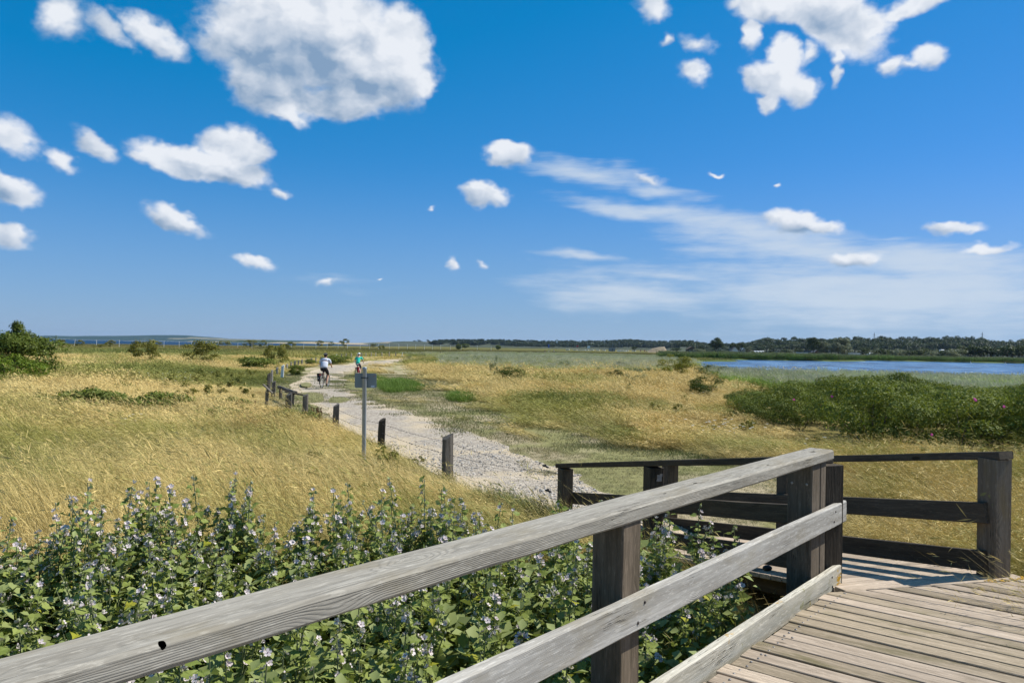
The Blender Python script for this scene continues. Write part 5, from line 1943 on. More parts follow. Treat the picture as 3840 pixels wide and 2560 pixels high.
def mallow_variant(seed, h, nleaf, nblo):
    rg = random.Random(seed)
    lean = Vector((rg.uniform(-.12, .05), rg.uniform(-.08, .08), 0)) * h
    st = MB()
    P = lambda t: Vector((lean.x * t * t, lean.y * t * t, h * t))
    st.tube([P(t) for t in (0, .35, .7, 1.0)], [.006, .005, .004, .0022], 5)
    items, bud = [], MB()
    side = []
    for q in range(rg.randint(2, 4)):      # flowering side shoots
        t0 = rg.uniform(.45, .72)
        a = rg.uniform(0, 6.28)
        L = h * rg.uniform(.16, .30)
        d = Vector((math.cos(a) * .45, math.sin(a) * .45, .9)).normalized()
        st.tube([P(t0), P(t0) + d * L * .5 + Vector((0, 0, .01)), P(t0) + d * L], [.0035, .003, .002], 4)
        side.append((P(t0), d, L))
    ga = rg.uniform(0, 6)
    for i in range(nleaf):
        if i < nleaf * .62:
            t = .20 + .74 * (i / (nleaf * .62)) ** .9
            org, size = P(t), (.098 * (1.15 - t) + .026) * rg.uniform(.75, 1.2)
        else:
            o_, d, L = side[i % len(side)]
            u = rg.uniform(.15, .95)
            org, size = o_ + d * L * u, .058 * (1.25 - u) * rg.uniform(.8, 1.25)
        ga += 2.4 + rg.uniform(-.5, .5)
        out = Vector((math.cos(ga), math.sin(ga), 0))
        pitch = rg.uniform(-.5, .55)
        M = Matrix.Translation(org + out * size * .45 + Vector((0, 0, size * .1))) @ Matrix.Rotation(ga - math.pi / 2, 4, 'Z') @ Matrix.Rotation(pitch, 4, 'X') @ Matrix.Rotation(rg.uniform(-.6, .6), 4, 'Y') @ Matrix.Scale(size, 4)
        items.append(("leaf", rg.choice(LEAVES[:6]) if rg.random() > .03 else LEAVES[6], M))
    for i in range(nblo):
        if rg.random() < .5:
            t = 1 - .30 * rg.random() ** 1.6
            org = P(t)
        else:
            o_, d, L = side[i % len(side)]
            org = o_ + d * L * rg.uniform(.75, 1.0)
        a = rg.uniform(0, 6.28)
        d2 = Vector((math.cos(a), math.sin(a), rg.uniform(.2, 1.4))).normalized()
        s = rg.uniform(.0155, .0215)
        M = Matrix.Translation(org + d2 * .018) @ d2.to_track_quat('Z', 'Y').to_matrix().to_4x4() @ Matrix.Scale(s, 4)
        items.append(("blossom", rg.choice(BLOOMS), M))
    for i in range(26):
        if rg.random() < .5:
            org = P(1 - .42 * rg.random())
        else:
            o_, d, L = side[i % len(side)]
            org = o_ + d * L * rg.uniform(.35, 1.02)
        a = rg.uniform(0, 6.28)
        p = org + Vector((math.cos(a), math.sin(a), rg.uniform(-.3, .9))) * .012
        r_ = rg.uniform(.0035, .0075)
        bud.ball(p, (r_, r_, r_ * 1.2), None, 5, 3)
    # small bract leaves
    n = 60
    pts, nr_ = [], []
    for i in range(n):
        if i % 2:
            org = P(.45 + .55 * rg.random())
        else:
            o_, d, L = side[i % len(side)]
            org = o_ + d * L * rg.uniform(.1, 1.0)
        a = rg.uniform(0, 6.28)
        pts.append(org + Vector((math.cos(a), math.sin(a), .2)) * .02)
        nr_.append((rg.gauss(0, 1) + .3, rg.gauss(0, 1) - .2, rg.gauss(0, 1) + .5))
    rr = np.random.default_rng(seed)
    V, F, v = leaf_cloud(np.array(pts), np.array(nr_), .040, rr, .6, .3)
    return [("stem", st.mesh("stem", M_MSTEM), Matrix.Identity(4)), ("buds", bud.mesh("buds", M_BUD), Matrix.Identity(4)),
            ("bracts", new_mesh("bracts", V, F, [M_MALLOW], attrs={"v": v * .6 + .4}), Matrix.Identity(4))] + items


MV = [mallow_variant(500 + i, 1.0, 33 + i % 4, 9 + (i * 3) % 7) for i in range(12)]
rg = random.Random(12)
spots = []
tries = 0
while len(spots) < 235 and tries < 20000:
    tries += 1
    x, y = rg.uniform(-5.3, 1.8), rg.uniform(.9, 7.0)
    if not inside(BED, np.array([x]), np.array([y]))[0]:
        continue
    q = Vector((x, y, 0)) - RAIL_P
    off = q.dot(RAIL_N)
    if off > -.10:
        continue
    q2 = Vector((x, y, 0)) - NEAR0
    if q2.dot(RAMP_N) > -.22 and q2.dot(RAMP_D) > -.3:
        continue
    # out of the camera's cone of view
    if abs(x) > .72 * y + .5 or y < 1.2:
        continue
    dm = .215
    if any((x - a) ** 2 + (y - b) ** 2 < dm * dm for a, b in spots):
        continue
    spots.append((x, y))
SPIKES = [(770, 1772, 5.9), (565, 1810, 5.75), (450, 1815, 5.6), (585, 1800, 6.0), (345, 1812, 5.2), (925, 1810, 5.8), (1170, 1838, 5.7), (1255, 1835, 5.75), (1520, 1800, 5.9), (1600, 1800, 5.8),
          (1650, 1830, 5.7), (1700, 1850, 5.8), (1345, 1800, 6.1), (235, 1880, 5.3), (820, 1790, 6.0), (640, 1830, 5.6), (1430, 1850, 5.6), (1750, 1870, 5.9), (2470, 1960, 5.6), (2280, 1985, 5.3), (2440, 1975, 5.5),
          (2680, 1965, 6.1), (2745, 1975, 6.05), (2380, 1990, 5.5)]


def put_mallow(x, y, h, var, label, group):
    e = bpy.data.objects.new("mallow_plant", None)
    zt = float(terrain_z(x, y))
    M = Matrix.Translation((x, y, zt)) @ Matrix.Rotation(rg.uniform(0, 6.28), 4, 'Z')
    link(e, None, M)
    tag(e, label, "plant", group)
    k = h - zt
    wdt = .55 + .45 * k
    S = Matrix.Diagonal((wdt, wdt, k, 1))
    for pn, me, Ml in MV[var % len(MV)]:
        o = bpy.data.objects.new(pn, me)
        COL.objects.link(o)
        o.parent = e
        if pn in ("leaf", "blossom"):
            t = Ml.translation
            Mn = Ml.copy()
            Mn.translation = Vector((t.x * wdt, t.y * wdt, t.z * k))
            o.matrix_basis = Mn
        else:
            o.matrix_basis = S
            if pn in ("buds", "bracts"):
                o["kind"] = 'stuff'


for i, (x, y) in enumerate(spots):
    q = (Vector((x, y, 0)) - RAIL_P)
    off = -q.dot(RAIL_N)
    h = (1.02 if off > .6 else .90) + rg.uniform(-.16, .14) + .10 * (float(vnoise(x * 1.5, y * 1.5, 3)) - .5)
    if x > .9:
        where = "marsh mallow in the gap between the near railing and the ramp railing"
    elif off < .55:
        where = "marsh mallow with grey-green leaves close under the near handrail"
    elif y < 3.6:
        where = "marsh mallow with lilac flowers in the bed's part nearest the camera"
    elif x < -2.6:
        where = "marsh mallow with lilac flowers at the picture's left end of the bed"
    elif x < -.9:
        where = "marsh mallow with lilac flowers in the dense middle of the bed"
    else:
        where = "marsh mallow with lilac flowers in the bed's end towards the gravel path"
    put_mallow(x, y, h, i, where, "marsh mallows in the dense bed beside the boardwalk")
for i, (px, py, d) in enumerate(SPIKES):
    r_ = ray(px, py + 30)
    x, y = r_.x / r_.y * d, d
    for q_ in range(2):
        put_mallow(x + rg.uniform(-.17, .17), y + rg.uniform(-.2, .12), z_at(px, py, d) - rg.uniform(.10, .26), i + q_ + 5,
                   "lower marsh mallow stalk close beside one of the tall spikes", "mallow stalks beside the tall spikes")
    put_mallow(x, y, z_at(px, py, d), i + 3, "tall mallow spike rising over the bed, %s such spike from the picture's left" % (sorted(range(len(SPIKES)), key=lambda j: SPIKES[j][0]).index(i) + 1 and (ORD + ["twenty-first", "twenty-second", "twenty-third", "twenty-fourth", "twenty-fifth"])[sorted(range(len(SPIKES)), key=lambda j: SPIKES[j][0]).index(i)]),
               "tall mallow spikes")

# undergrowth beneath the bed
rng = np.random.default_rng(71)
n = 3600
x = rng.uniform(-5.3, 1.8, n); y = rng.uniform(.9, 7, n)
off = (x - RAIL_P.x) * RAIL_N.x + (y - RAIL_P.y) * RAIL_N.y
q2 = (x - NEAR0.x) * RAMP_N.x + (y - NEAR0.y) * RAMP_N.y
ok = inside(BED, x, y) & (off < .25) & (q2 < -.1)
x, y = x[ok], y[ok]
V, F, v = leaf_cloud(rng.uniform(-.16, .16, (26, 3)) * np.array([1, 1, 1.3]) + np.array([0, 0, .28]), rng.normal(size=(26, 3)) + np.array([.2, -.2, .8]), .085, rng, .8, .25)
ug = new_mesh("undergrowth_leaf", V, F, [M_MALLOW], attrs={"v": v * .5})
zz = np.zeros((len(x), 3))
scatter("mallow_undergrowth", [ug], np.c_[x, y, terrain_z(x, y) + rng.uniform(-.1, .28, len(x))], rng.uniform(0, 6.28, len(x)), rng.uniform(.8, 1.4, len(x)), zz, zz, 71)

# ------------------------------------------------------------------ shrubs of the meadow
K_ROSE = bush_kit("rose_bush", 5, 8000, (1.15, 1.1, .62), 22, .052, M_ROSE, 600, .02, zc=.60, hollow=.78, rb=(.2, .42))
K_ROSED = bush_kit("rose_bush", 3, 5000, (1.15, 1.1, .62), 16, .065, M_ROSED, 610, .02, zc=.60, hollow=.7, rb=(.24, .46))
K_ROSELOW = bush_kit("rose_patch", 3, 3600, (1.0, .55, .26), 22, .07, M_ROSE, 620, .01, zc=.20, hollow=.4)
K_HAW = bush_kit("hawthorn", 2, 15000, (1.0, 1.0, .5), 34, .052, M_HAW, 640, .02, zc=.5, hollow=.6, spire=.2, rb=(.24, .42))
K_BROOM = bush_kit("scrub_bush", 3, 3200, (1.0, .9, .55), 20, .06, M_BROOM, 650, .012, zc=.5, hollow=.4, rb=(.2, .4))
K_OLIVE = bush_kit("scrub_bush", 4, 2400, (1.0, .8, .6), 15, .075, M_OLIVE, 660, .012, zc=.5, hollow=.35, rb=(.16, .34))
K_YEL = bush_kit("yellow_bush", 2, 4200, (1.0, .9, .55), 22, .055, M_YEL, 670, .014, zc=.5, hollow=.4, rb=(.18, .36), spire=.3)
K_GREY = bush_kit("grey_herb_clump", 3, 1500, (1.0, .8, .6), 14, .06, M_GREY, 680, .010, zc=.5, hollow=.3, rb=(.16, .34))


# big hawthorn at the left edge
g = gp(50, 1438)
d = g.y
K_HAW.place(g, (2.0, 1.9, z_at(60, 1250, d)), .3, "tall dark hawthorn at the picture's left edge, its narrow top shoot against the sky", "bush", None, 0)
ts = crown_mesh("crown", 2600, (.72, .6, .85), 12, .09, 699, M_HAW, zc=.6, hollow=.3, spire=.9, rb=(.2, .42))
lastroot = [o for o in COL.objects if o.name.startswith("hawthorn")][0]
o = obj("top_shoot", ts[0], lastroot, Matrix.Translation((at_dist(62, d).x, d, z_at(62, 1300, d) - .15)))
o["kind"] = 'stuff'
b = MB().tube([(at_dist(62, d).x, d, z_at(62, 1280, d)), (at_dist(68, d).x, d, z_at(68, 1215, d)), (at_dist(60, d).x, d, z_at(60, 1196, d))], [.03, .015, .006], 5)
me = b.mesh("twig", M_BARK)
me.transform(WM[lastroot.name].inverted())
obj("twig", me, lastroot, WM[lastroot.name])
for (kit, px, pyb, wpx, hpx, label, cat, group, var, depth, root) in SHRUBS:
    kit = globals()[kit]
    g = gp(px, pyb)
    d = g.y
    w = wpx / F_PX * d / 2
    h = hpx / F_PX * d + (.22 if d < 90 else 0)
    g.z = float(terrain_z(g.x, g.y)) - .02
    kit.place(g, (w, w * depth, h), rg.uniform(-.3, .3), label, cat, group, var, root)

# rose thicket
rg = random.Random(33)
TH = []
tries = 0
while len(TH) < 44 and tries < 6000:
    tries += 1
    x, y = rg.uniform(6, 20), rg.uniform(17, 31)
    if not inside(THICKET, np.array([x]), np.array([y]))[0]:
        continue
    if any(math.hypot(x - a, (y - b)) < 1.62 for a, b in TH):
        continue
    TH.append((x, y))
TH.sort(key=lambda p: p[1])
cut1, cut2 = len(TH) // 3, 2 * len(TH) // 3
for ri, row in enumerate((TH[:cut1], TH[cut1:cut2], TH[cut2:])):
    row = sorted(row, key=lambda p: p[0] / p[1])
    for j, (x, y) in enumerate(row):
        s = rg.uniform(.80, 1.12)
        hs = rg.uniform(.92, 1.42) * (1.08 if y < 24 else 1.0)
        tipf = min(1, max(0, (x / y - .325) / .09))
        s *= .72 + .28 * tipf
        hs *= .58 + .42 * tipf
        e = K_ROSE.place((x, y, float(terrain_z(x, y)) - .03), (s * 1.25, s * 1.25, hs * 1.12), rg.uniform(0, 6.28),
                         "dark rosehip bush in the thicket's %s row, %s from the picture's left" % (("front", "middle", "back")[ri], ORD[j]), "bush", "rosehip bushes of the big thicket", rg.randrange(5))
# pink roses: each a part of the bush it grows on
roots = [o for o in COL.objects if o.name.startswith("rose_bush") and o.parent is None]
lowr = [o for o in COL.objects if o.name.startswith("rose_patch") and o.parent is None]
bm = MB()
for k in range(5):
    a = 2 * math.pi * k / 5
    bm.ball((math.cos(a) * .022, math.sin(a) * .022, .004), (.02, .02, .008), None, 6, 4)
ROSE = bm.mesh("pink_rose", M_ROSEF, True)
for px, py in ((3120, 1486), (2977, 1498), (3659, 1500), (3765, 1524), (3494, 1629), (3080, 1520), (3655, 1496)):
    d = ray(px, py)
    best = None
    for rt in roots:
        w = WM[rt.name].translation
        c = w + Vector((0, 0, .75))
        t = (c - Vector((0, 0, CAM_H))).dot(d.normalized())
        p = Vector((0, 0, CAM_H)) + d.normalized() * t
        e = (p - c).length
        if e < 1.0 and (best is None or w.y < best[0]):
            best = (w.y, rt, p - d.normalized() * 1.0)
    if best:
        obj("pink_rose", ROSE, best[1], Matrix.Translation(best[2]) @ Matrix.Rotation(R(-50), 4, 'X') @ Matrix.Rotation(R(-60), 4, 'X') @ Matrix.Scale(.8, 4))
for px, py, k in ((378, 1517, 1), (238, 1560, 0), (1100, 1583, 5)):
    rt = lowr[k]
    y = WM[rt.name].translation.y
    obj("pink_rose", ROSE, rt, Matrix.Translation((at_dist(px, y - .3).x, y - .3, z_at(px, py, y - .3))) @ Matrix.Rotation(R(60), 4, 'X') @ Matrix.Scale(1.2, 4))

# ------------------------------------------------------------------ brown dock stalks
def dock_mesh(seed, n=1):
    rg = random.Random(seed)
    b = MB()
    for q in range(n):
        bx, by = (rg.uniform(-.14, .14), rg.uniform(-.1, .1)) if n > 1 else (0, 0)
        H = rg.uniform(.75, 1.0)
        ln = rg.uniform(-.12, .06)
        b.tube([(bx, by, 0), (bx + ln * .5, by, H * .6), (bx + ln, by, H)], [.006, .005, .003], 4)
        for i in range(60):
            t = rg.uniform(.35, 1.0)
            w = .030 * (1.15 - t) + .008
            a = rg.uniform(0, 6.28)
            p = (bx + ln * t + math.cos(a) * w, by + math.sin(a) * w, H * t)
            b.ball(p, (.010, .010, .018), None, 4, 3)
    return b.mesh("seed_stalk", M_DOCK)


DK = [dock_mesh(700 + i) for i in range(4)]
DKC = dock_mesh(720, 9)
for i, (px, yt, yb, lab) in enumerate([(1795, 1446, 1484, "rust-brown dock stalk standing alone near the dark green tussock"), (1978, 1376, 1402, "brown dock stalk behind the lone green bush"), (1997, 1384, 1422, "brown dock stalk right of the lone green bush, the lower one"),
                                       (2119, 1420, 1446, "first of three dock stalks close together in golden grass"), (2131, 1421, 1448, "middle of three dock stalks close together in golden grass"), (2147, 1414, 1441, "last and tallest of three dock stalks close together"),
                                       (2176, 1416, 1438, "leaning dock stalk apart from the group of three"), (2224, 1420, 1441, "dock stalk left of the small green bush"), (2322, 1420, 1443, "dock stalk at the foot of the small green bush"),
                                       (2499, 1474, 1513, "taller of two dock stalks in open golden grass"), (2523, 1480, 1514, "shorter of two dock stalks in open golden grass"), (2761, 1520, 1562, "reddish dock stalk in rusty grass before the rose thicket"),
                                       (2784, 1490, 1518, "dark dock stalk against the tip of the rose thicket"), (958, 1503, 1562, "curved dark dock stalk in pale grass left of the broken fence"), (797, 1610, 1645, "small thin dock stalk in the middle of the meadow")]):
    g = gp(px, yb)
    h = z_at(px, yt, g.y)
    e = empty("dock_plant", (g.x, g.y, 0), lab, "plant", "dry dock stalks")
    k = h / .92
    obj("seed_stalk", DK[i % 4], e, Matrix.Translation((g.x, g.y, 0)) @ Matrix.Diagonal((max(k, .8), max(k, .8), k, 1)))
g = gp(1190, 1600)
e = empty("dock_plant", (g.x, g.y, 0), "dense blackish-brown dock clump between two fence stakes at the path edge", "plant", "dry dock stalks")
obj("seed_stalk", DKC, e, Matrix.Translation((g.x, g.y, 0)) @ Matrix.Diagonal((1.0, 1.0, z_at(1190, 1528, g.y) / .95, 1)))

# white yarrow heads speckling the grass
yb_ = MB()
for k in range(7):
    a = k * 2.4
    yb_.ball((math.cos(a) * .012 * math.sqrt(k), math.sin(a) * .012 * math.sqrt(k), .40), (.008, .008, .004), None, 5, 3)
ym = yb_.mesh("yarrow", M_WHITE)
rng = np.random.default_rng(81)
P = []
for px, py, rx, ry, n in [(2700, 1665, 150, 25, 34), (650, 1440, 120, 25, 25), (480, 1640, 60, 20, 8), (3100, 1735, 120, 15, 5), (2250, 1480, 500, 30, 30)]:
    for _ in range(n):
        g = gp(px + rng.normal() * rx * .6, py + rng.normal() * ry * .5)
        P.append((g.x, g.y, .05))
P = np.array(P)
scatter("yarrow_flowers", [ym], P, rng.uniform(0, 6, len(P)), rng.uniform(.8, 1.3, len(P)), P * 0, P * 0, 81)

# ------------------------------------------------------------------ riders and bicycles
def skinned(name, verts, edges, mat, parent, world, sub=1, root=0):
    me = bpy.data.meshes.new("t")
    me.from_pydata([v[:3] for v in verts], edges, [])
    o = bpy.data.objects.new("t", me)
    COL.objects.link(o)
    md = o.modifiers.new("s", 'SKIN')
    md.use_smooth_shade = True
    for i, v in enumerate(verts):
        r_ = v[3]
        r_ = r_ if hasattr(r_, '__len__') else (r_, r_)
        me.skin_vertices[0].data[i].radius = r_
        me.skin_vertices[0].data[i].use_root = (i == root)
    o.modifiers.new("u", 'SUBSURF').levels = sub
    dg = bpy.context.evaluated_depsgraph_get()
    m2 = bpy.data.meshes.new_from_object(o.evaluated_get(dg))
    bpy.data.objects.remove(o)
    m2.name = name
    m2.materials.clear()
    m2.materials.append(mat)
    m2.polygons.foreach_set("use_smooth", [True] * len(m2.polygons))
    return obj(name, m2, parent, world)


M_SKIN = flat("skin", (.50, .30, .21), .5, .05, 12)
M_SKINT = flat("tanned_skin", (.40, .22, .14), .5, .05, 12)
M_GREYSHIRT = flat("light_grey_shirt", (.50, .53, .60), .85, .06, 9)
M_TEAL = flat("turquoise_shirt", (.02, .52, .38), .8, .06, 9)
M_BLKCLOTH = flat("black_cloth", (.018, .016, .018), .85, .3, 12)
M_NAVY = flat("dark_navy_cloth", (.03, .03, .055), .85, .3, 12)
M_SHOE = flat("brown_sandal", (.07, .05, .045), .8, .3, 20)
M_HAIR = flat("dark_hair", (.03, .02, .015), .8, .3, 40)
M_TYRE = flat("tyre_rubber", (.022, .022, .022), .8, .2, 30)
M_RIM = flat("bright_rim", (.5, .5, .5), .35, .05, 10, .5, .9)
M_FRAME = flat("dark_bicycle_frame", (.03, .03, .035), .35, .1, 9)
M_SILVER = flat("silver_bicycle_part", (.62, .62, .62), .35, .05, 9)
M_RED = flat("dark_red_bag_cloth", (.22, .02, .025), .8, .2, 9)
M_LENS = flat("red_rear_lens", (.5, .02, .02), .3, .1, 9)


def bicycle(base, rz, label, parts_silver=False, scale=1.0):
    M = Matrix.Translation(base) @ Matrix.Rotation(rz, 4, 'Z') @ Matrix.Scale(scale, 4)
    root = bpy.data.objects.new("bicycle", None)
    link(root, None, M)
    tag(root, label, "bicycle", "bicycles on the path")
    for yc, nm in ((-.52, "rear"), (.55, "front")):
        w = bpy.data.objects.new("wheel", MB().lathe([(.012, -.035), (.028, -.03), (.014, -.02), (.014, .02), (.028, .03), (.012, .035)], 10, Matrix.Translation((0, yc, .34)) @ Matrix.Rotation(R(90), 4, 'Y')).mesh("wheel", M_SILVER))
        link(w, root, M)
        T = Matrix.Translation((0, yc, .34)) @ Matrix.Rotation(R(90), 4, 'Y')
        ty = [(.318 + .020 * math.cos(a), .021 * math.sin(a)) for a in [2 * math.pi * k / 8 for k in range(9)]]
        MB().lathe(ty, 28, T).obj("tyre", M_TYRE, w, M, smooth=True)
        MB().lathe([(.296, -.012), (.304, -.012), (.304, .012), (.296, .012), (.296, -.012)], 28, T).obj("rim", M_RIM, w, M)
        sp = MB()
        for k in range(24):
            a = 2 * math.pi * k / 24
            sp.tube([T @ Vector((.02 * math.cos(a), .02 * math.sin(a), .02 * (-1) ** k)), T @ Vector((.298 * math.cos(a + .15), .298 * math.sin(a + .15), 0))], .0015, 3, False)
        sp.obj("spokes", M_SILVER, w, M)
        mg = MB()
        pts = []
        a0, a1 = (R(60), R(200)) if yc < 0 else (R(20), R(120))
        V, F = [], []
        for k in range(13):
            a = a0 + (a1 - a0) * k / 12
            sy = math.cos(a) * .352; sz = math.sin(a) * .352
            V += [(-.026, yc + sy, .34 + sz), (0, yc + sy * 1.03, .34 + sz * 1.03), (.026, yc + sy, .34 + sz), (.026, yc + sy * .985, .34 + sz * .985), (-.026, yc + sy * .985, .34 + sz * .985)]
        for k in range(12):
            for q in range(5):
                F.append((k * 5 + q, k * 5 + (q + 1) % 5, (k + 1) * 5 + (q + 1) % 5, (k + 1) * 5 + q))
        mg.add(V, F).obj("mudguard", M_BLACK, root, M, smooth=True)
    f = MB()
    f.tube([(0, 0, .29), (0, -.19, .86)], .016, 8).tube([(0, .36, .86), (0, .41, .68)], .019, 8).tube([(0, 0, .29), (0, .40, .70)], .019, 8).tube([(0, -.17, .80), (0, .365, .84)], .015, 8)
    for sx in (-1, 1):
        f.tube([(sx * .02, 0, .29), (sx * .055, -.52, .34)], .009, 6).tube([(sx * .015, -.17, .80), (sx * .055, -.52, .34)], .008, 6)
        f.tube([(sx * .02, .42, .66), (sx * .05, .45, .60), (sx * .055, .55, .34)], .010, 6)
    f.obj("frame", M_FRAME if not parts_silver else M_SILVER, root, M, smooth=True)
    MB().tube([(0, -.19, .85), (0, -.215, .95)], .013, 8).obj("seat_post", M_SILVER, root, M)
    s = MB()
    V, F = [], []
    prof = [(-.34, .075, .955), (-.30, .095, .965), (-.22, .085, .962), (-.12, .03, .958), (-.05, .018, .952)]
    for y, w_, z in prof:
        V += [(-w_, y, z - .012), (-w_ * .6, y, z + .012), (0, y, z + .006), (w_ * .6, y, z + .012), (w_, y, z - .012), (0, y, z - .045)]
    for i in range(len(prof) - 1):
        for k in range(6):
            F.append((i * 6 + k, i * 6 + (k + 1) % 6, (i + 1) * 6 + (k + 1) % 6, (i + 1) * 6 + k))
    F += [tuple(range(6)), tuple((len(prof) - 1) * 6 + k for k in range(6))]
    s.add(V, F).obj("saddle", M_SILVER if parts_silver else M_BLACK, root, M, smooth=True)
    MB().tube([(0, .355, .88), (0, .34, .98), (0, .40, 1.02)], .014, 8).obj("stem", M_SILVER, root, M)
    hb = MB().tube([(-.31, .22, 1.04), (-.27, .30, 1.045), (-.10, .40, 1.03), (0, .40, 1.02), (.10, .40, 1.03), (.27, .30, 1.045), (.31, .22, 1.04)], .011, 8)
    hb.obj("handlebar", M_SILVER, root, M, smooth=True)
    for sx in (-1, 1):
        MB().tube([(sx * .27, .30, 1.045), (sx * .325, .19, 1.038)], .016, 8).obj("grip", M_BLACK, root, M, smooth=True)
    MB().tube([(-.325, .19, 1.038), (-.37, .20, 1.10)], .004, 5).ball((-.385, .205, 1.13), (.035, .008, .028), None, 10, 6).obj("mirror", M_WHITE, root, M, smooth=True)
    r_ = MB()
    for sx in (-1, 1):
        r_.tube([(sx * .06, -.30, .72), (sx * .06, -.78, .72)], .005, 5).tube([(sx * .06, -.70, .72), (sx * .06, -.53, .36)], .005, 5)
    for y in (-.32, -.46, -.62, -.78):
        r_.tube([(-.06, y, .72), (.06, y, .72)], .005, 5)
    r_.obj("rack", M_FRAME, root, M)
    MB().box((0, -.80, .69), (.07, .025, .04)).obj("rear_light", M_LENS, root, M)
    MB().lathe([(.085, -.004), (.092, 0), (.085, .004), (.085, -.004)], 16, Matrix.Translation((.045, 0, .29)) @ Matrix.Rotation(R(90), 4, 'Y')).obj("chainring", M_SILVER, root, M)
    for sx, dy, dz_ in ((1, -.03, -.165), (-1, .03, .165)):
        c = MB().tube([(sx * .06, 0, .29), (sx * .075, dy, .29 + dz_)], .009, 6)
        c.box((sx * .125, dy, .29 + dz_), (.09, .065, .018))
        c.obj("pedal", M_BLACK, root, M)
    return root, M


def hand(verts, edges, w, tip, sx):
    """palm and five fingers closing round the grip; w = wrist vertex index"""
    wx, wy, wz = verts[w][:3]
    g = Vector((tip[0], tip[1], tip[2]))
    verts.append((g.x, g.y - .03, g.z + .012, (.020, .030)))
    p = len(verts) - 1
    edges.append((w, p))
    for k, ln in enumerate((.9, 1.0, .95, .78)):
        o = (k - 1.5) * .019
        b = g + Vector((o * .4 * sx, o * .9, .018))
        verts.append((b.x, b.y, b.z, .0085)); a = len(verts) - 1
        verts.append((b.x + sx * .004, b.y + .025 * ln, b.z - .012, .0078)); c = len(verts) - 1
        verts.append((b.x, b.y + .020 * ln, b.z - .036, .0068)); d = len(verts) - 1
        edges += [(p, a), (a, c), (c, d)]
    verts.append((g.x - sx * .028, g.y - .015, g.z - .004, .0095)); a = len(verts) - 1
    verts.append((g.x - sx * .030, g.y + .015, g.z - .022, .008)); c = len(verts) - 1
    edges += [(p, a), (a, c)]


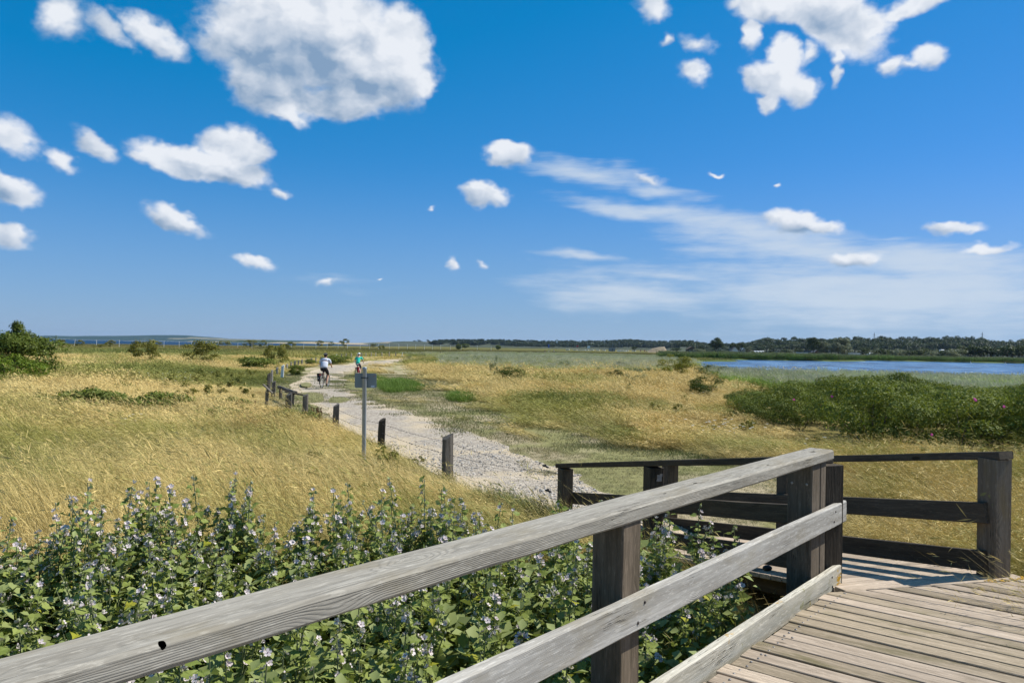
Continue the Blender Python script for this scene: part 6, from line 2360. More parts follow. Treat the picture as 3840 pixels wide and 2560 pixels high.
def rider(M, label, shirt, shorts, skin, head, build=1.0, bare_legs=True):
    root = bpy.data.objects.new("person", None)
    link(root, None, M)
    tag(root, label, "person", "riders on the path")
    b = build
    hip, sh = (0, -.20, 1.03), (0, .03, 1.47)
    V = [(0, -.20, 1.03, (.155 * b, .12 * b)), (0, -.13, 1.18, (.15 * b, .115 * b)), (0, -.04, 1.34, (.165 * b, .11 * b)), (0, .03, 1.465, (.12 * b, .085)), (0, .07, 1.535, .055), (0, .10, 1.60, (.070, .078)), (0, .11, 1.665, (.076, .090)), (0, .105, 1.73, (.055, .065))]
    E = [(0, 1), (1, 2), (2, 3), (3, 4), (4, 5), (5, 6), (6, 7)]
    n = len(V)
    for sx in (-1, 1):
        n = len(V)
        V += [(sx * .19 * b, .05, 1.44, .058), (sx * .27, .08, 1.26, .046), (sx * .295, .12, 1.16, .040), (sx * .30, .19, 1.09, .027)]
        E += [(3, n), (n, n + 1), (n + 1, n + 2), (n + 2, n + 3)]
        hand(V, E, n + 3, (sx * .300, .235, 1.055), sx)
    feet = {1: (.125, -.03, .145), -1: (-.125, .03, .475)}
    for sx in (-1, 1):
        n = len(V)
        f = feet[sx]
        knee = (sx * .125, .18 if sx > 0 else .26, .62 if sx > 0 else .86)
        V += [(sx * .095, -.16, .98, .092 * b), (sx * .11, (knee[1] - .16) / 2, (.98 + knee[2]) / 2, .078 * b), (knee[0], knee[1], knee[2], .055), (sx * .125, knee[1] * .45 + f[1] * .55 - .045, knee[2] * .55 + f[2] * .45, .050), (f[0], f[1] - .05, f[2] + .10, .032), (f[0], f[1] - .07, f[2] + .035, .030), (f[0] * 1.02, f[1] + .08, f[2] + .02, (.034, .020))]
        E += [(0, n), (n, n + 1), (n + 1, n + 2), (n + 2, n + 3), (n + 3, n + 4), (n + 4, n + 5), (n + 5, n + 6)]
    body = skinned("body", V, E, skin, root, M, 1)
    # face
    fc = MB().ball((0, .205, 1.655), (.012, .018, .016), None, 6, 4)
    for sx in (-1, 1):
        fc.ball((sx * .076, .10, 1.655), (.010, .016, .028), None, 6, 5)
    fc.obj("nose_and_ears", skin, root, M, smooth=True)
    MB().ball((-.028, .192, 1.675), (.009, .006, .006), None, 6, 4).ball((.028, .192, 1.675), (.009, .006, .006), None, 6, 4).ball((0, .192, 1.612), (.020, .006, .004), None, 6, 4).obj("eyes_and_mouth", M_HAIR, root, M)
    # shirt
    k = 1.12
    V = [(0, -.21, .985, (.175 * b * k, .140 * b * k)), (0, -.19, 1.06, (.172 * b * k, .137 * b * k)), (0, -.12, 1.20, (.168 * b * k, .130 * b * k)), (0, -.03, 1.34, (.175 * b * k, .122 * b * k)), (0, .035, 1.455, (.135 * b * k, .092 * k)), (0, .06, 1.50, .068)]
    E = [(0, 1), (1, 2), (2, 3), (3, 4), (4, 5)]
    for sx in (-1, 1):
        n = len(V)
        V += [(sx * .20 * b, .05, 1.435, .074), (sx * .262, .075, 1.30, .066), (sx * .275, .085, 1.255, .064)]
        E += [(4, n), (n, n + 1), (n + 1, n + 2)]
    skinned("shirt", V, E, shirt, root, M, 1)
    V = [(0, -.20, 1.04, (.160 * b, .130 * b)), (0, -.19, .99, (.165 * b, .135 * b))]
    E = [(0, 1)]
    for sx in (-1, 1):
        n = len(V)
        kz = .70 if sx > 0 else .88
        ky = .13 if sx > 0 else .20
        V += [(sx * .095, -.15, .955, .108 * b), (sx * .115, (ky - .15) / 2, (.96 + kz) / 2, .096 * b), (sx * .125, ky, kz, .078), (sx * .126, ky + .03, kz - .045, .074)]
        E += [(1, n), (n, n + 1), (n + 1, n + 2), (n + 2, n + 3)]
    skinned("shorts", V, E, shorts, root, M, 1)
    for sx in (-1, 1):
        f = feet[sx]
        MB().ball((f[0], f[1] + .01, f[2] + .022), (.045, .135, .030), None, 10, 6).ball((f[0], f[1] - .07, f[2] + .045), (.040, .055, .040), None, 8, 5).obj("sandal", M_SHOE, root, M, smooth=True)
    if head == 'helmet':
        h = MB().lathe([(.0001, .145), (.05, .138), (.09, .112), (.112, .07), (.118, .025), (.112, 0), (.10, .005), (.0001, .02)], 16, Matrix.Translation((0, .10, 1.665)) @ Matrix.Diagonal((.86, 1.12, 1, 1)))
        h.obj("helmet", M_BLKCLOTH, root, M, smooth=True)
        s_ = MB()
        for x_ in (-.045, 0, .045):
            s_.tube([(x_, -.02, 1.74 - abs(x_) * .2), (x_, .04, 1.79 - abs(x_) * .3), (x_, .12, 1.808 - abs(x_) * .3)], .008, 5)
        s_.obj("helmet_stripe", M_WHITE, root, M)
        MB().ball((0, .055, 1.635), (.074, .070, .055), None, 10, 6).obj("hair", M_HAIR, root, M, smooth=True)
    else:
        h = MB().lathe([(.0001, .118), (.05, .112), (.085, .085), (.098, .04), (.098, 0), (.0001, 0)], 16, Matrix.Translation((0, .10, 1.668)) @ Matrix.Diagonal((.9, 1.05, 1, 1)))
        V = []
        for i in range(9):
            a = R(20 + 140 * i / 8)
            V += [(math.cos(a) * .085, .10 + math.sin(a) * .10, 1.685), (math.cos(a) * .09, .11 + math.sin(a) * .185, 1.672), (math.cos(a) * .085, .10 + math.sin(a) * .10, 1.675)]
        h.add(V, [(i * 3 + q, i * 3 + (q + 1) % 3, i * 3 + 3 + (q + 1) % 3, i * 3 + 3 + q) for i in range(8) for q in range(3)])
        h.obj("cap", M_WHITE, root, M, smooth=True)
        MB().ball((0, .05, 1.625), (.070, .066, .05), None, 10, 6).obj("hair", M_HAIR, root, M, smooth=True)
    return root


def pannier(M, x, mat, label, strip=True):
    e = bpy.data.objects.new("pannier_bag", None)
    link(e, None, M)
    tag(e, label, "bag")
    V, F = [], []
    for z, w_, d_ in ((.34, .045, .11), (.38, .06, .135), (.55, .066, .15), (.70, .062, .155), (.735, .05, .14)):
        for k in range(12):
            a = 2 * math.pi * k / 12
            cx = math.copysign(abs(math.cos(a)) ** .5, math.cos(a)) * w_
            cy = math.copysign(abs(math.sin(a)) ** .5, math.sin(a)) * d_
            V.append((x + cx, -.55 + cy, z))
    for i in range(4):
        for k in range(12):
            F.append((i * 12 + k, i * 12 + (k + 1) % 12, (i + 1) * 12 + (k + 1) % 12, (i + 1) * 12 + k))
    F += [tuple(range(12)), tuple(48 + k for k in range(12))]
    MB().add(V, F).obj("bag_body", mat, e, M, smooth=False, bevel=0)
    MB().box((x, -.55, .735), (.135, .30, .03)).box((x + math.copysign(.068, x), -.55, .67), (.008, .28, .12)).obj("flap", mat, e, M)
    if strip:
        MB().box((x, -.706, .50), (.075, .004, .02)).obj("reflective_strip", M_WHITE, e, M)
    return e


g1 = gp(1209, 1455)
root, M = bicycle((g1.x, g1.y + .45, .014), R(-3), "dark touring bicycle under the rider in the grey shirt, mirror on its bar")
rider(M, "person in a light grey shirt, black shorts and black-and-white helmet, pedalling away along the path", M_GREYSHIRT, M_BLKCLOTH, M_SKINT, 'helmet', 1.12)
pannier(M, -.135, M_BLKCLOTH, "black pannier bag hanging on the dark touring bicycle's rack")
g2 = gp(1341, 1415)
root, M = bicycle((g2.x - .04, g2.y + .45, .014), R(-5), "bicycle with silver frame and saddle under the rider in turquoise, partly behind the sign", True, .95)
rider(M, "person in a turquoise t-shirt and white cap, riding ahead behind the sign plate", M_TEAL, M_NAVY, M_SKIN, 'cap', .86)
pannier(M, .135, M_RED, "dark red pannier bag hanging on the silver bicycle's rack", False)

# ------------------------------------------------------------------ far side: fence of rods on the beach crest
rods = empty("electric_fence", (at_dist(450, 240).x, 240, 0), "thin pale rod fence with wire running before the sea along the far meadow edge", "fence")
RODS = [(180, 1266, 1290), (279, 1271, 1301), (362, 1274, 1301), (447, 1274, 1301), (510, 1278, 1293), (569, 1275, 1292), (615, 1277, 1298), (672, 1279, 1301), (718, 1279, 1301), (752, 1277, 1300), (797, 1281, 1297), (819, 1279, 1296),
        (892, 1284, 1297), (945, 1282, 1298), (1002, 1282, 1297), (1049, 1282, 1298), (1094, 1283, 1297), (1139, 1281, 1296), (1185, 1284, 1297), (1227, 1283, 1297), (1268, 1284, 1298), (1303, 1286, 1299), (1351, 1286, 1302), (1386, 1287, 1303),
        (1420, 1287, 1304), (1460, 1288, 1305), (1496, 1289, 1305), (1528, 1290, 1306), (1559, 1290, 1306), (1592, 1291, 1306), (1622, 1291, 1306), (1653, 1292, 1307), (1690, 1293, 1307), (1730, 1294, 1308), (1790, 1296, 1309), (1842, 1297, 1310)]
rp = []
for i, (px, yt, yb) in enumerate(RODS):
    d = 215 + i * 5
    x = at_dist(px, d).x
    zt = z_at(px, yt, d)
    zb = min(z_at(px, yb, d), zt - .8)
    MB().tube([(x + (.15 if i == 1 else 0), d, zt), (x - (.15 if i == 1 else 0), d, min(zb, 0) - .3)], .055, 5).obj("rod", M_WHITE, rods, Matrix.Identity(4)) if False else None
    me = MB().tube([(x + (.25 if i == 1 else 0), d, zt), (x - (.15 if i == 1 else 0), d, min(zb, 0) - .3)], .05, 5).mesh("rod", M_WHITE)
    me.transform(WM[rods.name].inverted())
    obj("rod", me, rods, WM[rods.name])
    rp.append((x, d, zt * .92 + .08 * zb))
wb = MB()
for a_, b_ in zip(rp[:-1], rp[1:]):
    wb.tube([a_, b_], .012, 3, False)
me = wb.mesh("wire", M_WHITE)
me.transform(WM[rods.name].inverted())
obj("wire", me, rods, WM[rods.name])

# ------------------------------------------------------------------ far hills
def hill(name, px0, px1, d0, d1, prof, mat, zb=-1.0, n=90, wig=.0, seed=1):
    """prof: list of (px, top y in the photograph) of the crest, which stands at the middle of the band"""
    xs = np.linspace(px0, px1, n)
    ys = np.interp(xs, [p[0] for p in prof], [p[1] for p in prof])
    dm = (d0 + d1) / 2
    V = []
    rows = 7
    for j in range(rows):
        t = j / (rows - 1)
        d = d0 + (d1 - d0) * t
        for i in range(n):
            zc_ = z_at(xs[i], ys[i], dm)
            k = math.sin(math.pi * min(t * 1.0, 1)) ** .6 if 0 < t < 1 else 0
            z = zb + (zc_ - zb) * k
            if 0 < t < 1:
                z += (float(vnoise(xs[i] * .06, j * 1.7 + seed, seed)) - .5) * wig
            V.append((at_dist(xs[i], d).x, d, z))
    idx = np.arange(rows * n).reshape(rows, n)
    F = np.stack([idx[:-1, :-1], idx[:-1, 1:], idx[1:, 1:], idx[1:, :-1]], -1).reshape(-1, 4)
    return obj(name, new_mesh(name, V, F, [mat], smooth=True), kind='structure')


def land_mat(name, dark, field_, sx, thr=.52):
    m, N = new_mat(name)
    pos = N.n('ShaderNodeNewGeometry').outputs['Position']
    f = N.noise(N.mapping(pos, scale=(.0022 * sx, .0012 * sx, .03)), 1.0, 4, .5)
    t = N.noise(N.mapping(pos, scale=(.02, .02, .15)), 1.0, 4, .6)
    c = N.mix(N.smooth(f, thr, thr + .03), N.mix(t, [v * .7 for v in dark], [v * 1.3 for v in dark]), field_)
    finish(N, c, .95, spec=.05)
    return m


M_H1 = land_mat("wooded_far_coast", (.022, .045, .030), (.20, .18, .11), 1.0, .62)
M_H2 = land_mat("farmed_far_coast", (.035, .055, .022), (.36, .28, .16), 1.6, .50)
M_TAN = flat("stubble_field", (.40, .31, .19), .95, .12, .01)
M_CLIFF = flat("dark_scrub_slope", (.045, .055, .028), .95, .35, .03)
hill("far_coast_hills", -200, 1250, 6200, 7800, [(-200, 1262), (0, 1261), (110, 1259), (180, 1258), (280, 1260), (330, 1259), (420, 1259), (500, 1258), (560, 1256.5), (650, 1256), (700, 1257), (760, 1262), (800, 1264), (860, 1270), (950, 1272), (1050, 1275), (1200, 1278), (1250, 1279)], M_H1, -1)
hill("far_coast_hills", 700, 1800, 3600, 4600, [(700, 1279), (760, 1274), (830, 1275), (940, 1273), (1040, 1276), (1140, 1280), (1240, 1283), (1330, 1286), (1400, 1284), (1470, 1281), (1520, 1279), (1560, 1284), (1620, 1279), (1700, 1277), (1800, 1280)], M_H2, -1, seed=3)
hill("headland", 1400, 2700, 2000, 2600, [(1400, 1293), (1440, 1286), (1480, 1284), (1520, 1280), (1600, 1281), (1700, 1283), (1800, 1285), (1900, 1288), (2000, 1290), (2300, 1292), (2700, 1298)], M_CLIFF, -1, wig=3, seed=5)
hill("stubble_field", 1655, 1860, 1750, 1990, [(1655, 1297), (1690, 1286), (1760, 1284.5), (1830, 1286), (1860, 1290)], M_TAN, -1)
hill("stubble_field", 2020, 2180, 1700, 1900, [(2020, 1300), (2040, 1294), (2100, 1294), (2150, 1295.5), (2180, 1301)], M_TAN, -1)
hill("wooded_ridge", 2550, 4200, 880, 1250, [(2550, 1300), (2700, 1296), (2850, 1287), (3000, 1281), (3200, 1281), (3400, 1280), (3560, 1279), (3650, 1286), (3750, 1298), (4000, 1300), (4200, 1302)], M_CLIFF, -1, wig=1)
hill("sand_heap", 2430, 2500, 560, 600, [(2430, 1315), (2445, 1306), (2470, 1301), (2492, 1299), (2500, 1312)], flat("brown_sandy_earth", (.20, .16, .10), .95, .3, .2), -.2)

# ------------------------------------------------------------------ trees
def tree_kit(root, nvar, n, leaf, mat, seed, wide=.62, zc=.60, rz=.42, nb=16, trunk=.03, **kw):
    """unit trees: 1 m tall, scaled when placed"""
    vs = []
    for i in range(nvar):
        me, C = crown_mesh("crown", n, (wide / 1.25, wide / 1.25, rz / 1.1), nb, leaf, seed + i, mat, zc=zc, **kw)
        vs.append([("crown", me), ("trunk", branch_mesh("trunk", C, trunk, seed + i, None, .35, 7))])
    return Kit(root, vs)


K_T1 = tree_kit("broadleaf_tree", 5, 750, .10, M_WOOD1, 800, hollow=.6, rb=(.3, .5))
K_T2 = tree_kit("broadleaf_tree", 4, 750, .10, M_WOOD2, 820, hollow=.6, rb=(.3, .5))
K_TB = tree_kit("large_tree", 2, 3600, .060, M_WOOD2, 840, hollow=.6, nb=24, rb=(.22, .42))
K_WB = tree_kit("large_willow", 2, 5200, .050, M_WILLOW, 850, wide=.66, hollow=.55, nb=30, rb=(.18, .36), zc=.52, rz=.50)
K_W = tree_kit("willow_tree", 4, 900, .10, M_WILLOW, 860, wide=.78, zc=.52, rz=.48, hollow=.55, nb=18, rb=(.2, .4))
rg = random.Random(55)
# skyline wood, row by row
SKY = [(2560, 1281), (2620, 1281), (2700, 1289), (2730, 1287), (2770, 1284), (2830, 1274), (2860, 1268), (2900, 1265), (2960, 1264), (3010, 1264), (3080, 1266), (3150, 1265), (3210, 1263), (3260, 1264), (3300, 1262), (3350, 1264), (3380, 1260), (3450, 1263),
       (3500, 1261), (3560, 1258), (3620, 1262), (3650, 1263), (3700, 1270), (3740, 1279), (3760, 1271), (3800, 1272), (3840, 1268), (3900, 1266), (4050, 1262), (4200, 1266)]
for ri, (d, gz, step, drop) in enumerate(((1010, 6, 19, 0), (960, 4, 20, 5), (900, 2.5, 21, 11), (840, 1, 23, 20))):
    px = 2540 if ri == 0 else 2590 + ri * 7
    while px < 4120:
        top = np.interp(px, [p[0] for p in SKY], [p[1] for p in SKY]) + drop + rg.uniform(-5.5, 5.0)
        dd = d + rg.uniform(-18, 18)
        h = z_at(px, top, dd) - 0
        base = min(gz * np.clip((px - 2650) / 250, 0, 1), h - 6)
        hh = max(h - base, 6)
        w = rg.uniform(.75, 1.45) * 13
        (K_T1 if rg.random() < .6 else K_T2).place((at_dist(px, dd).x, dd, base - .5), (w, w, hh), rg.uniform(0, 6.28),
            ("dark broadleaf tree on the crest of the wood across the lake", "dark broadleaf tree inside the wood across the lake, below the crest", "dark broadleaf tree inside the wood across the lake, below the crest", "dark broadleaf tree along the foot of the wood across the lake")[ri],
            "tree", "trees of the wood across the lake", rg.randrange(5))
        px += step * rg.uniform(.7, 1.3)
# foot of the wood: willows and scrub along the shore
px = 3290
i = 0
while px < 4080:
    d = 330 + rg.uniform(-8, 25)
    top = 1306 + (px - 3290) * .009 + rg.uniform(-8, 7) - (10 if px > 3600 else 0)
    h = z_at(px, top, d)
    w = h * rg.uniform(.95, 1.5)
    dark = px > 3600 or rg.random() < .25
    (K_T2 if dark else K_W).place((at_dist(px, d).x, d, -.3), (w, w, h + .4), rg.uniform(0, 6.28), "dark scrub tree on the far lake shore" if dark else "silvery willow on the far lake shore", "tree",
                                 "dark trees along the far shore" if dark else "silvery willows along the far shore", rg.randrange(4))
    px += rg.uniform(15, 27)
for px, top, bot, w, kit, lab, var in [(2692, 1263, 1330, 62, K_TB, "broad tall dark tree standing alone beside the white cabin", 0), (3040, 1262, 1332, 60, K_TB, "tall dark tree directly left of the big grey-green willow", 1),
                                       (3128, 1256, 1336, 95, K_WB, "biggest tree on the far shore, a grey-green willow rising over the wood", 0), (3090, 1275, 1336, 60, K_WB, "lower grey-green willow crown merging with the biggest one", 1),
                                       (2745, 1284, 1318, 34, K_T2, "small tree behind the white cabin", 1), (2772, 1282, 1318, 34, K_T1, "small dark tree right behind the white cabin's gable", 2), (2805, 1296, 1325, 34, K_W, "round grey bushy tree right of the white cabin", 2),
                                       (2612, 1305, 1330, 50, K_W, "low olive bush mass between the field and the broad tall tree", 3), (2735, 1310, 1334, 24, K_T1, "dark round bush in front of the white cabin", 3),
                                       (2640, 1302, 1326, 26, K_T1, "dark bush at the left foot of the broad tall tree", 1), (3170, 1290, 1338, 50, K_W, "grey willow at the right foot of the biggest tree", 1), (3228, 1305, 1338, 44, K_T2, "dark tree between the biggest willow and the grey shed", 0),
                                       (3265, 1300, 1338, 40, K_T1, "dark tree right of the grey shed", 2), (3080, 1320, 1338, 40, K_T1, "dark bush in front of the biggest willow", 3), (2935, 1308, 1330, 36, K_T2, "tree behind the row of parked cars, left part", 1),
                                       (2975, 1307, 1330, 40, K_W, "grey-green bush behind the row of parked cars, middle", 0), (3010, 1306, 1330, 36, K_T2, "tree behind the row of parked cars, right part", 3), (2885, 1305, 1330, 30, K_T1, "small dark tree right of the caravans", 4),
                                       (2383, 1299, 1312, 24, K_T2, "round dark bush beyond the white upturned boat", 2), (2540, 1303, 1316, 50, K_T2, "low scrub beside the thatched hut", 3)]:
    d = 455 if px > 2590 else 600
    w_ = w / F_PX * d
    h = z_at(px, top, d)
    kit.place((at_dist(px, d).x, d + rg.uniform(-6, 6), -.3), (w_, w_, h + .5), rg.uniform(0, 6.28), lab, "tree", None, var)
# three lone trees and shrubs on the bay's headland
for px, top, lab in ((1556, 1276, "first of three tiny lone trees on the headland skyline"), (1573, 1274, "middle of three tiny lone trees on the headland skyline"), (1606, 1273, "last of three tiny lone trees on the headland skyline")):
    d = 2300
    h = z_at(px, top, d)
    K_T1.place((at_dist(px, d).x, d, h - 9), (14 if px != 1573 else 20, 12, 9), 0, lab, "tree", None, 1)
# the distant wood behind the marina reads as one mass
rng = np.random.default_rng(91)
lib_m = [v[0][1] for v in K_T1.variants]
P, S = [], []
prof = [(1615, 1274), (1700, 1271), (1850, 1271), (1960, 1274), (2040, 1276), (2150, 1276), (2250, 1275), (2350, 1271), (2440, 1276), (2500, 1276), (2560, 1273), (2600, 1276), (2640, 1284), (2700, 1290)]
for d, drop, n in ((1600, 0, 130), (1540, 6, 130), (1480, 12, 130)):
    for px in np.linspace(1620, 2700, n):
        px += rng.uniform(-4, 4)
        top = np.interp(px, [p[0] for p in prof], [p[1] for p in prof]) + drop + rng.uniform(-1, 1.5)
        h = z_at(px, top, d)
        if px < 1900 and drop > 6:
            continue
        hh = min(h, 13)
        P.append((at_dist(px, d).x, d + rng.uniform(-15, 15), h - hh))
        S.append((15, 15, hh * 1.02))
P, S = np.array(P), np.array(S)
ds = scatter("distant_wood", lib_m, P, rng.uniform(0, 6, len(P)), S, P * 0, P * 0, 91)
hill("wooded_ridge", 1620, 2720, 1500, 1750, [(p[0], p[1] + 7) for p in prof], M_CLIFF, -1, seed=9)

# ------------------------------------------------------------------ buildings on the far shore
M_ROOF = flat("grey_roofing", (.12, .115, .11), .8, .15, 2)
M_THATCH = flat("brown_thatch", (.10, .075, .05), .95, .3, 2)
M_WALLW = flat("white_boarding", (.62, .62, .60), .7, .06, 2)
M_WALLG = flat("grey_boarding", (.26, .26, .25), .8, .1, 2)
M_WALLR = flat("brown_brick", (.20, .10, .07), .85, .2, 2)
M_GLASS = flat("dark_window_glass", (.03, .04, .05), .1, .1, 2, .6)


def house(px, pyb, wpx, hpx, d, wallm, roofm, label, gable=True, depth=6, rz=0.0, cat="cabin"):
    w = wpx / F_PX * d
    x = at_dist(px, d).x
    zt = z_at(px, pyb - hpx, d)
    zb = min(0, z_at(px, pyb, d)) - .3
    H = zt - zb
    e = empty("cabin", (x, d, zb), label, cat, None, None, rz)
    W_ = WM[e.name]
    hw = H * .62 if gable else H * .9
    MB().box((0, 0, hw / 2), (w, depth, hw)).obj("wall", wallm, e, W_)
    if gable:
        V = [(-w / 2, -depth / 2, hw), (w / 2, -depth / 2, hw), (0, -depth / 2, H - .12)]
        MB().add(V + [(a, depth / 2, c) for a, b_, c in V], [(0, 1, 2), (3, 5, 4), (0, 3, 4, 1), (1, 4, 5, 2), (2, 5, 3, 0)]).obj("gable", wallm, e, W_)
        for s in (-1, 1):
            V = [(0, -depth / 2 - .3, H), (s * (w / 2 + .35), -depth / 2 - .3, hw - .15), (s * (w / 2 + .35), depth / 2 + .3, hw - .15), (0, depth / 2 + .3, H)]
            MB().add(V + [(a, b_, c - .14) for a, b_, c in V], [(0, 1, 2, 3), (7, 6, 5, 4), (0, 4, 5, 1), (1, 5, 6, 2), (2, 6, 7, 3), (3, 7, 4, 0)]).obj("roof", roofm, e, W_)
    else:
        MB().box((0, 0, hw + .1), (w + .3, depth + .3, .2)).obj("roof", roofm, e, W_)
    for s in (-.25, .25):
        fr = MB().box((s * w, -depth / 2 - .03, hw * .55), (w * .16, .08, hw * .3)).obj("window", M_WALLW if wallm is not M_WALLW else M_ROOF, e, W_)
        MB().box((s * w, -depth / 2 - .08, hw * .55), (w * .12, .03, hw * .22)).obj("pane", M_GLASS, fr, W_)
    MB().box((0, -depth / 2 - .04, hw * .35), (w * .16, .08, hw * .7)).obj("door", M_ROOF, e, W_)
    return e


house(2751, 1327, 23, 27, 450, M_WALLW, M_ROOF, "small white cabin with grey gable roof on the far shore")
house(2784, 1316, 16, 12, 520, M_WALLG, M_WALLW, "pale house with light roof half hidden behind the round grey tree")
house(2905, 1323, 26, 14, 470, M_WALLG, M_ROOF, "low grey hut behind the parked cars", True, 5)
house(3058, 1332, 20, 21, 470, M_WALLR, M_ROOF, "brown cabin with steep grey gable at the end of the car row")
house(3204, 1334, 26, 12, 430, M_WALLW, M_WALLW, "pale flat-roofed shed beside the biggest willow", False)
house(2592, 1312, 34, 14, 560, M_THATCH, M_THATCH, "dark thatched hut at the end of the meadow beyond the boats")
house(2295, 1306, 22, 6, 640, M_WALLG, M_ROOF, "low grey shed behind the boat masts", False)
for i, (px, py, w) in enumerate([(3532, 1310, 14), (3585, 1311, 18), (3255, 1321, 10), (3268, 1322, 8), (3705, 1312, 10)]):
    d = 520
    x = at_dist(px, d).x
    z = z_at(px, py, d)
    e = empty("caravan", (x, d, 0), "white caravan roof showing between the willows, %s from the picture's left of five" % ORD[sorted([3532, 3585, 3255, 3268, 3705]).index(px)], "caravan", "white caravans among the willows")
    MB().box((0, 0, z - 1.1), (w / F_PX * d, 2.2, 2.1)).obj("body", M_WHITE, e, WM[e.name], bevel=.25)
    MB().box((0, -1.13, z - .9), (w / F_PX * d * .5, .04, .6)).obj("window", M_GLASS, e, WM[e.name])
    MB().lathe([(.01, -.1), (.32, -.1), (.32, .1), (.01, .1)], 10, Matrix.Translation((0, -1.0, .32)) @ Matrix.Rotation(R(90), 4, 'X')).obj("wheel", M_TYRE, e, WM[e.name])
    MB().tube([(0, 0, 0), (0, 0, z - 2.0)], .08, 5).obj("support_leg", M_BLACK, e, WM[e.name])
for i, px in enumerate((2818, 2826, 2836, 2847, 2858)):
    d = 500
    e = empty("caravan", (at_dist(px, d).x, d, 0), "white caravan, %s of the five standing together right of the white cabin" % ORD[i], "caravan", "white caravans by the cabin")
    z = z_at(px, 1315, d)
    MB().box((0, 0, z - 1.0), (1.5, 4, 2.0)).obj("body", M_WHITE, e, WM[e.name], bevel=.28)
    MB().box((0, -2.03, z - .75), (1.0, .04, .5)).obj("window", M_GLASS, e, WM[e.name])
    MB().lathe([(.01, -.1), (.32, -.1), (.32, .1), (.01, .1)], 10, Matrix.Translation((-.7, 0, .32)) @ Matrix.Rotation(R(90), 4, 'Y')).obj("wheel", M_TYRE, e, WM[e.name])

# parked cars
PAINT = [flat("car_paint", c, .25, .03, 1, .5) for c in ((.72, .72, .72), (.04, .045, .05), (.30, .32, .34), (.05, .08, .16), (.20, .03, .03), (.62, .63, .64))]
def car(px, d, paint, label, rz=0, van=False):
    x = at_dist(px, d).x
    e = empty("parked_car", (x, d, .0), label, "car", "cars parked across the lake", None, rz)
    W_ = WM[e.name]
    if van:
        prof = [(-2.3, .35), (2.3, .35), (2.35, 1.0), (1.7, 1.25), (1.1, 2.0), (-2.2, 2.05), (-2.35, 1.0)]
    else:
        prof = [(-2.1, .32), (2.1, .30), (2.15, .75), (1.2, .92), (.5, 1.45), (-1.2, 1.47), (-1.9, .98), (-2.15, .85)]
    V = [(a, -.85, c) for a, c in prof] + [(a, .85, c) for a, c in prof]
    V = [(a * 1, b_ * (.82 if c > 1.2 else 1), c) for a, b_, c in V]
    n = len(prof)
    MB().add(V, [tuple(range(n)), tuple(range(2 * n - 1, n - 1, -1))] + [(i, (i + 1) % n, n + (i + 1) % n, n + i) for i in range(n)]).obj("body", paint, e, W_)
    for s in (-1, 1):
        hz_ = 1.45 if not van else 1.6
        MB().box((-.3, s * (.79 if not van else .80), hz_ - .28), (1.7, .06, .30)).obj("window", M_GLASS, e, W_)
    MB().box((.95 if not van else 1.5, 0, 1.15 if not van else 1.55), (.5, 1.3, .42), Matrix.Identity(4)).obj("windscreen", M_GLASS, e, W_)
    for sx in (-1.3, 1.35):
        for sy in (-.8, .8):
            MB().lathe([(.01, -.1), (.32, -.1), (.32, .1), (.01, .1)], 10, Matrix.Translation((sx, sy, .32)) @ Matrix.Rotation(R(90), 4, 'X')).obj("wheel", M_TYRE, e, W_)
    return e


CARS = [(2868, 1, 0, "dark low car at the left end of the row, apart from the others"), (2902, 1, 1.57, "black car just before the first white one"), (2925, 0, 0, "bright white car, first white one of the row"), (2949, 5, 0, "long silver-white car right of the first white car"), (2974, 0, 1.2, "white car in the middle of the row"),
        (2990, 1, 1.57, "dark car between two white ones near the middle"), (3004, 5, 0, "white van at the right half of the row"), (3020, 0, 0, "white car right beside the van"), (3038, 3, 1.4, "blue-grey car before the brown cabin"),
        (3052, 0, 1.2, "white car in front of the brown cabin's door side"), (3064, 4, 1.5, "dark red car beside the brown cabin"), (3078, 2, 0, "grey car right of the brown cabin"), (3092, 0, 1.4, "small white car third from the row's right end"), (3110, 2, .2, "grey car second from the row's right end"), (3124, 0, 1.5, "white car at the right end of the row")]
for px, pc, rz, lab in CARS:
    car(px, 400 + (px % 7) * 3, PAINT[pc], lab, rz, van='van' in lab)
car(3383, 300, PAINT[0], "white car glimpsed under the willows on the far shore", .1)

# power pylons
def pylon(px, yt, d, label):
    x = at_dist(px, d).x
    h = z_at(px, yt, d)
    e = empty("power_pylon", (x, d, 0), label, "pylon", "power pylons on the horizon")
    b = MB()
    for sx in (-1, 1):
        for sy in (-1, 1):
            b.tube([(sx * 3.4, sy * 3.4, 0), (sx * .9, sy * .9, h * .62), (sx * .25, sy * .25, h)], .22, 4)
    for k in range(9):
        z0, z1 = h * k / 9, h * (k + 1) / 9
        w0 = 3.4 + (.9 - 3.4) * min(z0 / (h * .62), 1); w1 = 3.4 + (.9 - 3.4) * min(z1 / (h * .62), 1)
        b.tube([(-w0, -w0, z0), (w1, -w1, z1)], .12, 3).tube([(w0, -w0, z0), (-w1, -w1, z1)], .12, 3)
    b.obj("lattice_mast", M_GALV, e, WM[e.name])
    for z, l in ((h * .66, 7), (h * .78, 5.5), (h * .9, 4)):
        MB().tube([(-l, 0, z), (0, 0, z + 1.0), (l, 0, z)], .25, 4).tube([(-l, 0, z), (l, 0, z)], .18, 4).obj("crossarm", M_GALV, e, WM[e.name])


pylon(3278, 1247, 1900, "pylon above the wood across the lake, the one left of the other")
pylon(3683, 1245, 1700, "pylon at the right end of the wooded ridge")
pylon(2614, 1273, 2400, "faint pylon above the thatched hut")

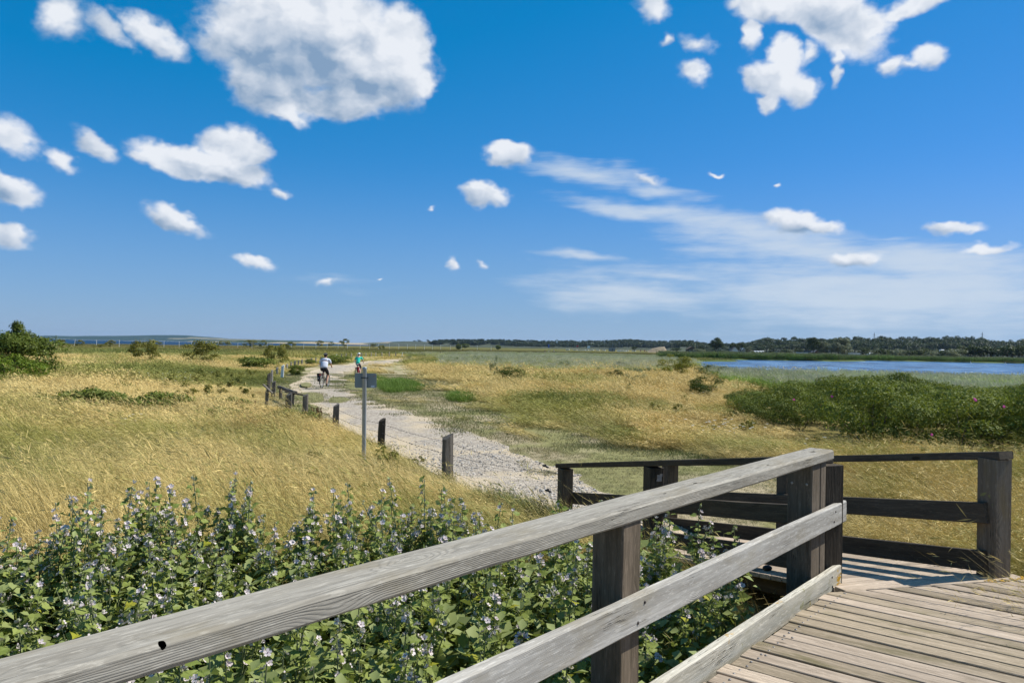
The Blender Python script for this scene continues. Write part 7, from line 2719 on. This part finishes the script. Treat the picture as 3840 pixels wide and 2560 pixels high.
# boats, masts, flags and people on the meadow's far end
def flag(px, yt, yb, d, col, label, w=1.0, banner=False, lean=0):
    x = at_dist(px, d).x
    h = z_at(px, yt, d)
    e = empty("flag", (x, d, 0), label, "flag")
    MB().tube([(0, 0, 0), (lean, 0, h)], .06, 5).obj("flagpole", M_GALV, e, WM[e.name])
    hh = h * (.55 if banner else .30)
    V = []
    n = 5
    for i in range(n + 1):
        u = i / n
        V += [(lean - w * u, math.sin(u * 5) * .15, h - .1 - u * .2), (lean * .7 - w * u, math.sin(u * 5) * .15, h - hh - u * .1)]
    V2 = [(a, b_ + .02, c) for a, b_, c in V]
    F = [(2 * i, 2 * i + 2, 2 * i + 3, 2 * i + 1) for i in range(n)] + [(len(V) + 2 * i + 1, len(V) + 2 * i + 3, len(V) + 2 * i + 2, len(V) + 2 * i) for i in range(n)]
    MB().add(V + V2, F).obj("cloth", col, e, WM[e.name])
    return e


M_FRED = flat("red_flag_cloth", (.45, .03, .03), .8, .1, 3)
M_FBLUE = flat("blue_white_flag_cloth", (.10, .16, .45), .8, .5, 1.2)
flag(2092, 1272, 1305, 620, M_WHITE, "white flag on the tallest flagpole before the distant wood", 1.6)
flag(2061, 1290, 1304, 620, M_FBLUE, "blue and white banner at the field's far edge", 1.3, True)
flag(2168, 1294, 1305, 620, M_FRED, "red flag between the boat masts", 1.7, False, .4)
flag(2210, 1295, 1307, 620, M_WHITE, "slanting white banner with dark print beside the white boat", 2.2, True, .8)
flag(2609, 1286, 1305, 560, flat("yellow_flag_cloth", (.6, .5, .25), .8, .3, 3), "pale yellow banner standing beside the thatched hut", .8, True)


def dinghy(px, ytop, d, label, mast=True, L=4.2, lean=0):
    x = at_dist(px, d).x
    e = empty("sailing_dinghy", (x, d, .1), label, "boat", "boats drawn up at the meadow's far end")
    V, F = [], []
    for i in range(7):
        t = i / 6
        w = .85 * math.sin(math.pi * (.12 + .88 * (1 - t))) ** .6 if t < 1 else .03
        for (y, z) in ((-w, .75 + .2 * t), (-w * .7, .2), (0, .05 + .1 * t), (w * .7, .2), (w, .75 + .2 * t), (0, .6 + .2 * t)):
            V.append((-L / 2 + L * t, y, z))
    for i in range(6):
        for k in range(6):
            F.append((i * 6 + k, i * 6 + (k + 1) % 6, (i + 1) * 6 + (k + 1) % 6, (i + 1) * 6 + k))
    F += [tuple(range(6)), tuple(36 + k for k in range(6))]
    MB().add(V, F).obj("hull", M_WHITE, e, WM[e.name])
    if mast:
        h = z_at(px, ytop, d)
        MB().tube([(.4, 0, .5), (.4 + lean, 0, h)], .07, 5).obj("mast", M_GALV, e, WM[e.name])
        MB().tube([(.4, 0, 1.3), (-1.8, 0, 1.2)], .05, 5).obj("boom", M_GALV, e, WM[e.name])
    return e


for i, (px, yt, ln) in enumerate([(2129, 1274, 0), (2158, 1272, .9), (2201, 1272, 0), (2220, 1275, -.9), (2242, 1276, 0), (2264, 1268, 0), (2296, 1271, 0), (2320, 1272, 0), (2332, 1292, 0), (2351, 1285, 0), (2378, 1293, 0)]):
    dinghy(px, yt, 660, "beached dinghy under its mast, %s mast from the picture's left" % ORD[i], True, 3.4, ln)
dinghy(2182, 1300, 600, "long white boat hull lying left of the slanting white banner", False, 6.4)
dinghy(2334, 1305, 560, "largest white boat hull, upturned look, before the bushes", False, 6.6)


def small_person(px, yb, hpx, d, top, label, sit=False):
    x = at_dist(px, d).x
    h = hpx / F_PX * d
    z0 = max(z_at(px, yb, d), -.1) if not sit else 0.0
    s = h / 1.75
    M = Matrix.Translation((x, d, 0)) @ Matrix.Scale(max(s, .8), 4)
    root = bpy.data.objects.new("person", None)
    link(root, None, M)
    tag(root, label, "person", "people at the meadow's far end")
    V = [(0, 0, .95, (.16, .12)), (0, 0, 1.2, (.15, .11)), (0, 0, 1.42, (.15, .09)), (0, .0, 1.50, .055), (0, .01, 1.62, (.08, .09)), (0, .01, 1.72, .06)]
    E = [(0, 1), (1, 2), (2, 3), (3, 4), (4, 5)]
    for sx in (-1, 1):
        n = len(V)
        V += [(sx * .19, 0, 1.40, .055), (sx * .25, .02, 1.12, .042), (sx * .25, .10, .90, .03), (sx * .25, .14, .82, .035)]
        E += [(2, n), (n, n + 1), (n + 1, n + 2), (n + 2, n + 3)]
        n = len(V)
        V += [(sx * .10, 0, .85, .09), (sx * .11, .03 * sx, .48, .06), (sx * .12, .10 * sx, .08, .04), (sx * .12, .10 * sx + .13, .04, .035)]
        E += [(0, n), (n, n + 1), (n + 1, n + 2), (n + 2, n + 3)]
    skinned("body", V, E, M_SKIN, root, M, 1)
    V = [(0, 0, .93, (.175, .14)), (0, 0, 1.2, (.17, .13)), (0, 0, 1.42, (.17, .105))]
    E = [(0, 1), (1, 2)]
    for sx in (-1, 1):
        n = len(V)
        V += [(sx * .20, 0, 1.39, .07), (sx * .24, .01, 1.2, .062)]
        E += [(2, n), (n, n + 1)]
    skinned("shirt", V, E, top, root, M, 1)
    MB().ball((0, -.01, 1.66), (.092, .10, .09), None, 8, 6).obj("hair", M_HAIR, root, M, smooth=True)
    return root


small_person(2403, 1314, 14, 460, M_BLKCLOTH, "person in dark clothes standing left of two others past the white boat")
small_person(2418, 1316, 13, 460, M_FRED, "person in a red top between two others past the white boat")
small_person(2425, 1316, 13, 460, M_WHITE, "person in a white top, last of three past the white boat")
small_person(2044, 1324, 10, 300, M_BLKCLOTH, "person in dark clothes in the far meadow beyond the grey reeds")
small_person(2078, 1325, 10, 300, M_WHITE, "person in white in the far meadow beyond the grey reeds")
MB().box((0, 0, 0), (1.1, .5, .1), Matrix.Rotation(R(-35), 4, 'Y')).tube([(0, 0, 0), (0, 0, -1.7)], .04, 5).obj("information_board", M_WHITE, None, Matrix.Translation((at_dist(2057, 300).x, 300, z_at(2057, 1318, 300))), label="slanting white board between two people in the far meadow", cat="board")

# swans on the lake
for px, py, lab in ((3642, 1363, "white swan floating nearer the lake's middle of the two"), (3772, 1366, "white swan floating nearest the picture's right edge")):
    g = gp(px, py, -.32)
    e = empty("swan", g, lab, "swan", "swans on the lake")
    V = [(0, -.35, .12, .04), (0, -.15, .14, .13), (0, .10, .14, .15), (0, .28, .16, .07), (0, .36, .42, .04), (0, .33, .62, .035), (0, .42, .70, .04), (0, .50, .67, .015)]
    skinned("body", V, [(i, i + 1) for i in range(7)], M_WHITE, e, WM[e.name], 1, 2)
    MB().ball((0, .54, .665), (.015, .05, .012), None, 6, 4).obj("beak", M_FRED, e, WM[e.name])
HAZE_D = 4e-5

# ------------------------------------------------------------------ air
hb = MB().box((0, 0, 0), (18800, 9960, 92))
hm_, N = new_mat("pale_haze")
pv = N.n('ShaderNodeVolumePrincipled', {'Color': (.50, .72, 1.0, 1), 'Density': HAZE_D, 'Anisotropy': .3})
N.n('ShaderNodeOutputMaterial', {'Volume': pv.outputs[0]})
hm_.cycles.homogeneous_volume = True
hb.obj("haze", hm_, None, Matrix.Translation((0, 4920, 92 / 2 - 3.2)), kind='stuff')
